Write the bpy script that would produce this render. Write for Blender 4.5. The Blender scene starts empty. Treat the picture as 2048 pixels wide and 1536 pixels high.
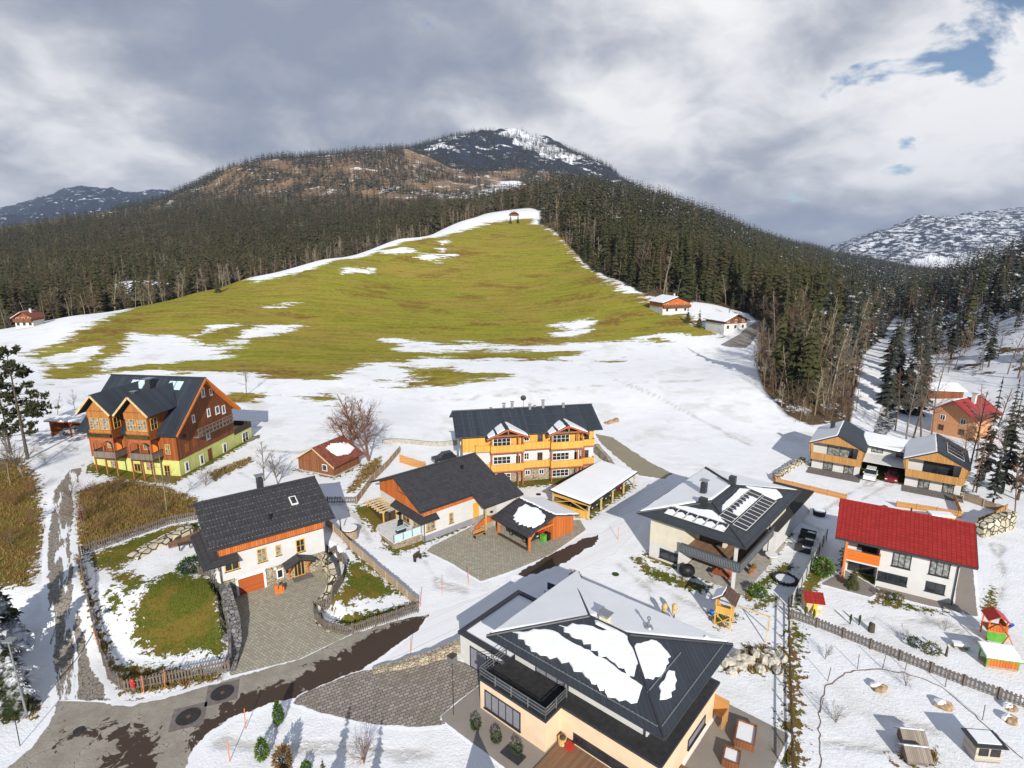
import bpy, bmesh, math, random
import numpy as np
from mathutils import Vector, Matrix
random.seed(7); RNG = np.random.default_rng(7)
scn = bpy.context.scene
COL = scn.collection
R = math.radians
# ------------------------------------------------------------------ camera
F, CX, CY, PIT, H = 1150., 1024., 768., R(13.1), 38.   # photograph pixels (2048 wide), metres
cp, sp = math.cos(PIT), math.sin(PIT)
cam = bpy.data.objects.new('camera', bpy.data.cameras.new('camera'))
COL.objects.link(cam); scn.camera = cam
cam.location = (0, 0, H); cam.rotation_euler = (R(90) - PIT, 0, 0)
cam.data.sensor_width = 36; cam.data.lens = 36 * F / 2048
cam.data.clip_start = 1; cam.data.clip_end = 40000
# ------------------------------------------------------------------ world
SUN_EL, SUN_AZ = R(25), R(-7)          # shadows fall along azimuth SUN_AZ (0 = +y, away from the camera)
sdir = Vector((math.sin(SUN_AZ) * math.cos(SUN_EL), math.cos(SUN_AZ) * math.cos(SUN_EL), -math.sin(SUN_EL)))
w = bpy.data.worlds.new('World'); scn.world = w; w.use_nodes = True
nt = w.node_tree; N = nt.nodes; LK = nt.links
N.clear()
def nd(tree, t, **k):
    n = tree.nodes.new(t)
    for a, v in k.items():
        if a == 'ins':
            for i, val in v.items(): n.inputs[i].default_value = val
        else: setattr(n, a, v)
    return n
def math_n(tree, op, a, b=None, c=None, clamp=False):
    n = tree.nodes.new('ShaderNodeMath'); n.operation = op; n.use_clamp = clamp
    for i, x in enumerate((a, b, c)):
        if x is None: continue
        if isinstance(x, (int, float)): n.inputs[i].default_value = x
        else: tree.links.new(x, n.inputs[i])
    return n.outputs[0]
def smooth_n(tree, x, a, b, lo=0., hi=1.):
    n = tree.nodes.new('ShaderNodeMapRange'); n.interpolation_type = 'SMOOTHSTEP'
    tree.links.new(x, n.inputs[0])
    for i, v in enumerate((a, b, lo, hi)): n.inputs[i + 1].default_value = v
    return n.outputs[0]
def ramp_n(tree, x, stops):
    n = tree.nodes.new('ShaderNodeValToRGB'); e = n.color_ramp.elements
    while len(e) < len(stops): e.new(.5)
    for el, (p, c) in zip(e, stops): el.position = p; el.color = (*c, 1)
    tree.links.new(x, n.inputs[0]); return n.outputs[0]
def mix_n(tree, fac, a, b, blend='MIX'):
    n = tree.nodes.new('ShaderNodeMix'); n.data_type = 'RGBA'; n.blend_type = blend
    for s, x in ((0, fac), (6, a), (7, b)):
        if isinstance(x, (int, float)): n.inputs[s].default_value = x
        elif isinstance(x, tuple): n.inputs[s].default_value = (*x, 1)
        else: tree.links.new(x, n.inputs[s])
    return n.outputs[2]
def noise_n(tree, vec, scale, detail=4, rough=.55, dist=0., dims='3D'):
    n = tree.nodes.new('ShaderNodeTexNoise'); n.noise_dimensions = dims
    n.inputs['Scale'].default_value = scale; n.inputs['Detail'].default_value = detail
    n.inputs['Roughness'].default_value = rough; n.inputs['Distortion'].default_value = dist
    if vec is not None: tree.links.new(vec, n.inputs['Vector'])
    return n.outputs[0]
def map_n(tree, vec, scale=(1, 1, 1), loc=(0, 0, 0), rot=(0, 0, 0)):
    n = tree.nodes.new('ShaderNodeMapping'); tree.links.new(vec, n.inputs[0])
    n.inputs['Scale'].default_value = scale; n.inputs['Location'].default_value = loc; n.inputs['Rotation'].default_value = rot
    return n.outputs[0]
sky = nd(nt, 'ShaderNodeTexSky', sky_type='NISHITA', sun_disc=False, sun_elevation=SUN_EL,
         sun_rotation=math.atan2(-sdir.x, -sdir.y), altitude=1500, air_density=1.0, dust_density=.6, ozone_density=1.5)
tc = nd(nt, 'ShaderNodeTexCoord')
sep = nd(nt, 'ShaderNodeSeparateXYZ'); LK.new(tc.outputs['Generated'], sep.inputs[0])
den = math_n(nt, 'ADD', math_n(nt, 'MAXIMUM', sep.outputs[2], 0.), .40)
px = math_n(nt, 'DIVIDE', sep.outputs[0], den); py = math_n(nt, 'DIVIDE', sep.outputs[1], den)
cmb = nd(nt, 'ShaderNodeCombineXYZ'); LK.new(px, cmb.inputs[0]); LK.new(py, cmb.inputs[1])
P2 = cmb.outputs[0]
n1 = noise_n(nt, map_n(nt, P2, (1.5, 1.5, 1), (3.1, 1.7, 0)), 1.0, 7, .52, .25)     # cloud masses
n2 = noise_n(nt, map_n(nt, P2, (1, 1, 1), (7.3, 2.2, 0)), 4.6, 7, .56, .3)            # billows
def blob(d, r0, r1):                                                               # 1 near direction d
    dv = Vector(d).normalized()
    n = nd(nt, 'ShaderNodeVectorMath', operation='DOT_PRODUCT'); LK.new(tc.outputs['Generated'], n.inputs[0]); n.inputs[1].default_value = dv
    return smooth_n(nt, n.outputs['Value'], math.cos(R(r1)), math.cos(R(r0)))
def dpx(u, v):
    a = (u - CX) / F; b = -(v - CY) / F
    return (a, cp + b * sp, -sp + b * cp)
bright = blob(dpx(1500, 60), 2, 26); bright2 = blob(dpx(1950, 210), 2, 15); bright3 = blob(dpx(60, 330), 1, 13); dark1 = blob(dpx(1620, 440), 2, 13); dark2 = blob(dpx(500, 190), 4, 30); dark3 = blob(dpx(1000, -150), 4, 20)
val = math_n(nt, 'ADD', math_n(nt, 'MULTIPLY_ADD', n1, 1.35, -.175), math_n(nt, 'MULTIPLY', math_n(nt, 'SUBTRACT', n2, .5), 1.15))
for bl, k in ((bright, .22), (bright2, .26), (bright3, .20), (dark1, -.13), (dark2, -.04), (dark3, -.02)):
    val = math_n(nt, 'ADD', val, math_n(nt, 'MULTIPLY', bl, k))
ccol = ramp_n(nt, val, [(.20, (.275, .31, .40)), (.36, (.335, .37, .45)), (.50, (.43, .455, .52)), (.64, (.58, .60, .645)), (.78, (.75, .76, .785)), (.95, (.90, .90, .91))])
hole = math_n(nt, 'ADD', math_n(nt, 'MULTIPLY', blob(dpx(1800, 170), 1, 8), .155), math_n(nt, 'MULTIPLY', blob(dpx(2070, 20), 1, 8), .19))
hole = math_n(nt, 'ADD', hole, math_n(nt, 'MULTIPLY', blob(dpx(1540, 365), 0, 5), .12))
hm = math_n(nt, 'ADD', math_n(nt, 'SUBTRACT', n2, .5), math_n(nt, 'MULTIPLY', math_n(nt, 'SUBTRACT', n1, .5), -.5))
hm = smooth_n(nt, math_n(nt, 'ADD', hole, math_n(nt, 'MULTIPLY', hm, 1.3)), .24, .36)
skyc = nd(nt, 'ShaderNodeVectorMath', operation='SCALE'); LK.new(sky.outputs[0], skyc.inputs[0]); skyc.inputs['Scale'].default_value = 1.0
cl = nd(nt, 'ShaderNodeVectorMath', operation='SCALE'); LK.new(ccol, cl.inputs[0]); cl.inputs['Scale'].default_value = 11.2
hm = math_n(nt, 'MAXIMUM', hm, smooth_n(nt, math_n(nt, 'ADD', sep.outputs[1], math_n(nt, 'MULTIPLY', math_n(nt, 'SUBTRACT', n1, .5), .8)), .15, -.25))   # clear sky round the sun, behind the camera
bg = nd(nt, 'ShaderNodeBackground'); bg.inputs[1].default_value = .085
LK.new(mix_n(nt, hm, cl.outputs[0], skyc.outputs[0]), bg.inputs[0])
out = nd(nt, 'ShaderNodeOutputWorld'); LK.new(bg.outputs[0], out.inputs[0])
# ------------------------------------------------------------------ sun, exposure
sl = bpy.data.lights.new('sun', 'SUN'); sl.energy = 5.0; sl.angle = R(.5); sl.color = (1, .945, .86)
so = bpy.data.objects.new('sun', sl); COL.objects.link(so); so.location = (0, -50, 120)
so.rotation_euler = sdir.to_track_quat('-Z', 'Y').to_euler()
scn.view_settings.view_transform = 'Standard'; scn.view_settings.look = 'None'
scn.view_settings.exposure = .22; scn.view_settings.gamma = 1
# ------------------------------------------------------------------ terrain height
def ray(u, v):
    a = (u - CX) / F; b = -(v - CY) / F
    return a, cp + b * sp, -sp + b * cp
def D(u, v, y):
    d = ray(u, v); t = y / d[1]; return d[0] * t, y, H + d[2] * t
CTRL = []
def cpt(*l):
    for u, v, y in l:
        x, y_, z = D(u, v, y); CTRL.append((x / y, math.log(y), (z - H) / y))
def cz(*l):      # (u, y, z) with the height given
    for u, y, z in l:
        CTRL.append(((u - CX) / 1158., math.log(y), (z - H) / y))
cz(*[(u, y, 0) for u in (-250, 300, 800, 1300, 1800, 2300) for y in (60, 100, 122)])
cpt((400, 765, 150), (700, 762, 152), (1000, 760, 154), (1300, 760, 156), (1450, 760, 152), (200, 765, 150), (0, 780, 140),
    (100, 705, 185), (400, 700, 192), (700, 700, 196), (1000, 700, 200), (1300, 700, 200), (1450, 700, 195),
    (300, 650, 226), (600, 640, 242), (900, 635, 258), (1200, 635, 252), (1380, 662, 220),
    (500, 583, 290), (800, 560, 335), (1100, 560, 335), (1250, 575, 290), (700, 515, 375), (900, 490, 415), (1100, 490, 418),
    (1000, 448, 500), (1070, 452, 500), (1030, 428, 560), (1100, 425, 560),
    (-150, 690, 220), (0, 660, 236), (150, 632, 250), (300, 610, 268), (400, 584, 292), (500, 556, 322), (650, 519, 365), (800, 478, 432), (950, 440, 512))
for u, v, y in ((-150, 690, 220), (0, 660, 236), (150, 632, 250), (300, 610, 268), (400, 584, 292), (500, 556, 322), (650, 519, 365), (800, 478, 432)):
    x, y_, z = D(u, v, y); cz((u, y * 1.2, z - 3 - y * .014))
cpt((280, 572, 420), (100, 540, 620), (-100, 560, 560), (300, 500, 780), (520, 480, 760), (700, 462, 800), (0, 472, 1150), (150, 444, 1250), (300, 430, 1300), (450, 405, 1300),
    (600, 412, 1250), (800, 425, 1150), (900, 432, 900), (-200, 500, 1100),
    (370, 398, 1500), (500, 338, 1600), (600, 318, 1750), (700, 303, 1850), (800, 298, 2100), (700, 360, 1500), (560, 375, 1450), (850, 375, 1550),
    (900, 274, 2700), (950, 263, 2900), (1040, 256, 3000), (1090, 268, 3000), (1160, 302, 2900), (1270, 362, 2600), (1350, 415, 2300), (1500, 462, 2000), (1650, 511, 1750), (1800, 545, 1500),
    (900, 330, 2200), (1000, 320, 2400), (1000, 375, 1700), (1100, 350, 2100), (900, 400, 1350), (1100, 310, 2600), (1200, 400, 1800),
    (1000, 415, 760), (1080, 385, 850), (1200, 388, 850), (1300, 412, 850), (1400, 445, 850), (1080, 402, 1150), (1250, 415, 1150),
    (1150, 445, 470), (1250, 490, 430), (1350, 530, 400), (1450, 570, 370), (1420, 610, 260), (1500, 490, 850), (1620, 545, 640), (1550, 625, 310), (1700, 600, 460), (1650, 540, 1000), (1780, 570, 900),
    (1500, 665, 205), (1600, 705, 185), (1700, 745, 160), (1780, 775, 150), (1790, 690, 240), (1790, 610, 450), (1880, 560, 900),
    (1900, 700, 195), (2048, 640, 190), (2048, 570, 270), (1950, 610, 270), (2048, 525, 430), (1960, 560, 450), (2250, 520, 350), (2250, 600, 200), (1880, 770, 155), (2250, 740, 130), (2048, 745, 150),
    (2048, 545, 900), (2250, 480, 900),
    (1700, 492, 5000), (1830, 455, 5000), (1940, 435, 5200), (2048, 418, 5500), (2250, 395, 5500), (1650, 510, 5000), (1700, 532, 3200), (1900, 535, 3000), (2048, 530, 3000), (2250, 520, 3000), (1550, 530, 4500),
    (0, 424, 6000), (60, 403, 6000), (120, 384, 6000), (180, 371, 6000), (240, 383, 6000), (290, 387, 6000), (335, 383, 6000), (400, 425, 6000), (-150, 470, 6000), (0, 480, 3200), (200, 455, 3200), (350, 430, 3500), (600, 400, 4500))
cz((900, 3900, 350), (1050, 4200, 350), (1250, 3600, 250), (1400, 3400, 200), (700, 2600, 300), (550, 2300, 280))
cz(*[(u, 11000, -200) for u in (-200, 300, 800, 1300, 1800, 2300)])
CTRL = np.array(CTRL); KX = 2.0
_A = np.stack([CTRL[:, 0] * KX, CTRL[:, 1]], 1)
def _tps(r2): return .5 * r2 * np.log(r2 + 1e-9)
_r2 = ((_A[:, None] - _A[None]) ** 2).sum(-1)
_n = len(_A); _K = np.zeros((_n + 3, _n + 3)); _K[:_n, :_n] = _tps(_r2) + 2e-4 * np.eye(_n)
_K[:_n, _n] = 1; _K[:_n, _n + 1:] = _A; _K[_n, :_n] = 1; _K[_n + 1:, :_n] = _A.T
_W = np.linalg.solve(_K, np.concatenate([CTRL[:, 2], np.zeros(3)]))
def ss(x, a=0., b=1.):
    t = np.clip((np.asarray(x, float) - a) / (b - a), 0, 1); return t * t * (3 - 2 * t)
_h = RNG.random((256, 256))
def vnoise(x, y):
    xi = np.floor(x).astype(int); yi = np.floor(y).astype(int); fx = x - xi; fy = y - yi
    fx = fx * fx * (3 - 2 * fx); fy = fy * fy * (3 - 2 * fy)
    g = lambda i, j: _h[(xi + i) % 256, (yi + j) % 256]
    return (g(0, 0) * (1 - fx) + g(1, 0) * fx) * (1 - fy) + (g(0, 1) * (1 - fx) + g(1, 1) * fx) * fy - .5
def fbm(x, y, o=4):
    s = 0; a = 1.
    for k in range(o): s = s + a * vnoise(x * 2 ** k + 17.3 * k, y * 2 ** k + 5.1 * k); a *= .5
    return s
def G(u, v, z=0.):
    d = ray(u, v); t = (z - H) / d[2]; return d[0] * t, d[1] * t
def sdf(x, y, poly):     # positive inside, metres
    x = np.asarray(x, float); y = np.asarray(y, float)
    d = np.full(x.shape, 1e18); ins = np.zeros(x.shape, bool); n = len(poly)
    for i in range(n):
        x0, y0 = poly[i]; x1, y1 = poly[(i + 1) % n]; ex, ey = x1 - x0, y1 - y0; wx, wy = x - x0, y - y0
        t = np.clip((wx * ex + wy * ey) / (ex * ex + ey * ey + 1e-12), 0, 1)
        d = np.minimum(d, (wx - ex * t) ** 2 + (wy - ey * t) ** 2)
        c1 = (y0 <= y) & (y1 > y); c2 = (y1 <= y) & (y0 > y); cr = ex * wy - ey * wx
        ins ^= (c1 & (cr > 0)) | (c2 & (cr < 0))
    return np.where(ins, 1, -1) * np.sqrt(d)
HG_ = lambda x, y: (-31.95 + x * math.cos(R(36.3)) - y * math.sin(R(36.3)), 57.01 + x * math.sin(R(36.3)) + y * math.cos(R(36.3)))
DRIVE = [HG_(.3, .9), HG_(11.2, .9), HG_(11.5, -.4)] + [G(*p) for p in ((664, 1172), (634, 1218), (650, 1246), (720, 1275), (600, 1320), (462, 1350), (456, 1345), (480, 1285))] + [HG_(.6, -2)]
def zt(x, y):
    x = np.asarray(x, float); y = np.asarray(y, float)
    yy = np.maximum(y, 8.); r = np.hypot(x, y)
    t = np.clip(x / yy, -1.9, 1.9); ly = np.log(yy)
    sh = t.shape; q = np.stack([t.ravel() * KX, ly.ravel()], 1); e = np.empty(len(q))
    for i in range(0, len(q), 20000):
        qq = q[i:i + 20000]; r2 = ((qq[:, None] - _A[None]) ** 2).sum(-1)
        e[i:i + 20000] = _tps(r2) @ _W[:_n] + _W[_n] + qq @ _W[_n + 1:]
    z = H + e.reshape(sh) * yy
    z = z * ss(y, 104, 150)
    far = ss(y, 260, 1500)
    z = z + far * (fbm(x / 260, y / 260, 5) * 50 * ss(y, 900, 2600) + fbm(x / 60 + 9, y / 60, 3) * 7) + ss(y, 1500, 4500) * (fbm(x / 700, y / 700, 5) * 90) + ss(y, 1900, 2700) * (np.abs(fbm(x / 210 + 3, y / 320, 5)) * 70 - 16)
    # the raised ground round the white house with the garage and the chalet on the left
    up = 2.2 * ss(y, 46.5, 57) * ss(-x, 13, 24) * (1 - ss(y, 112, 150))
    if np.any(up > 0):
        up = up * (1 - ss(sdf(x, y, DRIVE), -1.7, -.95))
    z = z + up + ss(-x, 58, 74) * 1.6 * ss(y, 60, 80) * (1 - ss(y, 120, 160))
    return z + fbm(x / 9, y / 9, 2) * .12 * ss(y, 75, 130) * (1 - far)
def hit(pts):            # photograph pixels -> points on the terrain
    pts = np.array(pts, float); a = (pts[:, 0] - CX) / F; b = -(pts[:, 1] - CY) / F
    dx, dy, dz = a, cp + b * sp, -sp + b * cp
    ys = np.concatenate([np.arange(20, 150, .6), np.geomspace(150, 6500, 600)])
    Y = np.broadcast_to(ys, (len(pts), len(ys))); X = Y * (dx / dy)[:, None]; Zr = H + Y * (dz / dy)[:, None]
    below = Zr - zt(X, Y) < 0; k = np.argmax(below, 1); k = np.where(below.any(1), k, len(ys) - 1)
    lo = ys[np.maximum(k - 1, 0)]; hi = ys[k]
    for _ in range(14):
        m = (lo + hi) / 2; bel = H + m * dz / dy - zt(m * dx / dy, m) < 0
        hi = np.where(bel, m, hi); lo = np.where(bel, lo, m)
    return [(float(m * k2), float(m)) for m, k2 in zip(hi, dx / dy)]
def ground(x, y): return float(zt(np.array([x]), np.array([y]))[0])
# ------------------------------------------------------------------ materials
MATS = {}
def new_mat(name):
    m = bpy.data.materials.new(name); m.use_nodes = True; MATS[name] = m
    t = m.node_tree; b = t.nodes['Principled BSDF']; return m, t, b
def link(t, a, b): t.links.new(a, b)
def bump(t, b, h, strength=.3, dist=.05):
    n = t.nodes.new('ShaderNodeBump'); n.inputs['Strength'].default_value = strength; n.inputs['Distance'].default_value = dist
    link(t, h, n.inputs['Height']); link(t, n.outputs[0], b.inputs['Normal'])
def ocoord(t): return t.nodes.new('ShaderNodeTexCoord').outputs['Object']
def plain(name, col, rough=.7, metal=0., var=.25, scale=3., spec=.3, bmp=.1):
    m, t, b = new_mat(name); b.inputs['Roughness'].default_value = rough; b.inputs['Metallic'].default_value = metal
    b.inputs['Specular IOR Level'].default_value = spec
    n = noise_n(t, ocoord(t), scale, 5, .65)
    lo = tuple(c * (1 - var) for c in col); hi = tuple(min(1, c * (1 + var)) for c in col)
    link(t, mix_n(t, smooth_n(t, n, .3, .7), lo, hi), b.inputs['Base Color'])
    if bmp: bump(t, b, n, bmp, .02)
    return m
def axes(t, ax):
    s = t.nodes.new('ShaderNodeSeparateXYZ'); link(t, ocoord(t), s.inputs[0])
    o = {'x': s.outputs[0], 'y': s.outputs[1], 'z': s.outputs[2]}
    r = o[ax[0]]
    for a in ax[1:]: r = math_n(t, 'ADD', r, o[a])
    return r
def stripes(t, val, period, seam=.12):
    q = math_n(t, 'DIVIDE', val, period); fr = math_n(t, 'FRACT', q); fl = math_n(t, 'FLOOR', q)
    return math_n(t, 'LESS_THAN', fr, seam), fl, fr
def white(t, v):
    n = t.nodes.new('ShaderNodeTexWhiteNoise'); n.noise_dimensions = '1D'; link(t, v, n.inputs['W']); return n.outputs['Value']
def boards(name, c1, c2, period=.22, ax='xy', rough=.75, seam=.1, dark=.35, grain=True):
    m, t, b = new_mat(name); b.inputs['Roughness'].default_value = rough; b.inputs['Specular IOR Level'].default_value = .25
    sm, fl, fr = stripes(t, axes(t, ax), period, seam)
    n = noise_n(t, map_n(t, ocoord(t), (6, 6, .7) if 'z' not in ax else (.7, .7, 6)), 1, 4, .6)
    f = math_n(t, 'ADD', math_n(t, 'MULTIPLY', white(t, fl), .55), math_n(t, 'MULTIPLY', n, .45))
    c = mix_n(t, f, c1, c2); c = mix_n(t, sm, c, tuple(x * dark for x in c1))
    link(t, c, b.inputs['Base Color']); bump(t, b, math_n(t, 'SUBTRACT', 1, sm), .6, .02); return m
def tiles(name, col, px=.35, pz=.4, axx='x', axz='z', rough=.55, var=.25, seam=.16, spec=.4, dark=.45, bs=.7):
    m, t, b = new_mat(name); b.inputs['Roughness'].default_value = rough; b.inputs['Specular IOR Level'].default_value = spec
    s1, f1, r1 = stripes(t, axes(t, axx), px, seam); hgt = math_n(t, 'SUBTRACT', 1, s1)
    idx = f1
    if pz:
        s2, f2, r2 = stripes(t, axes(t, axz), pz, .2); s1 = math_n(t, 'MAXIMUM', s1, math_n(t, 'MULTIPLY', s2, .6))
        idx = math_n(t, 'ADD', f1, math_n(t, 'MULTIPLY', f2, 17.13)); hgt = math_n(t, 'ADD', hgt, r2)
    n = noise_n(t, ocoord(t), 1.3, 5, .65)
    v = math_n(t, 'ADD', math_n(t, 'MULTIPLY', white(t, idx), .5), math_n(t, 'MULTIPLY', n, .7))
    c = mix_n(t, smooth_n(t, v, .2, .9), tuple(x * (1 - var) for x in col), tuple(x * (1 + var) for x in col))
    link(t, mix_n(t, s1, c, tuple(x * dark for x in col)), b.inputs['Base Color']); bump(t, b, hgt, bs, .03); return m
def stones(name, c1, c2, mortar, scale=2.2, stretch=(1, 1, 1.6), edge=.06, rough=.9):
    m, t, b = new_mat(name); b.inputs['Roughness'].default_value = rough; b.inputs['Specular IOR Level'].default_value = .15
    co = map_n(t, ocoord(t), stretch)
    v = t.nodes.new('ShaderNodeTexVoronoi'); v.feature = 'DISTANCE_TO_EDGE'; v.inputs['Scale'].default_value = scale; link(t, co, v.inputs['Vector'])
    v2 = t.nodes.new('ShaderNodeTexVoronoi'); v2.inputs['Scale'].default_value = scale; link(t, co, v2.inputs['Vector'])
    sx = t.nodes.new('ShaderNodeSeparateColor'); link(t, v2.outputs['Color'], sx.inputs[0])
    n = noise_n(t, co, 9, 4, .7)
    c = mix_n(t, math_n(t, 'ADD', math_n(t, 'MULTIPLY', sx.outputs[0], .7), math_n(t, 'MULTIPLY', n, .35)), c1, c2)
    e = smooth_n(t, v.outputs['Distance'], edge * .4, edge)
    link(t, mix_n(t, e, mortar, c), b.inputs['Base Color']); bump(t, b, math_n(t, 'ADD', e, math_n(t, 'MULTIPLY', n, .4)), .9, .06); return m
def attr_n(t, name):
    n = t.nodes.new('ShaderNodeAttribute'); n.attribute_name = name; return n.outputs['Fac']
def wpos(t): return t.nodes.new('ShaderNodeNewGeometry').outputs['Position']
SNOW = (.80, .815, .84)
def snow_nodes(t, pos, fine=1.):
    n = noise_n(t, pos, .35, 6, .6); n2 = noise_n(t, pos, 2.6 * fine, 5, .6)
    col = mix_n(t, smooth_n(t, n, .35, .7), tuple(c * .95 for c in SNOW), SNOW)
    return col, math_n(t, 'ADD', math_n(t, 'MULTIPLY', n, 2.2), math_n(t, 'MULTIPLY', n2, .5))
def snow_mat(name='snow', rough=.6):
    m, t, b = new_mat(name); b.inputs['Roughness'].default_value = rough; b.inputs['Specular IOR Level'].default_value = .2
    c, h = snow_nodes(t, ocoord(t), 1.6); link(t, c, b.inputs['Base Color']); bump(t, b, h, .35, .06); return m
snow_mat()
GRASS = (.150, .150, .016); DRY = (.175, .112, .030); LAWN = (.105, .105, .016)
# ---- terrain material: grass where the signed-distance attributes (metres) say the snow has gone
m, t, b = new_mat('ground'); b.inputs['Roughness'].default_value = .9; b.inputs['Specular IOR Level'].default_value = .02
P = wpos(t)
sc_, sh_ = snow_nodes(t, P)
nbig = noise_n(t, map_n(t, P, (.022, .06, .06)), 1, 7, .66, .4)
nmid = noise_n(t, map_n(t, P, (.07, .30, .2)), 1, 7, .70)
nfin = noise_n(t, P, 1.5, 6, .62)
nspk = noise_n(t, P, 4.5, 4, .6)
mead = math_n(t, 'ADD', attr_n(t, 'meadow'), math_n(t, 'ADD', math_n(t, 'MULTIPLY', math_n(t, 'SUBTRACT', nbig, .5), 34), math_n(t, 'MULTIPLY', math_n(t, 'SUBTRACT', nmid, .5), 26)))
mead = math_n(t, 'ADD', mead, math_n(t, 'MULTIPLY', math_n(t, 'SUBTRACT', noise_n(t, map_n(t, P, (.5, 1.3, 1)), 1, 5, .7), .5), 12)); mead = smooth_n(t, mead, -.5, .5)
lawn = math_n(t, 'ADD', attr_n(t, 'lawn'), math_n(t, 'ADD', math_n(t, 'MULTIPLY', math_n(t, 'SUBTRACT', nfin, .5), 5.2), math_n(t, 'MULTIPLY', math_n(t, 'SUBTRACT', nspk, .5), 2.2)))
lawn = smooth_n(t, lawn, -.06, .06)
dry = math_n(t, 'ADD', attr_n(t, 'dry'), math_n(t, 'MULTIPLY', math_n(t, 'SUBTRACT', nfin, .5), 7))
dry = smooth_n(t, dry, -.1, .1)
spk = smooth_n(t, math_n(t, 'ADD', noise_n(t, map_n(t, P, (1, 1.6, 1)), .95, 6, .70), math_n(t, 'MULTIPLY', noise_n(t, P, .05, 3, .5), .28)), .845, .865)
spk = math_n(t, 'MULTIPLY', spk, attr_n(t, 'field'))
gc = mix_n(t, smooth_n(t, nbig, .43, .58), (.24, .235, .026), (.275, .21, .042))
gc = mix_n(t, smooth_n(t, noise_n(t, map_n(t, P, (.05, .4, .1)), 1, 5, .7), .46, .60, 0, .7), gc, (.13, .14, .012)); gc = mix_n(t, smooth_n(t, noise_n(t, map_n(t, P, (.035, .07, .1), (5, 3, 0)), 1, 7, .72), .52, .62, 0, .85), gc, (.16, .085, .022)); gc = mix_n(t, smooth_n(t, noise_n(t, P, .55, 5, .75), .46, .64, 0, .6), gc, (.34, .28, .07))
gc = mix_n(t, smooth_n(t, nspk, .5, .8, 0, .5), gc, (.21, .19, .045))
lc = mix_n(t, smooth_n(t, noise_n(t, P, .28, 5, .6), .44, .58), (.070, .095, .012), (.165, .115, .024))
lc = mix_n(t, smooth_n(t, noise_n(t, P, 7, 5, .7), .45, .62, 0, .7), lc, (.19, .17, .035))
dc = mix_n(t, smooth_n(t, noise_n(t, P, .45, 5, .7), .44, .58), (.165, .135, .032), (.19, .105, .038))
dc = mix_n(t, smooth_n(t, noise_n(t, P, 3.5, 5, .75), .42, .75, 0, .7), dc, (.06, .04, .018))
sdirt = smooth_n(t, math_n(t, 'ADD', noise_n(t, P, .11, 6, .68), math_n(t, 'MULTIPLY', math_n(t, 'SUBTRACT', nspk, .5), .30)), .52, .64, 0, .38); sdirt = math_n(t, 'MULTIPLY', sdirt, attr_n(t, 'field')); sc_ = mix_n(t, sdirt, sc_, (.50, .475, .43)); tr_ = attr_n(t, 'trail'); trm = math_n(t, 'MULTIPLY', tr_, smooth_n(t, noise_n(t, P, 1.1, 5, .7), .34, .52)); sc_ = mix_n(t, math_n(t, 'MULTIPLY', trm, .75), sc_, (.47, .445, .41)); col = mix_n(t, mead, sc_, gc); col = mix_n(t, lawn, col, lc); col = mix_n(t, dry, col, dc)
col = mix_n(t, spk, col, (.11, .085, .04))
# mountains: brown pasture, rock and snow
sz = t.nodes.new('ShaderNodeSeparateXYZ'); link(t, P, sz.inputs[0])
nm = noise_n(t, map_n(t, P, (.005, .005, .011)), 1, 8, .66); nm2 = noise_n(t, map_n(t, P, (.016, .016, .05)), 1, 7, .7, .3)
mc = mix_n(t, smooth_n(t, nm2, .42, .62), (.185, .122, .07), (.28, .185, .11))
mc = mix_n(t, smooth_n(t, math_n(t, 'ADD', nm2, math_n(t, 'MULTIPLY', attr_n(t, 'couloir'), .10)), .58, .63), mc, (.74, .76, .8))
hi = smooth_n(t, math_n(t, 'ADD', attr_n(t, 'peak'), math_n(t, 'MULTIPLY', math_n(t, 'SUBTRACT', nm, .5), 1.6)), .42, .58)
rock = mix_n(t, smooth_n(t, math_n(t, 'ADD', nm2, math_n(t, 'ADD', math_n(t, 'MULTIPLY', nm, .4), math_n(t, 'MULTIPLY', attr_n(t, 'couloir'), .30))), .79, .83), (.026, .033, .050), (.74, .76, .8))
mc = mix_n(t, hi, mc, rock)
sn = smooth_n(t, math_n(t, 'ADD', math_n(t, 'MULTIPLY', attr_n(t, 'snowy'), .9), math_n(t, 'SUBTRACT', nm2, .5)), .40, .48)
mc = mix_n(t, sn, mc, (.78, .8, .84))
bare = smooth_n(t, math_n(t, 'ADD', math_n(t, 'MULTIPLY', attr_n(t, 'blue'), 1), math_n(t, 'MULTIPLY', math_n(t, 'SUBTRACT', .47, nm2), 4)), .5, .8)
mc = mix_n(t, bare, mc, (.014, .024, .044))  # dark far forest, with the blue of air and shade painted into its colour
ff = attr_n(t, 'floor')
fl_ = mix_n(t, noise_n(t, P, .5, 4, .7), (.06, .045, .028), (.15, .10, .055)); fl_ = mix_n(t, smooth_n(t, math_n(t, 'ADD', noise_n(t, P, .16, 6, .7), math_n(t, 'MULTIPLY', attr_n(t, 'snowy'), .22)), .62, .67), fl_, (.74, .76, .8))
col = mix_n(t, attr_n(t, 'mount'), col, mc); col = mix_n(t, smooth_n(t, ff, .25, .75), col, fl_)
link(t, col, b.inputs['Base Color'])
bump(t, b, math_n(t, 'ADD', sh_, math_n(t, 'ADD', math_n(t, 'MULTIPLY', lawn, .25), math_n(t, 'SUBTRACT', math_n(t, 'MULTIPLY', nspk, .8), math_n(t, 'MULTIPLY', trm, 1.2)))), .5, .12)
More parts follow.
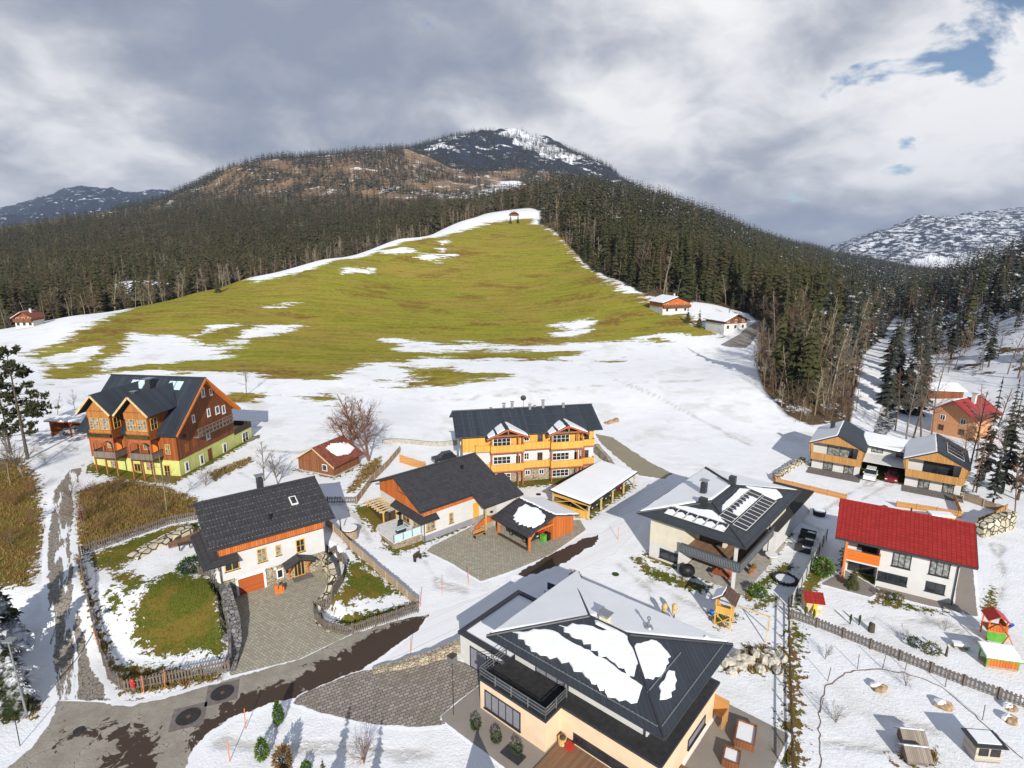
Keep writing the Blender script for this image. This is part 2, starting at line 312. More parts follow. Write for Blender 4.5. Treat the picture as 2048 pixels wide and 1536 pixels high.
# ------------------------------------------------------------------ ground sheet
def grid_mesh(name, X, Y, Zv):
    r, c = X.shape; me = bpy.data.meshes.new(name)
    co = np.stack([X, Y, Zv], -1).reshape(-1, 3).astype(np.float32)
    i = np.arange(r * c).reshape(r, c); q = np.stack([i[:-1, :-1], i[:-1, 1:], i[1:, 1:], i[1:, :-1]], -1).reshape(-1, 4)
    fast_mesh(me, co, q); return me
def fast_mesh(me, co, q):
    co = np.asarray(co, np.float32); q = np.asarray(q, np.int32); k = q.shape[1]
    me.vertices.add(len(co)); me.vertices.foreach_set('co', co.ravel())
    me.loops.add(q.size); me.loops.foreach_set('vertex_index', q.ravel())
    me.polygons.add(len(q)); me.polygons.foreach_set('loop_start', np.arange(len(q), dtype=np.int32) * k)
    me.update(calc_edges=True)
def fattr(me, name, a):
    at = me.attributes.new(name, 'FLOAT', 'POINT'); at.data.foreach_set('value', np.asarray(a, np.float32).ravel())
ts = np.concatenate([np.linspace(-1.9, -1.0, 46)[:-1], np.linspace(-1.0, 1.0, 520), np.linspace(1.0, 1.9, 46)[1:]])
ys = np.concatenate([np.arange(12, 128, .42), np.geomspace(128, 14000, 380)])
TT, YY = np.meshgrid(ts, ys); XX = TT * YY
ZZ = zt(XX, YY)
gme = grid_mesh('ground', XX, YY, ZZ)
UU = CX + 1158 * TT
def inside(polys, x=XX, y=YY):
    o = np.full(x.shape, -1e3)
    for p in polys: o = np.maximum(o, sdf(x, y, p))
    return o
G_POS = [[(175, 652), (240, 622), (330, 594), (430, 577), (520, 560), (620, 537), (760, 500), (900, 468), (1010, 442), (1060, 436), (1085, 452), (1150, 503), (1240, 577), (1330, 617), (1420, 660), (1440, 672), (1400, 676), (1330, 668), (1290, 680), (1180, 690), (1120, 720), (850, 717), (750, 722), (672, 738), (650, 757), (560, 754), (500, 747), (420, 742), (300, 740), (190, 748), (120, 765), (80, 758), (100, 735), (60, 722), (60, 705), (120, 690)],
         [(800, 738), (900, 735), (985, 745), (1030, 756), (900, 769), (780, 776), (740, 774), (850, 760)], [(1195, 722), (1240, 718), (1240, 726), (1200, 728)], [(1280, 668), (1340, 674), (1370, 690), (1290, 688)], [(470, 792), (500, 788), (505, 793), (480, 797)], [(620, 797), (655, 793), (660, 800), (630, 804)], [(640, 815), (665, 813), (680, 822), (655, 822)]]
G_NEG = [[(775, 676), (830, 684), (1000, 689), (1150, 684), (1330, 690), (1450, 700), (1100, 703), (850, 703), (800, 692)], [(300, 673), (350, 671), (400, 690), (458, 700), (440, 713), (300, 726), (200, 746), (190, 738), (240, 700), (262, 664)], [(370, 676), (420, 652), (470, 650), (400, 670)], [(450, 680), (520, 652), (600, 646), (606, 655), (540, 671), (490, 684)], [(100, 715), (200, 690), (215, 700), (120, 735)],
         [(1130, 648), (1180, 643), (1190, 660), (1150, 676), (1100, 676)], [(880, 482), (893, 478), (888, 506), (879, 502)], [(845, 512), (914, 508), (916, 512), (850, 517)], [(870, 524), (890, 522), (888, 527), (872, 528)], [(690, 542), (750, 537), (752, 541), (690, 546)], [(770, 502), (830, 497), (830, 500), (775, 505)], [(520, 613), (580, 609), (580, 615), (530, 618)]]
mea = np.full(XX.shape, -200.); sel = (YY > 95) & (YY < 700) & (np.abs(TT) < 1.3)
v = inside([hit(p) for p in G_POS], XX[sel], YY[sel])
for p in G_NEG: v = np.minimum(v, -sdf(XX[sel], YY[sel], hit(p)))
v = np.where(YY[sel] > 545, -40, v); mea[sel] = v; fattr(gme, 'meadow', mea)
LAWNS = [[(175, 1110), (215, 1098), (340, 1053), (398, 1044), (398, 1070), (330, 1085), (270, 1112), (245, 1140), (200, 1138), (180, 1128)], [(262, 1215), (285, 1190), (300, 1160), (345, 1145), (410, 1155), (436, 1190), (450, 1245), (455, 1300), (440, 1310), (400, 1305), (330, 1316), (285, 1300), (262, 1275), (270, 1240)], [(225, 1150), (260, 1140), (290, 1165), (255, 1190)], [(215, 1185), (240, 1195), (235, 1230), (222, 1215)],
         [(665, 1205), (685, 1165), (695, 1125), (715, 1122), (765, 1160), (790, 1182), (760, 1200), (715, 1196), (690, 1215)], [(690, 1090), (720, 1105), (815, 1190), (800, 1190)],
         [(1262, 1115), (1280, 1112), (1300, 1135), (1420, 1175), (1400, 1185), (1300, 1155)], [(1600, 1165), (1640, 1115), (1665, 1130), (1640, 1170), (1590, 1215), (1600, 1185)], [(1760, 1195), (1830, 1212), (1900, 1225), (1830, 1222), (1740, 1205)],
         [(1480, 1190), (1570, 1125), (1590, 1135), (1500, 1200)], [(1415, 1225), (1440, 1255), (1475, 1235), (1470, 1225)], [(1500, 1215), (1540, 1190), (1560, 1200), (1510, 1222)],
         [(225, 1330), (270, 1385), (430, 1352), (400, 1340)], [(640, 1250), (700, 1265), (835, 1215), (830, 1205)], [(1960, 1220), (1985, 1175), (1990, 1230)], [(760, 1095), (800, 1110), (800, 1095)], [(835, 1108), (862, 1098), (850, 1112)],
         [(1545, 1460), (1590, 1420), (1600, 1536), (1540, 1536)], [(1585, 1240), (1610, 1270), (1590, 1330)], [(810, 985), (900, 975), (1010, 990), (1015, 995), (880, 1000)]]
DRYS = [[(152, 985), (240, 955), (330, 975), (395, 1000), (396, 1030), (340, 1042), (280, 1062), (215, 1085), (165, 1100), (155, 1060)], [(-200, 940), (40, 915), (75, 960), (90, 1080), (60, 1170), (-200, 1200)], [(160, 1120), (175, 1180), (230, 1330), (245, 1385), (290, 1390), (225, 1340), (190, 1240), (150, 1110)],
        [(230, 1340), (260, 1390), (440, 1360), (440, 1352)], [(0, 1395), (60, 1400), (75, 1430), (20, 1440), (-30, 1430)], [(730, 930), (760, 915), (760, 935), (705, 985), (695, 985)], [(430, 960), (500, 925), (500, 915), (420, 945)],
        [(1450, 1340), (1500, 1290), (1560, 1300), (1575, 1340), (1520, 1345)], [(1810, 1500), (1870, 1505), (1870, 1530), (1800, 1530)], [(1578, 1250), (1600, 1300), (1597, 1536), (1575, 1536), (1570, 1300)]]
near = (YY < 128) & (np.abs(TT) < 1.3)
def rect(o, ang, x0, x1, y0, y1): c_, s_ = math.cos(R(ang)), math.sin(R(ang)); return [(o[0] + x * c_ - y * s_, o[1] + x * s_ + y * c_) for x, y in ((x0, y0), (x1, y0), (x1, y1), (x0, y1))]
THAW = [rect((-11.71, 70.05), 41.2, -5, 13.5, -.9, 12.5), rect((17.47, 66.46), -41.4, -1.0, 12.4, -1.2, 19), rect((39.32, 61.54), -31, -.7, 11.5, -.8, 8.5), rect((-69.31, 89.9), -8.1, -1, 17.4, -3.6, 21.5), rect((-35.6, 90.4), -25, -.9, 8.5, -.9, 7), rect((-8.03, 89.15), 10.8, -.8, 23.4, -3.2, 11), rect((53.58, 97.27), -35.3, -.8, 22.5, -.4, 10), rect((11.18, 76.36), 52.7, -.3, 16, -.3, 7.2)]
a = np.full(XX.shape, -50.); a[near] = np.maximum(inside([hit(p) for p in LAWNS], XX[near], YY[near]), inside(THAW, XX[near], YY[near]) - .45); fattr(gme, 'lawn', a)
a = np.full(XX.shape, -50.); a[near] = inside([hit(p) for p in DRYS], XX[near], YY[near]); fattr(gme, 'dry', a)
fattr(gme, 'field', (.75 + .25 * ss(YY, 84, 110)) * (1 - ss(YY, 230, 260)))
fattr(gme, 'mount', ss(YY, 560, 700))
fattr(gme, 'blue', ((YY > 3300) & (UU < 560)) * 1.22 + (YY > 3300) * (UU >= 560) * .84)  # weight of the painted blue shade tone, strongest on the far left ridge
fattr(gme, 'snowy', ((YY > 3000) & (UU > 1550)) * 1. + ((UU > 1500) & (YY < 700)) * (.35 + .65 * (UU > 1790)))
# ------------------------------------------------------------------ forests: regions in (azimuth as photograph column, distance)
FOR_L = [(-400, 222), (-100, 238), (0, 250), (150, 268), (300, 292), (400, 318), (500, 350), (600, 385), (700, 415), (800, 468), (880, 520), (950, 560), (985, 640), (985, 760), (930, 1020), (930, 1320), (300, 1380), (-400, 1250)]
CLEAR = [(222, 385), (340, 385), (350, 455), (235, 455)]
FOR_B = [(880, 640), (1000, 600), (1060, 605), (1090, 560), (1300, 560), (1500, 800), (1500, 1250), (880, 1250)]
FOR_R = [(1078, 560), (1078, 505), (1130, 415), (1180, 350), (1240, 305), (1290, 275), (1340, 268), (1430, 262), (1500, 250), (1528, 215), (1525, 165), (1545, 142), (1600, 127), (1650, 121), (1735, 124), (1742, 200), (1785, 300), (1830, 480), (1860, 1600), (1300, 1600), (1080, 900)]
FOR_D = [(1815, 190), (1835, 240), (1800, 330), (1800, 500), (1860, 1600), (2500, 1600), (2500, 128), (2150, 130), (2060, 142), (1960, 160), (1880, 172)]
kw = lambda p: [(a_, b_ * .0 + math.log(b_) * 1000) for a_, b_ in p]
def reg(u, y, p): return sdf(u, np.log(y) * 1000, kw(p))
ly_sel = (YY > 110) & (YY < 1700)
fl = np.full(XX.shape, -99.)
for p in (FOR_L, FOR_B, FOR_R, FOR_D): fl[ly_sel] = np.maximum(fl[ly_sel], reg(UU[ly_sel], YY[ly_sel], p))
fl[ly_sel] = np.minimum(fl[ly_sel], -reg(UU[ly_sel], YY[ly_sel], CLEAR))
fattr(gme, 'peak', ss(YY, 2000, 2350) * (UU > 790) * (YY < 3600)); far_ = (YY > 2200) & (YY < 3300); cl_ = np.full(XX.shape, -999.); cl_[far_] = inside([hit(p) for p in ([(1005, 266), (1060, 258), (1085, 275), (1120, 292), (1152, 312), (1160, 326), (1120, 322), (1080, 318), (1055, 300), (1030, 284)], [(885, 276), (915, 268), (925, 274), (895, 282)], [(860, 290), (885, 287), (890, 296), (865, 298)], [(1090, 345), (1130, 340), (1130, 356), (1095, 358)])], XX[far_], YY[far_]); fattr(gme, 'couloir', np.maximum(ss(cl_, -40, 60), ss(sdf(XX, YY, hit([(800, 384), (900, 376), (1060, 352), (1085, 362), (960, 398), (850, 396)])), -60, 60) * (YY > 1200) * (YY < 2400)))
TRAILS = [[(1650, 1018), (1700, 985), (1745, 962)], [(1690, 1022), (1735, 990), (1775, 970)], [(1300, 1160), (1360, 1195), (1420, 1225)], [(1240, 1130), (1300, 1180), (1290, 1250)], [(1640, 1260), (1760, 1230), (1900, 1250), (1980, 1300)], [(1700, 1420), (1800, 1440), (1900, 1470)], [(1650, 1480), (1760, 1500), (1830, 1510)], [(520, 900), (600, 905), (660, 880), (760, 870)], [(480, 945), (560, 985), (640, 1000)], [(1000, 1000), (1080, 1010), (1150, 1030)], [(1230, 760), (1330, 800), (1420, 850), (1500, 890)], [(900, 800), (1000, 790), (1200, 770), (1400, 760)], [(850, 1120), (880, 1170), (930, 1180)], [(680, 1010), (720, 1040), (740, 1080)], [(1600, 1040), (1640, 1060), (1620, 1130)], [(450, 1480), (560, 1500), (700, 1490), (860, 1510)], [(1990, 1090), (2010, 1160), (1985, 1230)], [(90, 930), (70, 870), (150, 900)]]
tr_a = np.zeros(XX.shape); tsel = (YY < 170) & (np.abs(TT) < 1.1)
for p in TRAILS:
    w_ = hit(p); d_ = np.full(XX[tsel].shape, 1e9)
    for (x0, y0), (x1, y1) in zip(w_, w_[1:]):
        ex, ey = x1 - x0, y1 - y0; tt = np.clip(((XX[tsel] - x0) * ex + (YY[tsel] - y0) * ey) / (ex * ex + ey * ey), 0, 1); d_ = np.minimum(d_, np.hypot(XX[tsel] - x0 - ex * tt, YY[tsel] - y0 - ey * tt))
    d_ = np.abs(d_ + fbm(XX[tsel] / 3, YY[tsel] / 3, 3) * 1.1); tr_a[tsel] = np.maximum(tr_a[tsel], np.exp(-(d_ / .42) ** 2))
fattr(gme, 'trail', tr_a)
fattr(gme, 'floor', ss(fl, -12, 12) * (1 - ss(YY, 1250, 1600)))
gme.polygons.foreach_set('use_smooth', np.ones(len(gme.polygons), bool))
gob = bpy.data.objects.new('ground', gme); COL.objects.link(gob); gme.materials.append(MATS['ground']); gob['kind'] = 'structure'
HP_ = lambda x, y: (-.8 + x * math.cos(R(-40.6)) - y * math.sin(R(-40.6)), 42.74 + x * math.sin(R(-40.6)) + y * math.cos(R(-40.6)))
# ------------------------------------------------------------------ trees
def foliage(name, c1, c2, c3, snow=0.):
    m, t, b = new_mat(name); b.inputs['Roughness'].default_value = .9; b.inputs['Specular IOR Level'].default_value = .1
    oi = t.nodes.new('ShaderNodeObjectInfo'); r = math_n(t, 'FRACT', math_n(t, 'ADD', attr_n(t, 'rnd'), oi.outputs['Random']))
    n = noise_n(t, wpos(t), .9, 4, .7)
    c = mix_n(t, r, c1, c2); c = mix_n(t, smooth_n(t, n, .4, .75), c, c3)
    if snow:
        ge = t.nodes.new('ShaderNodeNewGeometry'); s = t.nodes.new('ShaderNodeSeparateXYZ'); link(t, ge.outputs['True Normal'], s.inputs[0])
        f = math_n(t, 'MULTIPLY', smooth_n(t, noise_n(t, wpos(t), .35, 4, .7), .62 - snow * .2, .78 - snow * .2), smooth_n(t, math_n(t, 'ABSOLUTE', s.outputs[2]), .3, .7))
        c = mix_n(t, f, c, (.7, .72, .76))
    link(t, c, b.inputs['Base Color']); return m
foliage('spruce', (.026, .036, .014), (.056, .056, .022), (.085, .080, .030))
foliage('spruce_brown', (.040, .036, .018), (.075, .058, .030), (.105, .085, .045))
foliage('spruce_cold', (.018, .026, .022), (.038, .042, .034), (.060, .060, .045), .35)
foliage('bark', (.060, .045, .032), (.095, .075, .055), (.12, .10, .075))
foliage('twig_pale', (.19, .155, .105), (.27, .225, .15), (.33, .28, .19))
foliage('twig_brown', (.105, .070, .046), (.16, .105, .07), (.20, .14, .095))
foliage('twig_grey', (.115, .095, .08), (.19, .16, .135), (.25, .21, .17))
def conifer(seed, lv, nb, twig, rad=.17, base=.07, pine=False):
    g = np.random.default_rng(seed); V = []; Fc = []
    for k in range(lv):
        h = base + (1 - base) * (max(k + g.uniform(-.3, .3), 0) / lv) ** .92
        h = min(max(h, .02), .985)
        R0 = rad * ((1 - h) ** .78) * g.uniform(.8, 1.15) + .006
        n = max(4, int(nb * (.55 + .45 * (1 - h)))); a0 = g.uniform(0, 6.28)
        for j in range(n):
            a = a0 + 6.283 * j / n + g.uniform(-.35, .35); r = R0 * g.uniform(.6, 1.2)
            dz = -r * g.uniform(.25, .65); wdt = r * g.uniform(.26, .42)
            ca, sa = math.cos(a), math.sin(a)
            def pt(f, s, z): return (ca * f - sa * s, sa * f + ca * s, h + z)
            i = len(V); up = r * .16
            V += [pt(0, 0, up), pt(r * .55, wdt, dz * .5 - r * .10), pt(r, 0, dz), pt(r * .55, -wdt, dz * .5 - r * .10), pt(r * .5, 0, dz * .25 + up * .9)]
            Fc += [(i, i + 1, i + 4), (i + 1, i + 2, i + 4), (i + 2, i + 3, i + 4), (i + 3, i, i + 4)] if twig else [(i, i + 1, i + 2), (i, i + 2, i + 3)]
            if twig:
                for s in (-1, 1):
                    for f in (.35, .65, .85):
                        i = len(V); l = wdt * g.uniform(1.0, 1.7) * (1.15 - f * .7); z0 = dz * f * .8
                        V += [pt(r * (f - .10), 0, z0 + up * .4), pt(r * (f + .12), 0, z0), pt(r * (f + .20), s * l, z0 - l * g.uniform(.3, .9))]
                        Fc += [(i, i + 1, i + 2)]
    i = len(V); V += [(.008, 0, .93), (-.005, .007, .93), (-.005, -.007, .93), (0, 0, 1.01)]
    Fc += [(i, i + 1, i + 3), (i + 1, i + 2, i + 3), (i + 2, i, i + 3)]
    return np.array(V), np.array(Fc)
def tubes(segs, sides=3):       # list of (p, q, r0, r1)
    V = []; Fc = []
    for p, q, r0, r1 in segs:
        p = np.array(p, float); q = np.array(q, float); d = q - p; L = np.linalg.norm(d)
        if L < 1e-9: continue
        d /= L; a = np.cross(d, (0, 0, 1) if abs(d[2]) < .9 else (1, 0, 0)); a /= np.linalg.norm(a); b_ = np.cross(d, a); i = len(V)
        for r, c in ((r0, p), (r1, q)):
            for k in range(sides):
                th = 6.283 * k / sides; V.append(c + r * (math.cos(th) * a + math.sin(th) * b_))
        for k in range(sides):
            k2 = (k + 1) % sides; Fc += [(i + k, i + k2, i + sides + k2), (i + k, i + sides + k2, i + sides + k)]
    return np.array(V), np.array(Fc)
def bare_tree(seed, n1, n2, n3, r=.011, spread=.5, start=.25, clear_up=.9, thick=1., multi=1, wob=.025, tw=1.):
    g = np.random.default_rng(seed); tr = []; br = []
    def grow(p, d, L, r0, lvl, segs, dst):
        pts = [np.array(p, float)]
        for k in range(segs):
            d = d + g.normal(0, .11 if lvl else .035, 3) + (np.array([0, 0, .10]) if lvl else g.normal(0, wob, 3) * .1); d = d / np.linalg.norm(d)
            pts.append(pts[-1] + d * L / segs)
        rs = np.linspace(r0, r0 * .35, segs + 1)
        for k in range(segs): dst.append((pts[k], pts[k + 1], rs[k], rs[k + 1]))
        return pts, rs
    for s in range(multi):
        lean = g.normal(0, .05 if multi == 1 else .22, 3); lean[2] = 1
        hh = 1 if s == 0 else g.uniform(.65, .95)
        pts, rs = grow((0, 0, -.01), lean / np.linalg.norm(lean), hh, r * thick, 0, 6, tr)
        for _ in range(n1):
            f = g.uniform(start, .97) * 6; k = min(int(f), 5); p = pts[k] + (pts[k + 1] - pts[k]) * (f - k)
            a = g.uniform(0, 6.28); el = g.uniform(.25, 1.) * clear_up
            d = np.array([math.cos(a) * math.cos(el), math.sin(a) * math.cos(el), math.sin(el)])
            L = spread * (1.12 - f / 6) * g.uniform(.5, 1.05)
            q, r2 = grow(p, d, L, max(rs[k] * .5, .0018 * tw), 1, 3, br)
            for _ in range(n2):
                f2 = g.uniform(.25, 1.) * 3; k2 = min(int(f2), 2); p2 = q[k2] + (q[k2 + 1] - q[k2]) * (f2 - k2)
                d2 = (q[k2 + 1] - q[k2]) / np.linalg.norm(q[k2 + 1] - q[k2]) + g.normal(0, .55, 3); d2 /= np.linalg.norm(d2)
                w2, r3 = grow(p2, d2, L * g.uniform(.3, .6), max(r2[k2] * .5, .0013 * tw), 2, 2, br)
                for _ in range(n3):
                    d3 = d2 + g.normal(0, .6, 3); d3 /= np.linalg.norm(d3)
                    p3 = w2[1] + (w2[2] - w2[1]) * g.uniform(-.5, .9)
                    br.append((p3, p3 + d3 * L * g.uniform(.15, .34), .0012 * tw, .0006 * tw))
    return tubes(tr, 5), tubes(br, 3)
def mesh_np(name, vf, mat):
    me = bpy.data.meshes.new(name); fast_mesh(me, vf[0], vf[1]); me.materials.append(MATS[mat]); return me
def tag(o, label=None, cat=None, group=None, kind=None):
    if label: o['label'] = label
    if cat: o['category'] = cat
    if group: o['group'] = group
    if kind: o['kind'] = kind
    return o
def empty(name, loc=(0, 0, 0), rz=0., label=None, cat=None, group=None):
    o = bpy.data.objects.new(name, None); COL.objects.link(o); o.location = loc; o.rotation_euler = (0, 0, rz); o.empty_display_size = .3
    return tag(o, label, cat, group)
def put(name, me, parent=None):
    o = bpy.data.objects.new(name, me); COL.objects.link(o)
    if parent is not None: o.parent = parent
    return o
# ------------------------------------------------------------------ roads, drives and paving: sheets laid on the ground; ragged snow edge from a signed distance in metres
def ground_mat(name, kind):
    m, t, b = new_mat(name); b.inputs['Roughness'].default_value = .85; b.inputs['Specular IOR Level'].default_value = .2
    P = wpos(t); n1 = noise_n(t, P, .5, 6, .65); n2 = noise_n(t, P, 6, 5, .7); sc2, sh2 = snow_nodes(t, P); h = n2
    if kind == 'asphalt':
        c = mix_n(t, smooth_n(t, n1, .35, .7), (.26, .235, .195), (.36, .325, .275)); c = mix_n(t, smooth_n(t, n2, .4, .8, 0, .5), c, (.12, .10, .085))
        w_ = math_n(t, 'ADD', attr_n(t, 'wet'), math_n(t, 'ADD', math_n(t, 'MULTIPLY', math_n(t, 'SUBTRACT', noise_n(t, P, .55, 6, .6, 1.2), .5), 6.5), math_n(t, 'MULTIPLY', math_n(t, 'SUBTRACT', noise_n(t, P, 2.2, 4, .6), .5), 1.6)))
        w_ = smooth_n(t, w_, -.05, .08); c = mix_n(t, w_, c, mix_n(t, n2, (.042, .028, .020), (.072, .048, .034)))
        link(t, smooth_n(t, w_, 0, 1, .85, .55), b.inputs['Roughness'])
        cr = t.nodes.new('ShaderNodeTexVoronoi'); cr.feature = 'DISTANCE_TO_EDGE'; cr.inputs['Scale'].default_value = .9; link(t, map_n(t, P, (1, 1, .1)), cr.inputs['Vector'])
        c = mix_n(t, math_n(t, 'MULTIPLY', math_n(t, 'LESS_THAN', cr.outputs['Distance'], .012), math_n(t, 'GREATER_THAN', n1, .56)), c, (.05, .04, .035))
    elif kind == 'pavers':
        br = t.nodes.new('ShaderNodeTexBrick'); br.inputs['Scale'].default_value = 1; br.inputs['Brick Width'].default_value = .42; br.inputs['Row Height'].default_value = .28; br.inputs['Mortar Size'].default_value = .022; br.inputs['Mortar Smooth'].default_value = .2
        link(t, map_n(t, P, (1, 1, 1), rot=(0, 0, R(34))), br.inputs['Vector']); br.inputs['Color1'].default_value = (.42, .395, .31, 1); br.inputs['Color2'].default_value = (.31, .285, .225, 1); br.inputs['Mortar'].default_value = (.15, .13, .10, 1)
        c = mix_n(t, smooth_n(t, n1, .4, .75, 0, .45), br.outputs['Color'], (.30, .265, .19)); h = br.outputs['Fac']
    elif kind == 'oldpavers':
        br = t.nodes.new('ShaderNodeTexBrick'); br.inputs['Scale'].default_value = 1; br.inputs['Brick Width'].default_value = .5; br.inputs['Row Height'].default_value = .34; br.inputs['Mortar Size'].default_value = .03
        link(t, map_n(t, P, (1, 1, 1), rot=(0, 0, R(-28))), br.inputs['Vector']); br.inputs['Color1'].default_value = (.36, .315, .28, 1); br.inputs['Color2'].default_value = (.235, .20, .175, 1); br.inputs['Mortar'].default_value = (.085, .07, .058, 1)
        c = mix_n(t, smooth_n(t, n1, .42, .72, 0, .7), br.outputs['Color'], (.20, .185, .14)); c = mix_n(t, smooth_n(t, noise_n(t, P, 1.4, 6, .7), .56, .7, 0, .8), c, (.13, .115, .09)); h = br.outputs['Fac']
    elif kind == 'lane':
        v = t.nodes.new('ShaderNodeTexVoronoi'); v.feature = 'DISTANCE_TO_EDGE'; v.inputs['Scale'].default_value = 2.3; link(t, P, v.inputs['Vector'])
        c = mix_n(t, smooth_n(t, v.outputs['Distance'], .02, .07), (.085, .07, .05), mix_n(t, n1, (.20, .175, .145), (.33, .30, .26))); h = v.outputs['Distance']
        st = noise_n(t, map_n(t, map_n(t, P, rot=(0, 0, R(-36))), (1.1, .13, .3)), 1, 5, .62); c = mix_n(t, smooth_n(t, st, .53, .57), c, sc2)
    elif kind == 'tracks':       # packed snow with wheel tracks along the road
        lat = attr_n(t, 'lat'); q = math_n(t, 'ADD', lat, math_n(t, 'MULTIPLY', math_n(t, 'SUBTRACT', n1, .5), .5)); f = noise_n(t, None, 1, 1)
        w_ = t.nodes.new('ShaderNodeTexNoise'); w_.noise_dimensions = '1D'; w_.inputs['Scale'].default_value = 3.2; w_.inputs['Detail'].default_value = 5; w_.inputs['Roughness'].default_value = .7; link(t, q, w_.inputs['W'])
        c = mix_n(t, smooth_n(t, w_.outputs[0], .5, .74, 0, .85), (.76, .765, .785), (.47, .46, .46)); h = w_.outputs[0]
    elif kind == 'earth':
        c = mix_n(t, n1, (.24, .205, .14), (.33, .30, .22)); c = mix_n(t, smooth_n(t, n2, .5, .7), c, (.17, .13, .085))
    elif kind == 'stream':
        c = mix_n(t, smooth_n(t, noise_n(t, P, .8, 6, .75), .45, .55), (.035, .04, .042), mix_n(t, smooth_n(t, n2, .45, .55), (.16, .145, .12), sc2))
    elif kind == 'slab':
        c = mix_n(t, n1, (.21, .185, .16), (.30, .27, .24))
    sd = math_n(t, 'ADD', attr_n(t, 'sd'), math_n(t, 'ADD', math_n(t, 'MULTIPLY', math_n(t, 'SUBTRACT', noise_n(t, P, .8, 6, .62), .5), attr_n(t, 'rag')), math_n(t, 'MULTIPLY', math_n(t, 'SUBTRACT', n2, .5), .10)))
    f = smooth_n(t, sd, -.02, .03); c = mix_n(t, f, sc2, c); link(t, c, b.inputs['Base Color']); bump(t, b, math_n(t, 'ADD', math_n(t, 'MULTIPLY', h, .35), math_n(t, 'MULTIPLY', math_n(t, 'SUBTRACT', 1, f), .8)), .6, .06); return m
for k_ in ('stream', 'asphalt', 'pavers', 'oldpavers', 'lane', 'tracks', 'earth', 'slab'): ground_mat(k_, k_)
def sheet(name, poly_px, mat, lift=.03, cell=.4, rag=.6, grow=.25, wet=None, axis=None, world=None, zfix=None):
    poly = world or hit(poly_px); xs = [p[0] for p in poly]; ys_ = [p[1] for p in poly]
    X, Y = np.meshgrid(np.arange(min(xs) - 1, max(xs) + 1 + cell, cell), np.arange(min(ys_) - 1, max(ys_) + 1 + cell, cell)); S = sdf(X, Y, poly)
    grow = max(grow, rag * .42 + .2); keep = S > -grow; q = keep[:-1, :-1] | keep[1:, :-1] | keep[:-1, 1:] | keep[1:, 1:]
    Zs = (zt(X, Y) if zfix is None else np.full(X.shape, zfix)) + np.where(S > -.08, lift, np.maximum(lift * (1 + (S + .08) / (grow * .75)), -.05)); i = np.arange(X.size).reshape(X.shape); F_ = np.stack([i[:-1, :-1], i[:-1, 1:], i[1:, 1:], i[1:, :-1]], -1)[q]
    us, inv = np.unique(F_, return_inverse=True); me = bpy.data.meshes.new(name); fast_mesh(me, np.stack([X, Y, Zs], -1).reshape(-1, 3)[us], inv.reshape(-1, 4))
    fattr(me, 'sd', S.ravel()[us] if mat != 'tracks' else S.ravel()[us] + .3); fattr(me, 'rag', np.full(len(us), rag))
    if wet is not None: fattr(me, 'wet', np.maximum.reduce([sdf(X, Y, hit(p)).ravel()[us] + o for p, o in wet]))
    if axis is not None:
        (ax, ay), (bx, by) = hit(axis); d = np.array([bx - ax, by - ay]); d /= np.linalg.norm(d); fattr(me, 'lat', ((X - ax) * -d[1] + (Y - ay) * d[0]).ravel()[us])
    me.materials.append(MATS[mat]); me.polygons.foreach_set('use_smooth', np.ones(len(me.polygons), bool)); o = put(name, me); o['kind'] = 'structure'; return o
sheet('road', [(-120, 1640), (60, 1500), (105, 1440), (118, 1398), (160, 1385), (215, 1408), (260, 1412), (340, 1395), (460, 1358), (600, 1318), (705, 1268), (800, 1240), (860, 1228), (835, 1262), (760, 1315), (725, 1338), (600, 1395), (560, 1402), (470, 1432), (420, 1462), (385, 1500), (360, 1560), (330, 1640)], 'asphalt', rag=.9,
      wet=[([(450, 1412), (545, 1378), (640, 1338), (760, 1272), (860, 1228), (840, 1262), (725, 1338), (600, 1390), (480, 1435)], .55), ([(220, 1440), (310, 1470), (300, 1540), (230, 1520)], .1), ([(120, 1450), (230, 1465), (210, 1480), (110, 1490)], -.3), ([(400, 1440), (480, 1420), (430, 1470), (390, 1490)], .2), ([(-120, 1640), (460, 1640), (460, 1400), (120, 1400)], -60)])
sheet('snowy_road', [(835, 1262), (860, 1228), (960, 1195), (1060, 1150), (1130, 1118), (1200, 1075), (1235, 1040), (1262, 1000), (1290, 965), (1330, 955), (1345, 970), (1300, 1010), (1270, 1060), (1225, 1105), (1100, 1165), (920, 1250), (925, 1262), (770, 1325)], 'tracks', lift=.024, axis=[(850, 1245), (1200, 1090)], rag=.6)
sheet('road_patch', [(1030, 1150), (1100, 1110), (1175, 1075), (1200, 1070), (1190, 1090), (1120, 1130), (1050, 1155)], 'asphalt', lift=.036, rag=1.6, wet=[([(1030, 1150), (1200, 1070), (1190, 1090), (1050, 1155)], 2)], grow=.9)
sheet('driveway', None, 'pavers', lift=.036, rag=.15, world=[HG_(.4, .5), HG_(11.25, .5), HG_(11.6, -.6)] + hit([(664, 1176), (636, 1215), (650, 1240), (708, 1262), (700, 1270), (600, 1318), (462, 1352), (458, 1342), (478, 1290)]) + [HG_(.8, -2)])
sheet('court', [(852, 1102), (865, 1092), (945, 1052), (1000, 1050), (1160, 1040), (1172, 1060), (1100, 1110), (1030, 1140), (962, 1163), (900, 1125)], 'pavers', lift=.04, rag=.3)
sheet('forecourt', [(700, 1348), (760, 1335), (900, 1318), (950, 1330), (985, 1370), (960, 1400), (910, 1425), (890, 1450), (840, 1455), (740, 1448), (640, 1425), (585, 1405), (600, 1390)], 'oldpavers', lift=.034, rag=.5)
sheet('path', None, 'slab', lift=.045, rag=.1, world=[HP_(x, y) for x, y in ((-2.5, -5.2), (-2.5, .9), (15, .9), (20.2, .5), (20.2, 12), (15, 12), (15, -2), (7, -5.2))])
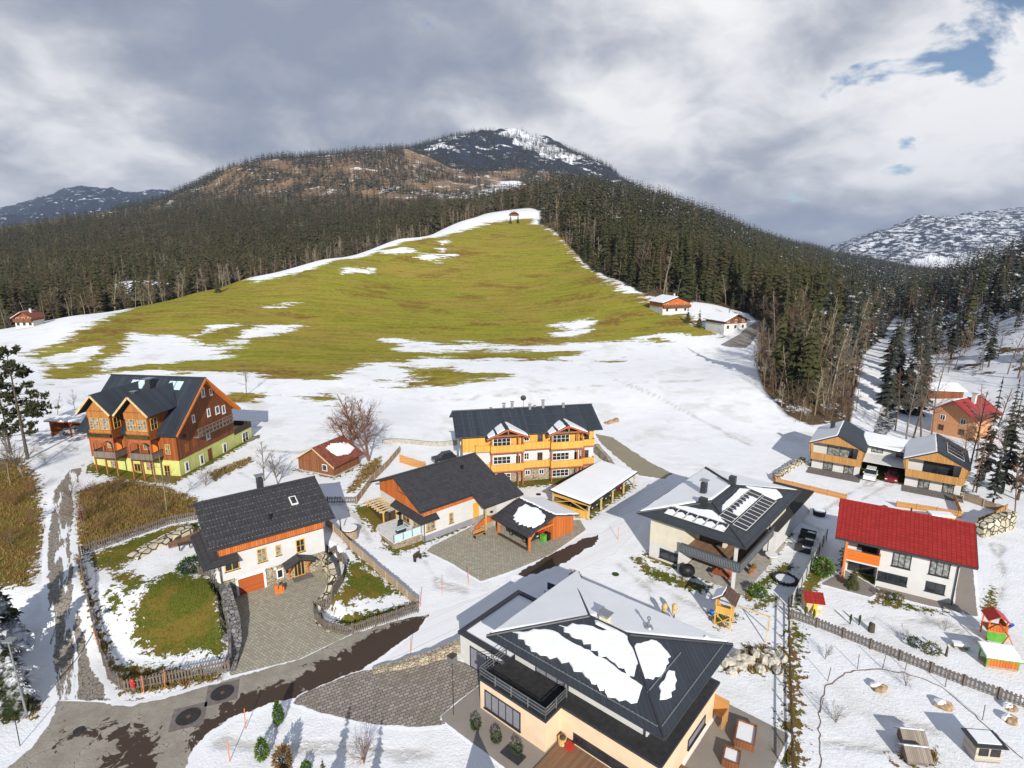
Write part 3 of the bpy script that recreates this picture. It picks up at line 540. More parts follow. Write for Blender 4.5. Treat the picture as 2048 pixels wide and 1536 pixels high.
sheet('lane', [(118, 1400), (105, 1300), (97, 1180), (97, 1080), (108, 985), (140, 940), (165, 935), (150, 985), (140, 1080), (150, 1200), (180, 1330), (222, 1402)], 'lane', lift=.04, rag=1.2, grow=.5)
sheet('earth_track', [(1190, 868), (1225, 875), (1262, 900), (1300, 925), (1345, 948), (1330, 958), (1280, 952), (1240, 920), (1205, 890)], 'earth', lift=.05, rag=1.2, grow=.5)
sheet('garden_path', [(1915, 1098), (1945, 1135), (1955, 1235), (1918, 1225), (1830, 1205), (1745, 1180), (1755, 1168), (1910, 1208)], 'slab', lift=.05, rag=.3)
sheet('terrace', [(1640, 1168), (1690, 1140), (1760, 1180), (1742, 1195)], 'slab', lift=.055, rag=.2)
sheet('valley_road', [(1440, 690), (1480, 668), (1530, 640), (1540, 650), (1500, 690), (1490, 697)], 'slab', lift=.12, rag=.6, cell=.8)
sheet('stream', [(1690, 905), (1745, 862), (1768, 800), (1782, 752), (1800, 752), (1800, 800), (1792, 850), (1740, 905)], 'stream', lift=.03, rag=2.2, cell=.6)
# ------------------------------------------------------------------ materials of built things
plain('white_plaster', (.55, .545, .53), .85, var=.05, scale=.8, bmp=.05); plain('cream_plaster', (.60, .55, .44), .85, var=.06, scale=.8, bmp=.05)
plain('peach_plaster', (.70, .53, .365), .85, var=.06, scale=.8, bmp=.05); plain('lime_plaster', (.50, .51, .17), .85, var=.10, scale=.7, bmp=.05)
plain('grey_plaster', (.24, .23, .26), .85, var=.08, scale=1, bmp=.05); plain('concrete', (.36, .34, .30), .9, var=.2, scale=2); plain('slate_floor', (.16, .14, .13), .8, var=.2, scale=2)
boards('orange_boards', (.40, .085, .016), (.62, .20, .05), .24); boards('dark_boards', (.12, .038, .014), (.27, .092, .032), .26); boards('red_boards', (.19, .048, .015), (.38, .12, .034), .24)
boards('yellow_boards', (.54, .28, .05), (.72, .44, .11), .20); boards('honey_boards', (.28, .10, .028), (.48, .22, .06), .22); boards('larch_boards', (.35, .165, .05), (.55, .30, .10), .17, seam=.16); boards('larch_planks', (.40, .19, .06), (.58, .31, .11), .16, 'z')
boards('grey_planks', (.12, .095, .075), (.26, .21, .17), .18, 'xy'); boards('orange_planks', (.62, .13, .015), (.72, .20, .03), .17, 'z', seam=.2, dark=.5); boards('door_planks', (.36, .075, .018), (.46, .12, .03), .16, 'z')
boards('deck_planks', (.17, .095, .055), (.30, .18, .11), .15, 'x'); boards('brown_screen', (.050, .032, .022), (.075, .05, .036), .1, 'z')
boards('barn_boards', (.13, .050, .022), (.30, .12, .050), .22)
plain('red_timber', (.34, .10, .045), .7, var=.2); plain('yellow_timber', (.56, .32, .08), .7, var=.15); plain('pale_timber', (.52, .40, .22), .75, var=.2); plain('dark_timber', (.07, .045, .03), .7, var=.2); plain('orange_timber', (.60, .17, .03), .6, var=.12); plain('grey_timber', (.20, .165, .13), .85, var=.35, scale=6)
tiles('dark_tiles', (.040, .039, .043), .34, .20); tiles('dark_tiles_y', (.040, .039, .043), .34, .20, 'y'); tiles('seam_roof', (.026, .034, .046), .55, 0, 'x', rough=.45, seam=.10); tiles('seam_roof_y', (.026, .034, .046), .55, 0, 'y', rough=.45, seam=.10)
tiles('hip_tiles', (.040, .047, .058), .34, .16, 'xy', rough=.5, var=.18); tiles('red_tiles', (.26, .020, .017), .42, .2, 'x', rough=.6, var=.12, dark=.6, spec=.2, bs=.35); tiles('barn_tiles', (.22, .062, .035), .33, .24, 'y', rough=.8, var=.35); tiles('brown_tiles', (.10, .06, .045), .3, .2, 'y', rough=.8)
stones('stone_wall', (.24, .20, .145), (.50, .43, .32), (.13, .11, .085), 2.6); stones('boulder_wall', (.34, .30, .22), (.62, .56, .43), (.05, .042, .03), 1.05, (1, 1, 1.2), .10); stones('rock_wall', (.09, .085, .08), (.34, .33, .32), (.045, .04, .036), 2.4, (1, 1, 1), .07)
plain('glass', (.020, .026, .032), .07, var=.4, scale=.9, spec=.8, bmp=0); plain('curtain_glass', (.20, .21, .20), .25, var=.75, scale=2.4, spec=.6, bmp=0); plain('blind_grey', (.22, .22, .25), .5, var=.1); plain('frosted_glass', (.45, .58, .60), .3, var=.1)
plain('frame_yellow', (.62, .34, .055), .6, var=.1, bmp=0); plain('frame_white', (.72, .71, .68), .6, var=.05, bmp=0); plain('frame_dark', (.032, .033, .036), .5, var=.1, bmp=0); plain('frame_brown', (.16, .07, .03), .6, var=.1, bmp=0)
plain('anthracite', (.034, .036, .042), .45, var=.15, bmp=.02); plain('rail_slate', (.070, .082, .095), .6, var=.25, scale=7); plain('zinc', (.30, .31, .32), .4, .6, var=.1); plain('black', (.012, .012, .013), .5); plain('membrane', (.030, .029, .030), .8, var=.3)
plain('solar', (.008, .010, .020), .18, var=.3, scale=1, spec=.5, bmp=0); plain('snow_dirty', (.62, .62, .62), .8, var=.15)
# ------------------------------------------------------------------ mesh builder
class MB:
    def __init__(s, T=None): s.v = []; s.f = []; s.T = T
    def add(s, pts, faces):
        o = len(s.v)
        for p in pts: s.v.append(tuple(s.T @ Vector(p)) if s.T is not None else tuple(p))
        s.f += [tuple(o + i for i in f) for f in faces]; return s
    def box(s, x0, x1, y0, y1, z0, z1):
        return s.add([(x, y, z) for z in (z0, z1) for y in (y0, y1) for x in (x0, x1)], [(0, 2, 3, 1), (4, 5, 7, 6), (0, 1, 5, 4), (2, 6, 7, 3), (0, 4, 6, 2), (1, 3, 7, 5)])
    def pris(s, poly, a, b, axis='z'):
        n = len(poly); m = {'x': lambda p, q: (q, p[0], p[1]), 'y': lambda p, q: (p[0], q, p[1]), 'z': lambda p, q: (p[0], p[1], q)}[axis]
        return s.add([m(p, a) for p in poly] + [m(p, b) for p in poly], [tuple(range(n))[::-1], tuple(range(n, 2 * n))] + [(i, (i + 1) % n, n + (i + 1) % n, n + i) for i in range(n)])
    def slab(s, pts, t):       # thick panel: pts are the top corners
        P_ = [Vector(p) for p in pts]; n = (P_[1] - P_[0]).cross(P_[2] - P_[0]).normalized()
        if n.z < 0: n = -n
        k = len(P_); return s.add([tuple(p) for p in P_] + [tuple(p - n * t) for p in P_], [tuple(range(k)), tuple(range(2 * k - 1, k - 1, -1))] + [(i, k + i, k + (i + 1) % k, (i + 1) % k) for i in range(k)])
    def beam(s, p, q, wd, ht=None):
        p = Vector(p); q = Vector(q); d = (q - p).normalized(); a = d.cross(Vector((0, 0, 1)))
        if a.length < 1e-3: a = Vector((1, 0, 0))
        a.normalize(); u = a.cross(d); ht = ht or wd; a = a * wd / 2; u = u * ht / 2
        return s.add([tuple(c + i * a + j * u) for c in (p, q) for i, j in ((-1, -1), (1, -1), (1, 1), (-1, 1))], [(0, 1, 2, 3), (7, 6, 5, 4), (0, 4, 5, 1), (1, 5, 6, 2), (2, 6, 7, 3), (3, 7, 4, 0)])
    def cyl(s, p, q, r, r2=None, n=8):
        p = Vector(p); q = Vector(q); d = (q - p).normalized(); a = d.cross(Vector((0, 0, 1)))
        if a.length < 1e-3: a = Vector((1, 0, 0))
        a.normalize(); u = a.cross(d); r2 = r if r2 is None else r2
        return s.add([tuple(c + R_ * (math.cos(6.28319 * k / n) * a + math.sin(6.28319 * k / n) * u)) for c, R_ in ((p, r), (q, r2)) for k in range(n)],
                     [tuple(range(n)), tuple(range(2 * n - 1, n - 1, -1))] + [(k, n + k, n + (k + 1) % n, (k + 1) % n) for k in range(n)])
    def ball(s, c, rx, ry=None, rz=None, n=8, m=5, jit=0., seed=0):
        g = np.random.default_rng(seed); ry = ry or rx; rz = rz or rx; pts = [(c[0], c[1], c[2] - rz)]
        for i in range(1, m):
            a = math.pi * i / m - math.pi / 2
            for k in range(n):
                j = 1 + g.uniform(-jit, jit); b_ = 6.28319 * k / n; pts.append((c[0] + rx * math.cos(a) * math.cos(b_) * j, c[1] + ry * math.cos(a) * math.sin(b_) * j, c[2] + rz * math.sin(a) * j))
        pts.append((c[0], c[1], c[2] + rz)); f = [(0, 1 + (k + 1) % n, 1 + k) for k in range(n)]
        for i in range(m - 2):
            o = 1 + i * n; f += [(o + k, o + (k + 1) % n, o + n + (k + 1) % n, o + n + k) for k in range(n)]
        o = 1 + (m - 2) * n; f += [(o + k, o + (k + 1) % n, len(pts) - 1) for k in range(n)]
        return s.add(pts, f)
    def build(s, name, mat, parent=None, smooth=False, loc=None, rz=0.):
        me = bpy.data.meshes.new(name); me.from_pydata(s.v, [], s.f); b_ = bmesh.new(); b_.from_mesh(me); bmesh.ops.recalc_face_normals(b_, faces=b_.faces); b_.to_mesh(me); b_.free()
        me.materials.append(MATS[mat])
        if smooth: me.polygons.foreach_set('use_smooth', [True] * len(me.polygons))
        o = put(name, me, parent)
        if loc: o.location = loc; o.rotation_euler = (0, 0, rz)
        return o
def copy_tree(o, parent=None):
    c = o.copy(); COL.objects.link(c); c.parent = parent
    for ch in list(o.children): copy_tree(ch, c)
    return c
def WT(ox, oy, ang):           # wall frame: along the wall, outward, up
    a = R(ang); ca, sa = math.cos(a), math.sin(a)
    return Matrix(((ca, sa, 0, ox), (sa, -ca, 0, oy), (0, 0, 1, 0), (0, 0, 0, 1)))
def window(par, W, s, z, wd, ht, frame='frame_dark', nx=2, nz=1, glass='glass', sill=True, name='window', fw=.09, out=.07):
    m = MB(W); e = fw
    m.box(s, s + wd, .0, out, z, z + e); m.box(s, s + wd, .0, out, z + ht - e, z + ht); m.box(s, s + e, .0, out, z + e, z + ht - e); m.box(s + wd - e, s + wd, .0, out, z + e, z + ht - e)
    for k in range(1, nx): c = s + wd * k / nx; m.box(c - .035, c + .035, .0, out - .012, z + e, z + ht - e)
    for k in range(1, nz): c = z + ht * k / nz; m.box(s + e, s + wd - e, .0, out - .022, c - .025, c + .025)
    f = m.build(name, frame, par); MB(W).box(s + e * .5, s + wd - e * .5, -.02, .028, z + e * .5, z + ht - e * .5).build('pane', glass, f)
    if sill: MB(W).box(s - .06, s + wd + .06, .0, out + .08, z - .07, z - .004).build('sill', 'anthracite' if frame in ('frame_dark', 'frame_yellow') else frame, f)
    return f
def railing(par, pts, z0, z1, mat, name='balcony', closed=False, t=.07, cap=None):
    m = MB()
    for a, b_ in zip(pts, pts[1:]):
        d = Vector((b_[0] - a[0], b_[1] - a[1], 0)); L_ = d.length; d.normalize(); n = Vector((-d.y, d.x, 0)) * t / 2
        p = [(a[0] - n.x, a[1] - n.y), (b_[0] - n.x, b_[1] - n.y), (b_[0] + n.x, b_[1] + n.y), (a[0] + n.x, a[1] + n.y)]
        m.pris(p, z0, z1)
    o = m.build(name, mat, par)
    if cap:
        c = MB()
        for a, b_ in zip(pts, pts[1:]): c.beam((a[0], a[1], z1 + .04), (b_[0], b_[1], z1 + .04), t * 2.2, .07)
        c.build('handrail', cap, o)
    return o
def snow_patch(par, base, ex, ey, poly, t=.13, mat='snow', name='snow_cover', step=.3, jag=.16, seed=0, lift=.01):
    """thick snow with a ragged outline; poly in (a, b) along unit vectors ex, ey from base"""
    g = np.random.default_rng(seed + int(abs(base[0] * 7))); base, ex, ey = Vector(base), Vector(ex), Vector(ey); n = ex.cross(ey).normalized()
    if n.z < 0: n = -n
    P_ = []; bc_ = sum(p[1] for p in poly) / len(poly); rw = 0.
    for (a, b_), (c, d) in zip(poly, poly[1:] + poly[:1]):
        L_ = math.hypot(c - a, d - b_); k = max(1, int(L_ / step)); nx_, ny_ = -(d - b_) / (L_ + 1e-9), (c - a) / (L_ + 1e-9)
        for i in range(k):
            f = i / k; low = jag > .12 and (b_ + d) / 2 < bc_ and abs(d - b_) < abs(c - a) * 1.1; rw = rw * .6 + g.uniform(-1, 1) * jag * .55; j = (((1 if i % 2 else -1) * g.uniform(.2, 1.0) * jag + rw) if low else rw) if i else 0; P_.append((a + (c - a) * f + nx_ * j, b_ + (d - b_) * f + ny_ * j))
    k = len(P_); cx_ = sum(p[0] for p in P_) / k; cy_ = sum(p[1] for p in P_) / k; pts = []
    for sc_f, h in ((1.012, -.01), (1, lift + t * .45), (.975, lift + t * .85), (.93, lift + t)):
        for a, b_ in P_: pts.append(base + ex * (cx_ + (a - cx_) * sc_f) + ey * (cy_ + (b_ - cy_) * sc_f) + n * h)
    m = MB(); m.add([tuple(p) for p in pts], [(i + r * k, (i + 1) % k + r * k, (i + 1) % k + (r + 1) * k, i + (r + 1) * k) for r in (0, 1, 2) for i in range(k)] + [tuple(range(3 * k, 4 * k))])
    me_o = m.build(name, mat, par); return me_o
def gable_roof(par, L, Dp, ze, zr, ohx, ohy, mat, th=.24, gutters=True, name='roof', x0=0., y0=0.):
    a, b_, c, d, e, f = ((x0 - ohx, y0 - ohy, ze), (x0 + L + ohx, y0 - ohy, ze), (x0 + L + ohx, y0 + Dp / 2, zr), (x0 - ohx, y0 + Dp / 2, zr), (x0 + L + ohx, y0 + Dp + ohy, ze), (x0 - ohx, y0 + Dp + ohy, ze))
    m = MB(); m.slab((a, b_, c, d), th); m.slab((d, c, e, f), th); o = m.build(name, mat, par)
    r = MB(); r.cyl((x0 - ohx, y0 + Dp / 2, zr + .02), (x0 + L + ohx, y0 + Dp / 2, zr + .02), .13, n=8); r.build('ridge_cap', 'anthracite' if 'red' not in mat else mat, o)
    if gutters:
        g = MB()
        for yy in (y0 - ohy - .06, y0 + Dp + ohy + .06): g.cyl((x0 - ohx, yy, ze - .12), (x0 + L + ohx, yy, ze - .12), .09, n=6)
        g.build('gutter', 'anthracite', o)
    return o
def roof_z(y, Dp, ze, zr, ohy): return ze + (zr - ze) * (y + ohy) / (Dp / 2 + ohy)
def gable_wall(par, L, Dp, z0, ze, zr, ohy, mat, name='wall', pr=0., th=.26):
    zw = roof_z(0, Dp, ze, zr, ohy) - th; zt_ = zr - th
    return MB().pris([(-pr, z0), (Dp + pr, z0), (Dp + pr, zw - pr * .4), (Dp / 2, zt_), (-pr, zw - pr * .4)], -pr, L + pr, 'x').build(name, mat, par)
def chimney(par, x, y, z0, z1, sx=.7, sy=.7, mat='anthracite', cap=True):
    o = MB().box(x - sx / 2, x + sx / 2, y - sy / 2, y + sy / 2, z0, z1).build('chimney', mat, par)
    if cap:
        m = MB()
        for i in (-1, 1):
            for j in (-1, 1): m.box(x + i * sx * .38 - .03, x + i * sx * .38 + .03, y + j * sy * .38 - .03, y + j * sy * .38 + .03, z1, z1 + .28)
        m.slab([(x - sx * .75, y - sy * .75, z1 + .36), (x + sx * .75, y - sy * .75, z1 + .36), (x + sx * .75, y + sy * .75, z1 + .36), (x - sx * .75, y + sy * .75, z1 + .36)], .07)
        m.build('chimney_cap', 'zinc', o)
    return o
def downpipe(par, x, y, z1, z0=0.): return MB().cyl((x, y, z0), (x, y, z1), .06, n=6).cyl((x, y, z1), (x - .1, y - .7, z1 + .45), .06, n=6).build('downpipe', 'anthracite', par)
# ================================================================== HOUSES
# ---- white house with garage below
def garage_house():
    L, Dp, ze, zr = 11.3, 11.6, 6.85, 9.74
    h = empty('garage_house', (-31.95, 57.01, 0), R(36.3), 'white house with orange upper boards, dark roof and a garage below', 'house')
    MB().box(0, L, .02, Dp, -.2, 2.3).build('stone_base', 'stone_wall', h); MB().box(-.03, L + .03, -.03, Dp + .03, 2.3, 5.4).build('plaster_wall', 'white_plaster', h)
    gable_wall(h, L, Dp, 5.35, ze, zr, 1.0, 'orange_boards', 'timber_gable', .07); MB().box(-.1, L + .1, -.1, .0, 5.30, 5.38).build('sill_band', 'anthracite', h)
    r = gable_roof(h, L, Dp, ze, zr, 1.25, 1.0, 'dark_tiles'); w0 = WT(0, -.03, 0); ws = WT(0, 0, 0)
    s_ = (zr - ze) / (Dp / 2 + 1)
    MB().slab([(8.5, 2.1, ze + s_ * 3.1 + .14), (9.3, 2.1, ze + s_ * 3.1 + .14), (9.3, 3.4, ze + s_ * 4.4 + .14), (8.5, 3.4, ze + s_ * 4.4 + .14)], .12).build('skylight', 'frame_white', r)
    MB().slab([(8.62, 2.25, ze + s_ * 3.25 + .16), (9.18, 2.25, ze + s_ * 3.25 + .16), (9.18, 3.27, ze + s_ * 4.27 + .16), (8.62, 3.27, ze + s_ * 4.27 + .16)], .03).build('skylight_pane', 'glass', r)
    for j, f in enumerate((.25, .9, 1.9, 2.9, 3.9, 4.9, 5.7)):     # rows of snow guards
        g = MB(); n = 18 if j > 1 else 34; z = ze + s_ * f; g.beam((-1.1, f - 1, z + .01), (L + 1.1, f - 1, z + .01), .008, .008)
        for k in range(n): x = -1 + (L + 2) * (k + .5 * (j % 2)) / n; g.box(x - .03, x + .03, f - 1.04, f - .96, z - .02, z + .09)
        g.build('snow_guard_row', 'zinc', r)
    chimney(r, 6.3, 7.6, 8.2, 10.5); MB().cyl((5.7, 1.0, ze + .7), (5.7, 1.0, ze + 1.5), .16, n=8).build('vent_pipe', 'black', r)
    window(h, w0, .3, 3.35, 1.5, 1.75, 'frame_yellow', 2, 2); window(h, w0, 3.7, 3.3, 1.0, 1.65, 'frame_yellow', 2, 3, 'curtain_glass'); window(h, w0, 5.7, 3.5, .6, 1.3, 'frame_yellow', 1, 2, 'curtain_glass'); window(h, w0, 8.0, 3.1, 1.0, 1.65, 'frame_yellow', 2, 2)
    window(h, ws, 5.55, .55, .8, 1.2, 'frame_white', 1, 1, sill=False, fw=.14)
    d = MB().box(1.2, 1.45, -.12, .1, 0, 2.25).box(4.15, 4.4, -.12, .1, 0, 2.25).box(1.2, 4.4, -.12, .1, 2.02, 2.3).build('garage_frame', 'frame_white', h)
    MB().box(1.45, 4.15, -.04, .06, 0, 2.02).build('garage_door', 'door_planks', h)
    f = window(h, ws, 7.5, .08, 1.3, 2.05, 'frame_yellow', 3, 1, sill=False, name='front_door')
    p = MB(); p.slab([(6.2, -1.7, 2.3), (7.9, -1.7, 3.0), (7.9, .05, 3.0), (6.2, .05, 2.3)], .14); p.slab([(7.9, -1.7, 3.0), (9.7, -1.7, 2.3), (9.7, .05, 2.3), (7.9, .05, 3.0)], .14); pr_ = p.build('porch_roof', 'dark_tiles_y', h)
    b_ = MB()
    for x in (6.9, 9.1): b_.beam((x, -.08, .9), (x, -1.4, 2.3), .12); b_.box(x - .07, x + .07, -.16, -.02, .2, 2.4)
    b_.build('porch_brackets', 'orange_timber', h); MB().box(7.2, 9.4, -1.25, -.03, .01, .10).build('door_mat', 'slate_floor', h)
    m = MB(); m.slab([(-1.9, -1.0, 4.7), (1.7, -1.0, 4.7), (1.7, .0, 5.32), (.0, .0, 5.32)], .14); m.slab([(-1.9, -1.0, 4.7), (0, 0, 5.32), (0, 8.5, 5.32), (-1.9, 8.5, 4.7)], .14); m.build('corner_roof', 'dark_tiles_y', h)
    window(h, WT(-.03, Dp, -90), 6.2, 2.6, 1.6, 2.0, 'frame_yellow', 2, 1); window(h, WT(-.03, Dp, -90), 9.4, 3.3, 1.3, 1.5, 'frame_yellow', 2, 2); downpipe(h, -.15, -.2, 4.5, .2)
    MB(WT(L + .07, 0, 90)).box(4.0, 7.2, .02, .1, 6.2, 7.6).build('gable_window', 'glass', h)
    MB().box(5.3, 5.6, -.14, -.01, 1.85, 2.1).build('wall_lamp', 'frame_white', h); MB().box(6.6, 7.05, -.2, -.01, 1.0, 1.35).build('mailbox', 'black', h)
garage_house()
# ---- bungalow
def bungalow():
    L, Dp, ze, zr = 12.1, 11.6, 5.0, 7.86
    h = empty('bungalow', (-11.71, 70.05, 0), R(41.2), 'white low house with dark grey tiled roof and orange board band beside a paved court', 'house')
    MB().box(-.02, L + .02, -.03, Dp, -.2, .85).build('plinth', 'grey_plaster', h); MB().box(0, L, 0, Dp, .85, 3.75).build('plaster_wall', 'white_plaster', h); gable_wall(h, L, Dp, 3.75, ze, zr, 1.0, 'orange_boards', 'timber_gable', .05)
    r = gable_roof(h, L, Dp, ze, zr, 1.1, 1.0, 'dark_tiles'); s_ = (zr - ze) / (Dp / 2 + 1)
    MB().slab([(7.4, -3.7, ze - 2.7 * s_ + .05), (14.6, -3.7, ze - 2.7 * s_ + .05), (14.6, .9, ze + 1.9 * s_ + .05), (7.4, .9, ze + 1.9 * s_ + .05)], .26).build('wing_roof', 'dark_tiles', h)
    MB().box(L, 14.1, -.6, 6, -.2, 3.9).build('wing_wall', 'white_plaster', h); MB().box(10.4, L + 1.9, -2.6, 0, -.2, 3.3).build('entrance_wall', 'white_plaster', h); MB().box(10.35, L + 1.95, -2.65, 0, -.2, .8).build('entrance_plinth', 'grey_plaster', h)
    w0 = WT(0, 0, 0); window(h, w0, .35, 1.35, 1.45, 1.45, 'frame_yellow', 2, 2, 'curtain_glass'); window(h, w0, 4.05, 1.35, .75, 1.5, 'frame_yellow', 1, 2, 'curtain_glass')
    MB(w0).box(8.2, 9.2, .0, .08, .9, 3.1).build('front_door', 'frame_yellow', h)
    wl = WT(0, Dp, -90); window(h, wl, 6.2, 1.3, 1.9, 1.4, 'frame_yellow', 2, 2); window(h, wl, 9.0, 1.3, 1.9, 1.4, 'frame_yellow', 2, 2, 'curtain_glass')
    MB(wl).box(3.2, 7.6, .02, .1, 4.2, 5.1).build('gable_balcony', 'orange_boards', h); window(h, wl, 5.2, 5.25, 2.6, 1.1, 'frame_dark', 2, 1, 'frosted_glass', False, 'gable_window')
    m = MB(); m.slab([(-1.0, -.9, 3.1), (2.0, -.9, 3.1), (2.0, .0, 3.7), (.0, .0, 3.7)], .14); m.slab([(-1.0, -.9, 3.1), (0, 0, 3.7), (0, 7.2, 3.7), (-1.0, 7.2, 3.1)], .14); m.build('corner_roof', 'dark_tiles_y', h); downpipe(h, .0, -.15, 2.9)
    st = MB()
    for k in range(5): st.box(6.5 + k * .32, 9.9, -2.6, -1.2, k * .17 - .02, (k + 1) * .17)
    st.box(8.0, 10.35, -2.6, 0, .0, .86).build('entrance_steps', 'concrete', h)
    rl = MB(); rl.pris([(6.5, .15), (8.1, .95), (8.1, 1.75), (6.5, .95)], -2.68, -2.58, 'y'); rl.box(8.1, 10.3, -2.70, -2.6, .9, 1.75).build('stair_railing', 'orange_boards', h)
    MB().box(8.2, 8.4, -2.9, -2.72, 0, 3.8).box(14.0, 14.2, -3.4, -3.2, 0, 3.7).build('porch_post', 'yellow_timber', h); MB().box(9.3, 9.65, -2.72, -2.66, 2.2, 2.5).build('wall_lamp', 'black', h)
    MB().box(9.0, 9.35, 3.6, 3.95, 6.6, 7.5).build('roof_hatch', 'black', r)
bungalow()
HB = lambda x, y: (-11.71 + x * math.cos(R(41.2)) - y * math.sin(R(41.2)), 70.05 + x * math.sin(R(41.2)) + y * math.cos(R(41.2)))
def bungalow_carport():
    x, y = HB(0, 0); h = empty('carport', (x, y, 0), R(41.2), 'dark gabled carport with an orange shed in front of the white low house', 'carport')
    p = MB(); p.slab([(8.2, -11.5, 2.45), (8.2, -4.2, 2.45), (13.2, -4.2, 3.9), (13.2, -11.5, 3.9)], .2); p.slab([(13.2, -11.5, 3.9), (13.2, -4.2, 3.9), (17.9, -4.2, 2.5), (17.9, -11.5, 2.5)], .2); r = p.build('roof', 'dark_tiles_y', h)
    sl_ = Vector((5, 0, 1.45)).normalized()
    snow_patch(r, (8.2, -11.5, 2.45), (0, 1, 0), sl_, [(.8, 1.6), (3.6, 1.2), (4.9, 1.9), (5.6, 3.6), (5.4, 4.6), (3.0, 4.9), (1.2, 4.4), (.4, 3.2)], jag=.25, step=.35); snow_patch(r, (13.2, -11.5, 3.9), (0, 1, 0), Vector((4.7, 0, -1.4)).normalized(), [(.05, .1), (7.2, .1), (7.2, 4.7), (.05, 4.7)])
    MB().pris([(13.3, 0), (17.3, 0), (17.3, 2.4), (13.3, 3.6)], -10.9, -10.7, 'y').box(17.1, 17.3, -10.7, -5, 0, 2.4).box(13.3, 13.5, -10.7, -5, 0, 3.4).build('shed_wall', 'orange_boards', h)
    for q in ((8.9, -11.0), (8.9, -4.8), (13.0, -4.8)):
        MB().box(q[0] - .12, q[0] + .12, q[1] - .12, q[1] + .12, 0, 2.6).build('post', 'orange_timber', h)
    MB().beam((8.9, -11.0, 1.4), (10.4, -11.0, 2.8), .12).box(8.8, 13.2, -11.1, -10.9, 2.35, 2.55).build('beam', 'orange_timber', h); MB().box(8.7, 9.0, -10.8, -4.9, -.01, .25).build('kerb_beam', 'dark_timber', h)
bungalow_carport()
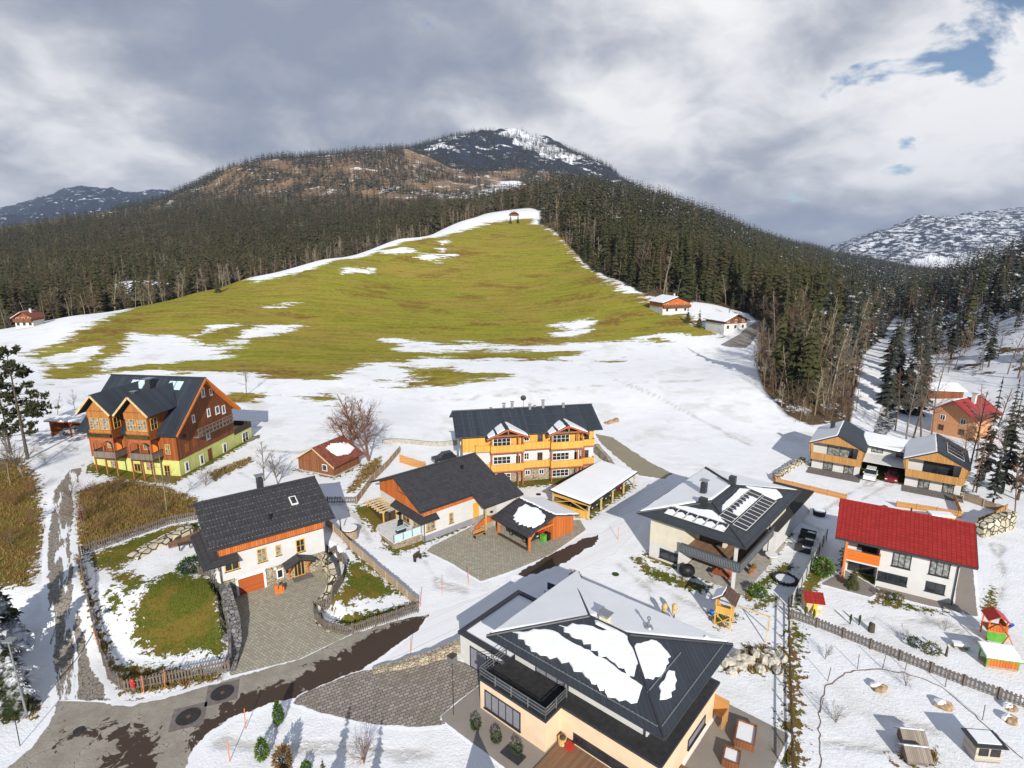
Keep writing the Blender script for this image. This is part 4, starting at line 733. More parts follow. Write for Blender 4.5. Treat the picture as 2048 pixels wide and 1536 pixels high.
# ---- apartment house
def apartments():
    L, Dp, ze, zr = 22.3, 10.2, 8.74, 11.4
    h = empty('apartment_house', (-8.03, 89.15, 0), R(10.8), 'long three-storey apartment house with yellow wooden balconies and a dark blue metal roof', 'apartment house')
    MB().box(0, L, 0, Dp, -.2, 2.4).build('stone_base', 'stone_wall', h); MB().box(-.02, L + .02, -.02, Dp, 2.4, 5.7).build('plaster_wall', 'white_plaster', h); gable_wall(h, L, Dp, 5.7, ze, zr, 1.0, 'yellow_boards', 'timber_wall', .04)
    r = gable_roof(h, L, Dp, ze, zr, 1.25, 1.0, 'seam_roof'); s_ = (zr - ze) / (Dp / 2 + 1)
    for x, zz, c in ((5.5, .3, 0), (9.2, .8, 1), (12.2, .7, 0), (13.2, .3, 0), (14.6, .9, 1), (18.2, .6, 0), (7.8, .5, 1)):
        chimney(r, x, 4.6 + (x % 2) * .5, 10.4, zr + zz, .42, .42, 'zinc', bool(c))
    sl2 = MB(); sl2.box(-1, L + 1, .8, .86, roof_z(.8, Dp, ze, zr, 1) - .05, roof_z(.8, Dp, ze, zr, 1) + .09); sl2.box(-1, L + 1, 3.0, 3.06, roof_z(3, Dp, ze, zr, 1) - .05, roof_z(3, Dp, ze, zr, 1) + .09); sl2.build('snow_bars', 'anthracite', r)
    w0 = WT(0, -.04, 0); w1 = WT(0, -.02, 0); ws = WT(0, 0, 0)
    for x0 in (3.55, 13.65):
        m = x0 + 3.6; d = MB(); d.slab([(x0, -2.4, 8.5), (m, -2.4, 10.05), (m, 2.2, 10.05), (x0, 1.2, 8.5)], .2); d.slab([(m, -2.4, 10.05), (x0 + 7.2, -2.4, 8.5), (x0 + 7.2, 1.2, 8.5), (m, 2.2, 10.05)], .2); dr = d.build('dormer_roof', 'seam_roof_y', h)
        e1 = Vector((3.6, 0, 1.55)).normalized(); e2 = Vector((3.6, 0, -1.55)).normalized()
        snow_patch(dr, (x0, -2.4, 8.5), (0, 1, 0), e1, [(.3, .4), (3.1, .4), (2.9, 1.7), (.2, 1.6)], jag=.08); snow_patch(dr, (x0, -2.4, 8.5), (0, 1, 0), e1, [(.2, 2.0), (3.3, 2.0), (3.9, 3.4), (.4, 3.4)], jag=.08, seed=3); snow_patch(dr, (m, -2.4, 10.05), (0, 1, 0), e2, [(.1, .2), (4.2, .2), (3.6, 3.4), (.4, 3.6)], jag=.08, seed=5)
        MB().beam((x0 + .1, -2.42, 8.42), (m, -2.42, 9.92), .1, .26).beam((x0 + 7.1, -2.42, 8.42), (m, -2.42, 9.92), .1, .26).box(m - 2.6, m + 2.6, -2.3, -2.15, 8.75, 8.95).box(m - .1, m + .1, -2.3, -2.15, 8.9, 9.8).build('barge_boards', 'red_timber', dr)
        MB().pris([(x0 + .9, 8.1), (x0 + 6.3, 8.1), (m, 9.7)], -.6, .4, 'y').build('dormer_gable', 'yellow_boards', h)
        for z0 in (2.5, 5.75):
            railing(h, [(x0 + .85, -.05), (x0 + .85, -1.6), (x0 + 6.35, -1.6), (x0 + 6.35, -.05)], z0 + .12, z0 + 1.25, 'yellow_boards', 'balcony', cap='yellow_timber')
            MB().box(x0 + .8, x0 + 6.4, -1.65, -.0, z0 - .1, z0 + .1).build('balcony_floor', 'red_timber', h)
        for x in (x0 + 1.0, x0 + 5.4, x0 + 6.2):
            MB().box(x - .1, x + .1, -1.5, -1.3, 0, 8.7).build('post', 'red_timber', h)
        wx = x0 + 1.45
        for z0, W in ((.35, ws), (3.3, w1), (6.45, w0)):
            window(h, W, wx, z0, 2.95, 1.35 if z0 > 1 else 1.25, 'frame_white', 4, 2, 'glass', False)
        window(h, w1, x0 + 5.2, 2.6, .9, 2.1, 'frame_white', 1, 1, 'glass', False, 'balcony_door')
    for z0 in (2.5, 5.75):
        railing(h, [(9.95, -.8), (14.45, -.8)], z0 + .12, z0 + 1.25, 'yellow_boards', 'balcony', cap='yellow_timber'); MB().box(9.95, 14.45, -.85, 0, z0 - .1, z0 + .1).build('balcony_floor', 'red_timber', h)
        railing(h, [(20.05, -.9), (22.2, -.9), (22.2, -.05)], z0 + .12, z0 + 1.15, 'yellow_boards', 'balcony', cap='yellow_timber'); MB().box(20.05, 22.25, -.95, 0, z0 - .1, z0 + .1).build('balcony_floor', 'red_timber', h)
        railing(h, [(2.0, -.05), (2.0, -.9), (4.35, -.9)], z0 + .12, z0 + 1.15, 'yellow_boards', 'balcony', cap='yellow_timber')
        for x in (10.2, 12.5): window(h, w1 if z0 < 4 else w0, x, z0 + 1.3 if x < 11 else z0 + .2, .9, 1.2 if x < 11 else 2.2, 'frame_white' if x < 11 else 'frame_brown', 2, 2, 'glass', False)
        window(h, w1 if z0 < 4 else w0, 20.6, z0 + .2, .9, 2.1, 'frame_brown', 1, 2, 'glass', False, 'balcony_door')
    for x in (20.3,): MB().box(x, x + .22, -.9, -.7, 0, 5.7).build('post', 'red_timber', h)
    for x in (10.4, 12.8): window(h, ws, x, 1.0, .9, .9, 'frame_white', 2, 1, 'glass', False)
    window(h, WT(0, Dp, -90), 4, 3.0, 1.2, 1.3, 'frame_white', 2, 1); window(h, WT(-.04, Dp, -90), 6.5, 6.3, 1.2, 1.4, 'frame_white', 2, 1)
apartments()
# ---- green chalet
def chalet():
    L, Dp, ze, zr = 15.6, 14.7, 7.45, 15.0
    h = empty('green_chalet', (-69.31, 89.9, 2.0), R(-8.1), 'tall dark timber chalet with a lime green ground floor and two gabled front bays', 'house')
    MB().box(0, L, 0, Dp, -3, 2.9).build('plaster_wall', 'lime_plaster', h); gable_wall(h, L, Dp, 2.85, ze, zr, 1.1, 'dark_boards', 'timber_wall', .06); MB().box(-.05, L + .12, -.12, -.07, 2.9, 7.9).build('front_boards', 'red_boards', h)
    r = gable_roof(h, L, Dp, ze, zr, 1.15, 1.1, 'seam_roof', .26); s_ = (zr - ze) / (Dp / 2 + 1.1)
    bb = MB()
    bb.beam((L + 1.12, -1.1, ze - .2), (L + 1.12, Dp / 2, zr - .2), .12, .34).beam((L + 1.12, Dp + 1.1, ze - .2), (L + 1.12, Dp / 2, zr - .2), .12, .34).build('barge_boards', 'orange_timber', r)
    MB().slab([(L + .12, Dp / 2, zr - .34), (L + 1.05, Dp / 2, zr - .34), (L + 1.05, Dp + 1.0, ze - .3), (L + .12, Dp + 1.0, ze - .3)], .05).build('soffit', 'orange_timber', r)
    for x0 in (3.6, 10.6):
        for k in (0, 1):
            x = x0 + k * 1.35; y = 5.3; z = ze + s_ * (y + 1.1)
            MB().slab([(x, y, z + .12), (x + 1.2, y, z + .12), (x + 1.2, y + 1.3, z + 1.3 * s_ + .12), (x, y + 1.3, z + 1.3 * s_ + .12)], .12).build('skylight', 'frosted_glass', r)
    chimney(r, 8.1, 4.9, 12, 14.9, .9, .9); chimney(r, 8.1, 1.4, 9.5, 13.5, .6, .6)
    for x0 in (2.75, 9.25):
        x1 = x0 + 3.9; m = (x0 + x1) / 2
        MB().pris([(x0, 6.9), (x1, 6.9), (x1, 11.4), (m, 13.6), (x0, 11.4)], -2.4, 4.0, 'y').build('bay', 'red_boards', h)
        d = MB(); d.slab([(x0 - 1.1, -3.5, 11.1), (m, -3.5, 14.3), (m, 6.4, 14.3), (x0 - 1.1, 2.9, 11.1)], .2); d.slab([(m, -3.5, 14.3), (x1 + 1.1, -3.5, 11.1), (x1 + 1.1, 2.9, 11.1), (m, 6.4, 14.3)], .2); dr = d.build('bay_roof', 'seam_roof_y', h)
        MB().beam((x0 - 1.0, -3.46, 11.05), (m, -3.46, 14.1), .1, .3).beam((x1 + 1.0, -3.46, 11.05), (m, -3.46, 14.1), .1, .3).build('barge_boards', 'pale_timber', dr)
        MB().pris([(x0 + .2, 11.5), (x1 - .2, 11.5), (m, 13.2)], -2.52, -2.42, 'y').box(x0, x1, -2.55, -2.42, 10.35, 11.4).build('gable_panel', 'honey_boards', h)
        W = WT(0, -2.4, 0); window(h, W, x0 + .2, 8.4, 1.65, 1.95, 'frame_yellow', 3, 2, 'curtain_glass', False); window(h, W, m + .1, 8.4, 1.65, 1.95, 'frame_yellow', 3, 2, 'curtain_glass', False)
        MB().box(x0, x1, -2.6, -2.42, 7.9, 8.35).build('planter_front', 'honey_boards', h); MB().box(x0 - .02, x1 + .02, -2.9, -2.62, 7.3, 7.75).build('flower_box', 'spruce', h)
        wr = WT(x1, -2.4, 90); window(h, wr, .5, 8.4, 1.4, 1.9, 'frame_yellow', 2, 2, 'glass', False)
        railing(h, [(x0, -.1), (x0, -2.5), (x1, -2.5), (x1, -.1)], 3.7, 4.75, 'grey_planks', 'balcony', cap='dark_timber'); MB().box(x0, x1, -2.5, 0, 3.45, 3.62).build('balcony_floor', 'dark_timber', h)
        for x in (x0 + .1, m, x1 - .1):
            MB().box(x - .09, x + .09, -2.48, -2.3, -.4, 6.9).build('post', 'red_timber', h)
        for a_, b_ in ((x0 + .1, m), (m, x1 - .1)):
            q = MB(); c = (a_ + b_) / 2; rr = (b_ - a_) / 2; pts = [(a_, 6.9)] + [(c - rr * math.cos(k * math.pi / 10), 5.6 + .95 * math.sin(k * math.pi / 10)) for k in range(11)] + [(b_, 6.9)]
            q.pris(pts, -2.42, -2.34, 'y').build('arch_panel', 'red_timber', h)
        window(h, WT(0, -.12, 0), x0 + .5, 4.5, 1.0, 1.5, 'frame_yellow', 2, 1, 'curtain_glass', False); MB(WT(0, -.12, 0)).box(x0 + 2.2, x0 + 3.4, .01, .05, 3.7, 6.2).build('balcony_door', 'orange_timber', h)
        window(h, WT(0, 0, 0), x0 + .4, .3 if x0 < 5 else .9, 1.3, 2.0 if x0 < 5 else 1.4, 'frame_yellow', 2, 2, 'curtain_glass', False)
    window(h, WT(0, -.12, 0), 13.6, 3.9, .9, 1.7, 'frame_yellow', 2, 2, 'curtain_glass'); window(h, WT(0, 0, 0), 12.8, -.3, 1.1, 2.3, 'frame_yellow', 2, 2); window(h, WT(0, 0, 0), 7.4, .6, 1.2, 1.4, 'frame_yellow', 2, 1)
    wr = WT(L, 0, 90); wd = WT(L + .06, 0, 90)
    for s, z, w_, t_ in ((1.2, .35, .95, 1.75), (4.85, .2, 1.0, 1.8), (11.1, .0, 1.1, 1.9)): window(h, wr, s, z, w_, t_, 'frame_white', 1, 1, fw=.2)
    MB(wr).box(7.0, 8.0, 0, .06, -.9, 2.3).build('side_door', 'dark_boards', h)
    for s, z, w_, t_ in ((7.1, 11.6, .9, 1.6), (9.2, 11.4, .7, 1.2), (4.1, 8.0, .7, 1.3), (8.0, 7.9, .8, 1.4), (10.2, 7.7, 1.1, 1.4), (12.0, 7.3, .9, 1.5), (7.0, 4.0, 1.0, 1.5)): window(h, wd, s, z, w_, t_, 'frame_white', 1, 1, fw=.16)
    for s, z in ((1.7, 3.6), (3.7, 3.9), (10.6, 4.6), (12.4, 4.6)): MB(wd).box(s, s + .9, .0, .05, z, z + 1.5).build('shutter', 'red_boards', h)
    bl = MB(wd)
    for k in range(11): bl.box(4.0 + k * .93, 4.12 + k * .93, .9, 1.0, 5.6, 6.9)
    bl.box(3.95, 13.5, .88, 1.02, 6.75, 6.95).box(3.95, 13.5, .9, 1.0, 6.1, 6.35).box(3.95, 13.5, 0, 1.0, 5.4, 5.6).build('gable_balcony', 'grey_planks', h); MB(wd).ball((1.8, .35, 6.4), .38, .18, .38, 10, 6).build('satellite_dish', 'frame_dark', h)
    MB().box(9.5, L - .05, Dp - .1, 20.2, -1.5, 2.35).build('annex', 'lime_plaster', h); railing(h, [(L, Dp + .1), (L, 20.2), (9.5, 20.2)], 2.4, 3.4, 'brown_screen', 'terrace_railing', cap='dark_timber'); window(h, WT(L - .05, Dp, 90), 2.4, -.2, 1.9, 2.2, 'frame_white', 2, 2, 'glass', False)
    st = MB(wr)
    for k in range(6): st.box(19.5 - k * .3, 20.6, .05, 1.3, -.9 + k * .0, -.6 + k * .17)
    st.build('side_steps', 'grey_timber', h); st2 = MB(wr)
    for k in range(3): st2.box(6.7 - k * .2, 8.3 + k * .2, .0, .5 + k * .35, -1.3, -.95 - k * .12)
    st2.build('door_steps', 'concrete', h)
chalet()
# ---- house with solar panels
def hip_pts(x0, x1, y0, y1, ze, zr):
    w_, d_ = x1 - x0, y1 - y0; k = min(w_, d_) / 2
    if w_ > d_: r0, r1 = (x0 + k, (y0 + y1) / 2, zr), (x1 - k, (y0 + y1) / 2, zr)
    else: r0, r1 = ((x0 + x1) / 2, y0 + k, zr), ((x0 + x1) / 2, y1 - k, zr)
    return (x0, y0, ze), (x1, y0, ze), (x1, y1, ze), (x0, y1, ze), r0, r1
def hip_roof(par, x0, x1, y0, y1, ze, zr, mat, th=.16):
    a, b_, c, d, r0, r1 = hip_pts(x0, x1, y0, y1, ze, zr); m = MB(); dn = lambda p: (p[0], p[1], p[2] - th)
    P_ = [a, b_, c, d, r0, r1, dn(a), dn(b_), dn(c), dn(d)]
    if (x1 - x0) > (y1 - y0): top = [(0, 1, 5, 4), (1, 2, 5), (2, 3, 4, 5), (3, 0, 4)]
    else: top = [(0, 1, 4), (1, 2, 5, 4), (2, 3, 5), (3, 0, 4, 5)]
    o = m.add(P_, top + [(0, 6, 7, 1), (1, 7, 8, 2), (2, 8, 9, 3), (3, 9, 6, 0), (6, 9, 8, 7)]).build('roof', mat, par)
    h_ = MB(); up = lambda p: (p[0], p[1], p[2] + .02)
    prs = [(a, r0), (r0, r1), (c, r1)] + ([(d, r0), (b_, r1)] if (x1 - x0) > (y1 - y0) else [(b_, r0), (d, r1)])
    for p, q in prs: h_.cyl(up(p), up(q), .11, n=6)
    h_.build('ridge_cap', 'anthracite', o)
    g = MB()
    for p, q in ((a, b_), (b_, c), (c, d), (d, a)): g.cyl((p[0], p[1], p[2] - .08), (q[0], q[1], q[2] - .08), .09, n=6)
    g.build('gutter', 'anthracite', o)
    return o, (a, b_, c, d, r0, r1)
def solar_array(par, base, ex, ey, nx, ny, pw, ph_, snow=()):
    base, ex, ey = Vector(base), Vector(ex), Vector(ey); n = ex.cross(ey).normalized(); n = n if n.z > 0 else -n
    for j in range(ny):
        for i in range(nx):
            p = base + ex * (i * pw) + ey * (j * ph_) + n * .14; q = [p, p + ex * (pw - .05), p + ex * (pw - .05) + ey * (ph_ - .05), p + ey * (ph_ - .05)]
            f = MB().slab([tuple(v_) for v_ in q], .06).build('solar_panel', 'frame_white', par); q2 = [p + ex * .05 + ey * .05, p + ex * (pw - .11) + ey * .05, p + ex * (pw - .11) + ey * (ph_ - .11), p + ex * .05 + ey * (ph_ - .11)]
            MB().slab([tuple(v_ + n * .012) for v_ in q2], .02).build('cell_sheet', 'solar', f)
            if (i, j) in snow: snow_patch(f, p + n * .02, ex, ey, [(.12, .02), (pw * .82, .0), (pw * .9, ph_ * .42), (pw * .5, ph_ * .62), (pw * .1, ph_ * .45)], .1, jag=.05, step=.3, seed=i + j)
def pv_house():
    L, Dp, ze, zr = 10.84, 18.0, 6.05, 7.2
    h = empty('solar_house', (17.47, 66.46, 0), R(-41.4), 'white and cream house with solar panels on its dark hipped roof', 'house')
    MB().box(0, 4.45, 0, Dp, 0, 2.1).box(4.45, 8.2, 3.4, Dp, 0, 2.45).box(8.2, L, 10.9, Dp, 0, 2.45).build('plaster_wall', 'white_plaster', h)
    MB().box(-.02, 4.5, -.02, Dp, 2.1, 6.0).box(4.5, 8.25, 3.4, Dp, 2.7, 6.0).box(8.25, L, 10.9, Dp, 2.7, 6.0).build('cream_wall', 'cream_plaster', h)
    MB().box(4.5, 11.5, -.75, 10.9, 2.46, 2.68).build('balcony_floor', 'deck_planks', h)
    railing(h, [(4.5, -.75), (11.5, -.75), (11.5, 10.9)], 2.55, 3.7, 'rail_slate', 'balcony', cap='rail_slate', t=.1); dv = MB()
    for k in range(36): dv.box(4.6 + k * .192, 4.66 + k * .192, -.83, -.805, 2.75, 3.55)
    for k in range(60): dv.box(11.555, 11.58, -.6 + k * .19, -.54 + k * .19, 2.75, 3.55)
    dv.build('balcony_balusters', 'zinc', h)
    for q in ((L - .1, -.1), (L - .1, 10.6)): MB().box(q[0] - .16, q[0] + .16, q[1] - .16, q[1] + .16, 0, 6.0).build('corner_post', 'white_plaster', h)
    r, (a, b_, c, d, r0, r1) = hip_roof(h, -1.3, L + 1.3, -1.3, Dp + 1.3, ze, zr, 'hip_tiles'); k = (L + 2.6) / 2; sl_ = Vector((0, k, zr - ze)).normalized()
    solar_array(r, Vector(a) + Vector((2.9, 0, 0)) + sl_ * 1.5, (1, 0, 0), sl_, 6, 1, 1.25, 1.75, {(i, 0) for i in range(6)})
    sr = Vector((-k, 0, zr - ze)).normalized()
    solar_array(r, Vector(b_) + Vector((0, 3.6, 0)) + sr * 1.3, (0, 1, 0), sr, 10, 1, 1.08, 1.7, set()); solar_array(r, Vector(b_) + Vector((0, 3.9, 0)) + sr * 3.15, (0, 1, 0), sr, 10, 1, 1.08, 1.7, {(i, 0) for i in range(2, 8)})
    snow_patch(r, Vector(a), (1, 0, 0), sl_, [(2.6, 3.4), (10.1, 3.35), (7.6, 5.0), (6.0, 4.4), (4.4, 4.2)], jag=.1); snow_patch(r, Vector(b_), (0, 1, 0), sr, [(5.2, 4.95), (14.6, 4.95), (13.6, 5.9), (7.0, 5.6)], jag=.1); snow_patch(r, Vector(b_), (0, 1, 0), sr, [(14.6, 1.6), (16.4, 1.2), (17.8, 2.4), (15, 5.6), (14.7, 3)], jag=.12, seed=4)
    sb = Vector((k, 0, zr - ze)).normalized(); kl = math.hypot(k, zr - ze); snow_patch(r, Vector(a), (0, 1, 0), sb, [(.5, .12), (19.8, .12), (20.5 - k, kl - .3), (k + .8, kl - .4)], .14, jag=.06); sk = Vector((0, -k, zr - ze)).normalized(); snow_patch(r, Vector(d), (1, 0, 0), sk, [(.4, .12), (L + 2.2, .12), (k + .1, kl - .2), (k - .1, kl - .2)], .14, jag=.06)
    chimney(r, 4.6, 4.6, 6.6, 7.8, .95, .7, 'anthracite', False); chimney(r, 3.2, 8.0, 6.5, 8.4, .7, .7); chimney(r, 5.2, 12.6, 6.9, 8.4, .8, .8, 'anthracite', False)
    w0 = WT(0, 0, 0); window(h, w0, 1.45, .45, 2.6, 1.25, 'frame_dark', 2, 1); wf = WT(0, 3.4, 0); window(h, wf, 5.0, 2.75, 2.9, 2.3, 'frame_dark', 3, 1, 'glass', False, 'balcony_door'); window(h, WT(8.25, 0, 90), 4.2, 2.75, 3.0, 2.3, 'frame_dark', 3, 1, 'curtain_glass', False); window(h, WT(8.25, 0, 90), 8.2, 2.75, 2.0, 2.3, 'frame_dark', 2, 1, 'glass', False)
    window(h, WT(8.2, 0, 90), 4.5, .1, 4.8, 2.1, 'frame_dark', 4, 1, 'glass', False, 'terrace_door'); window(h, WT(0, 3.4, 0), 4.9, .1, 2.8, 2.1, 'frame_dark', 2, 1, 'glass', False, 'terrace_door')
    MB().box(4.6, 12.2, -.6, 14.5, -.05, .05).build('terrace', 'concrete', h)
    MB().box(6.5, L + .9, Dp, 27.5, 0, 3.0).box(L, L + .9, 11.5, Dp, 0, 3.0).build('annex', 'white_plaster', h); MB().box(6.3, L + 1.1, Dp + .1, 27.7, 3.0, 3.25).box(L + .02, L + 1.1, 11.3, Dp + .1, 3.0, 3.25).build('annex_roof', 'membrane', h)
    MB().box(4.2, 4.5, -.75, -.03, 0, 2.45).build('wind_screen', 'white_plaster', h); downpipe(h, L + .2, 10.75, 5.4)
pv_house()
# ---- house in front with the big hipped roof
def peach_house():
    h = empty('peach_house', (-.8, 42.74, 0), R(-40.6), 'peach and white foreground house under a big dark hipped roof with snow', 'house')
    MB().box(0, 14.8, -.2, 10.2, -.1, 2.9).box(-.6, 6.3, -2.2, -.2, -.1, 2.9).build('lower_wall', 'peach_plaster', h)
    MB().box(.3, 13.0, 1.3, 11.2, 2.9, 5.75).build('upper_wall', 'white_plaster', h)
    MB().box(-.15, 14.95, -.35, 10.35, 2.9, 3.12).box(-.75, 6.45, -2.35, -.35, 2.9, 3.12).build('parapet', 'anthracite', h); MB().box(.1, 14.65, -.05, 10.1, 3.10, 3.15).box(-.45, 6.15, -2.05, -.05, 3.10, 3.15).build('flat_roof', 'membrane', h)
    rl = MB()
    for p, q in (((-.6, 1.2), (-.6, -2.2)), ((-.6, -2.2), (6.3, -2.2)), ((6.3, -2.2), (6.3, .6))):
        for z in (3.45, 3.75, 4.05): rl.beam((p[0], p[1], z), (q[0], q[1], z), .05)
        n = max(2, int(math.dist(p, q) / 1.4))
        for k in range(n + 1): x, y = p[0] + (q[0] - p[0]) * k / n, p[1] + (q[1] - p[1]) * k / n; rl.box(x - .03, x + .03, y - .03, y + .03, 3.1, 4.1)
    rl.build('balcony_railing', 'zinc', h); MB().box(-.55, 6.25, -2.17, -2.14, 3.15, 3.9).box(6.24, 6.27, -2.15, .6, 3.15, 3.9).build('balcony_panel', 'glass', h)
    r, (a, b_, c, d, r0, r1) = hip_roof(h, -1.15, 15.2, -.75, 11.8, 5.95, 7.35, 'seam_hip')
    k = 6.95; sl_ = Vector((0, k, 1.4)).normalized(); kl = math.hypot(k, 1.4)
    snow_patch(r, Vector(a), (1, 0, 0), sl_, [(1.7, 1.5), (3.4, 1.1), (6.0, 1.0), (7.4, 1.6), (9.2, 1.2), (12.4, .8), (13.5, 1.4), (13.2, 2.8), (11.5, 3.0), (9.0, 3.2), (7.0, 3.3), (5.0, 3.5), (3.4, 2.9)], .2, jag=.28, step=.4); snow_patch(r, Vector(a), (1, 0, 0), sl_, [(4.6, 4.2), (6.6, 3.8), (10.0, 3.5), (12.3, 3.2), (11.5, 4.9), (10.0, 6.3), (8.8, 6.4), (8.0, 5.7), (6.6, 5.5), (5.4, 5.0)], .2, jag=.2, step=.4, seed=2)
    sr = Vector((-k, 0, 1.4)).normalized(); snow_patch(r, Vector(b_), (0, 1, 0), sr, [(3.3, 3.4), (4.9, 2.6), (7.0, 3.0), (7.6, 4.6), (6.0, 5.6), (4.6, 5.3)], .16, jag=.18, step=.35); snow_patch(r, Vector(b_), (0, 1, 0), sr, [(2.6, 1.7), (3.5, 1.2), (5.2, 1.6), (5.9, 2.1), (5.6, 2.5), (3.6, 2.3)], .14, jag=.18, step=.35, seed=7); snow_patch(r, Vector(b_), (0, 1, 0), sr, [(11.2, 1.6), (11.6, 1.6), (11.6, 2.0), (11.2, 2.0)], .1, jag=.05)
    sb = Vector((k, 0, 1.4)).normalized(); snow_patch(r, Vector(a), (0, 1, 0), sb, [(.5, .1), (13.5, .1), (k + .15, kl - .35), (k - .15, kl - .35)], .16, jag=.05); sk = Vector((0, -k, 1.4)).normalized(); snow_patch(r, Vector(d), (1, 0, 0), sk, [(.4, .1), (15.9, .1), (9.0, kl - .2), (7.2, kl - .2)], .16, jag=.05)
    for p, q, n, up in ((a, b_, 40, sl_), (b_, c, 32, sr)):
        e = (Vector(q) - Vector(p)).normalized(); gd = MB(); o0 = Vector(p) + e * .8 + up * .55; o1 = Vector(q) - e * .8 + up * .55; gd.beam(tuple(o0 + Vector((0, 0, .03))), tuple(o1 + Vector((0, 0, .03))), .04, .06)
        for i in range(n):
            o = o0 + (o1 - o0) * i / (n - 1); gd.box(o.x - .035, o.x + .035, o.y - .035, o.y + .035, o.z - .02, o.z + .11)
        gd.build('snow_guard_row', 'zinc', r)
    g0 = Vector(b_) + Vector((0, 2.4, 0)) + sr * 2.6; MB().beam(tuple(g0 + Vector((0, 0, .1))), tuple(g0 + Vector((0, 5.6, .1))), .05, .1).build('snow_bar', 'zinc', r)
    ch = chimney(r, 6.4, 5.9, 6.9, 7.75, .75, .65, 'cream_plaster'); MB().cyl((9.4, 8.0, 6.7), (9.4, 8.0, 7.7), .1, n=8).cyl((9.4, 8.0, 6.85), (9.4, 8.0, 7.1), .42, .3, n=12).ball((9.4, 8.0, 7.8), .18).build('vent_pipe', 'zinc', r)
    MB().box(-6.1, -.1, .85, 9.4, -.1, 2.9).build('annex_wall', 'white_plaster', h); MB().box(-6.25, .0, .7, 1.15, 2.9, 3.2).box(-6.25, 0, 9.1, 9.55, 2.9, 3.2).box(-6.25, -5.8, 1.15, 9.1, 2.9, 3.2).build('annex_parapet', 'anthracite', h); MB().box(-5.8, -.1, 1.15, 9.1, 2.9, 3.02).build('annex_snow', 'snow', h)
    wa = WT(-6.1, .85, 0); window(h, wa, 1.3, .05, 2.2, 2.2, 'frame_dark', 1, 1, 'blind_grey', False, 'garage_door'); window(h, wa, 3.65, .05, 1.7, 2.2, 'frame_dark', 1, 1, 'glass', False, 'front_door')
    ww = WT(-.6, -2.2, 0); window(h, ww, .55, .45, 3.9, 1.75, 'frame_dark', 5, 1, 'blind_grey'); window(h, WT(0, -.2, 0), 7.6, .5, 5.6, .75, 'frame_dark', 6, 1, 'glass'); window(h, WT(14.8, 0, 90), 4.6, .7, 3.3, .85, 'frame_dark', 1, 1, 'blind_grey')
    wu = WT(0, 1.3, 0); window(h, wu, 2.6, 3.2, 3.4, 2.1, 'frame_dark', 3, 1, 'blind_grey', False); window(h, wu, 7.8, 4.0, 2.8, 1.0, 'frame_dark', 1, 1, 'blind_grey'); downpipe(h, 12.9, 1.15, 5.2, 3.2); window(h, WT(13.0, 0, 90), 3.0, 3.8, 2.6, 1.3, 'frame_dark', 2, 1)
    MB().box(14.82, 16.0, 9.75, 9.83, .3, 2.2).box(15.92, 16.0, 8.6, 9.75, .3, 1.5).build('porch_screen', 'larch_planks', h)
tiles('seam_hip', (.034, .041, .052), .5, 0, 'xy', rough=.45, var=.12, seam=.08)
peach_house()
HP = lambda x, y: (-.8 + x * math.cos(R(-40.6)) - y * math.sin(R(-40.6)), 42.74 + x * math.sin(R(-40.6)) + y * math.cos(R(-40.6)))
# ---- red roof
def red_house():
    L, Dp, ze, zr = 10.67, 7.8, 5.5, 8.25
    h = empty('red_roof_house', (39.32, 61.54, 0), R(-31), 'white house with a bright red tiled roof and an orange balcony', 'house')
    zw = roof_z(0, Dp, ze, zr, 1.1) - .26
    MB().box(3.35, L, 0, Dp, -.1, zw).box(0, 3.35, 2.2, Dp, -.1, zw).box(0, .25, .3, 2.2, -.1, 3.0).build('wall', 'white_plaster', h); MB().pris([(0, zw - .01), (Dp, zw - .01), (Dp / 2, zr - .26)], .0, L, 'x').build('gable', 'white_plaster', h)
    gable_roof(h, L, Dp, ze, zr, 1.25, 1.1, 'red_tiles'); MB().beam((-1.25, -1.2, ze - .14), (L + 1.25, -1.2, ze - .14), .05, .2).beam((L + 1.28, -1.1, ze - .1), (L + 1.28, Dp / 2, zr - .1), .05, .22).build('fascia', 'anthracite', h)
    MB().box(0, 3.4, -.9, 2.2, 2.75, 2.95).build('balcony_floor', 'white_plaster', h); railing(h, [(0, 2.0), (0, -.9), (3.35, -.9), (3.35, -.05)], 2.95, 4.1, 'orange_planks', 'balcony', cap='orange_timber'); MB().box(-.12, .12, -1.0, -.76, 0, 5.3).build('balcony_post', 'orange_timber', h)
    w0 = WT(0, 0, 0); wr = WT(0, 2.2, 0)
    window(h, w0, 4.6, 3.0, 1.75, 2.0, 'frame_dark', 3, 1, 'curtain_glass'); window(h, w0, 8.05, 3.05, 1.8, 2.0, 'frame_dark', 3, 1, 'curtain_glass'); window(h, w0, 3.45, .85, 2.85, 1.15, 'frame_dark', 3, 1, 'glass'); window(h, w0, 8.0, .95, 1.75, 1.2, 'frame_dark', 2, 1, 'glass')
    window(h, wr, .5, .1, 2.7, 2.4, 'frame_dark', 2, 1, 'glass', False, 'terrace_door'); window(h, wr, 1.2, 3.0, 2.0, 2.2, 'frame_dark', 2, 1, 'glass', False, 'balcony_door'); downpipe(h, L - .15, -.12, 4.9)
    MB().cyl((6, 4.2, 8), (6, 4.2, 8.7), .08, n=6).build('vent_pipe', 'black', h); MB(WT(L, 0, 90)).box(2.5, 4, .0, .06, 3.4, 4.7).build('side_window', 'glass', h)
red_house()
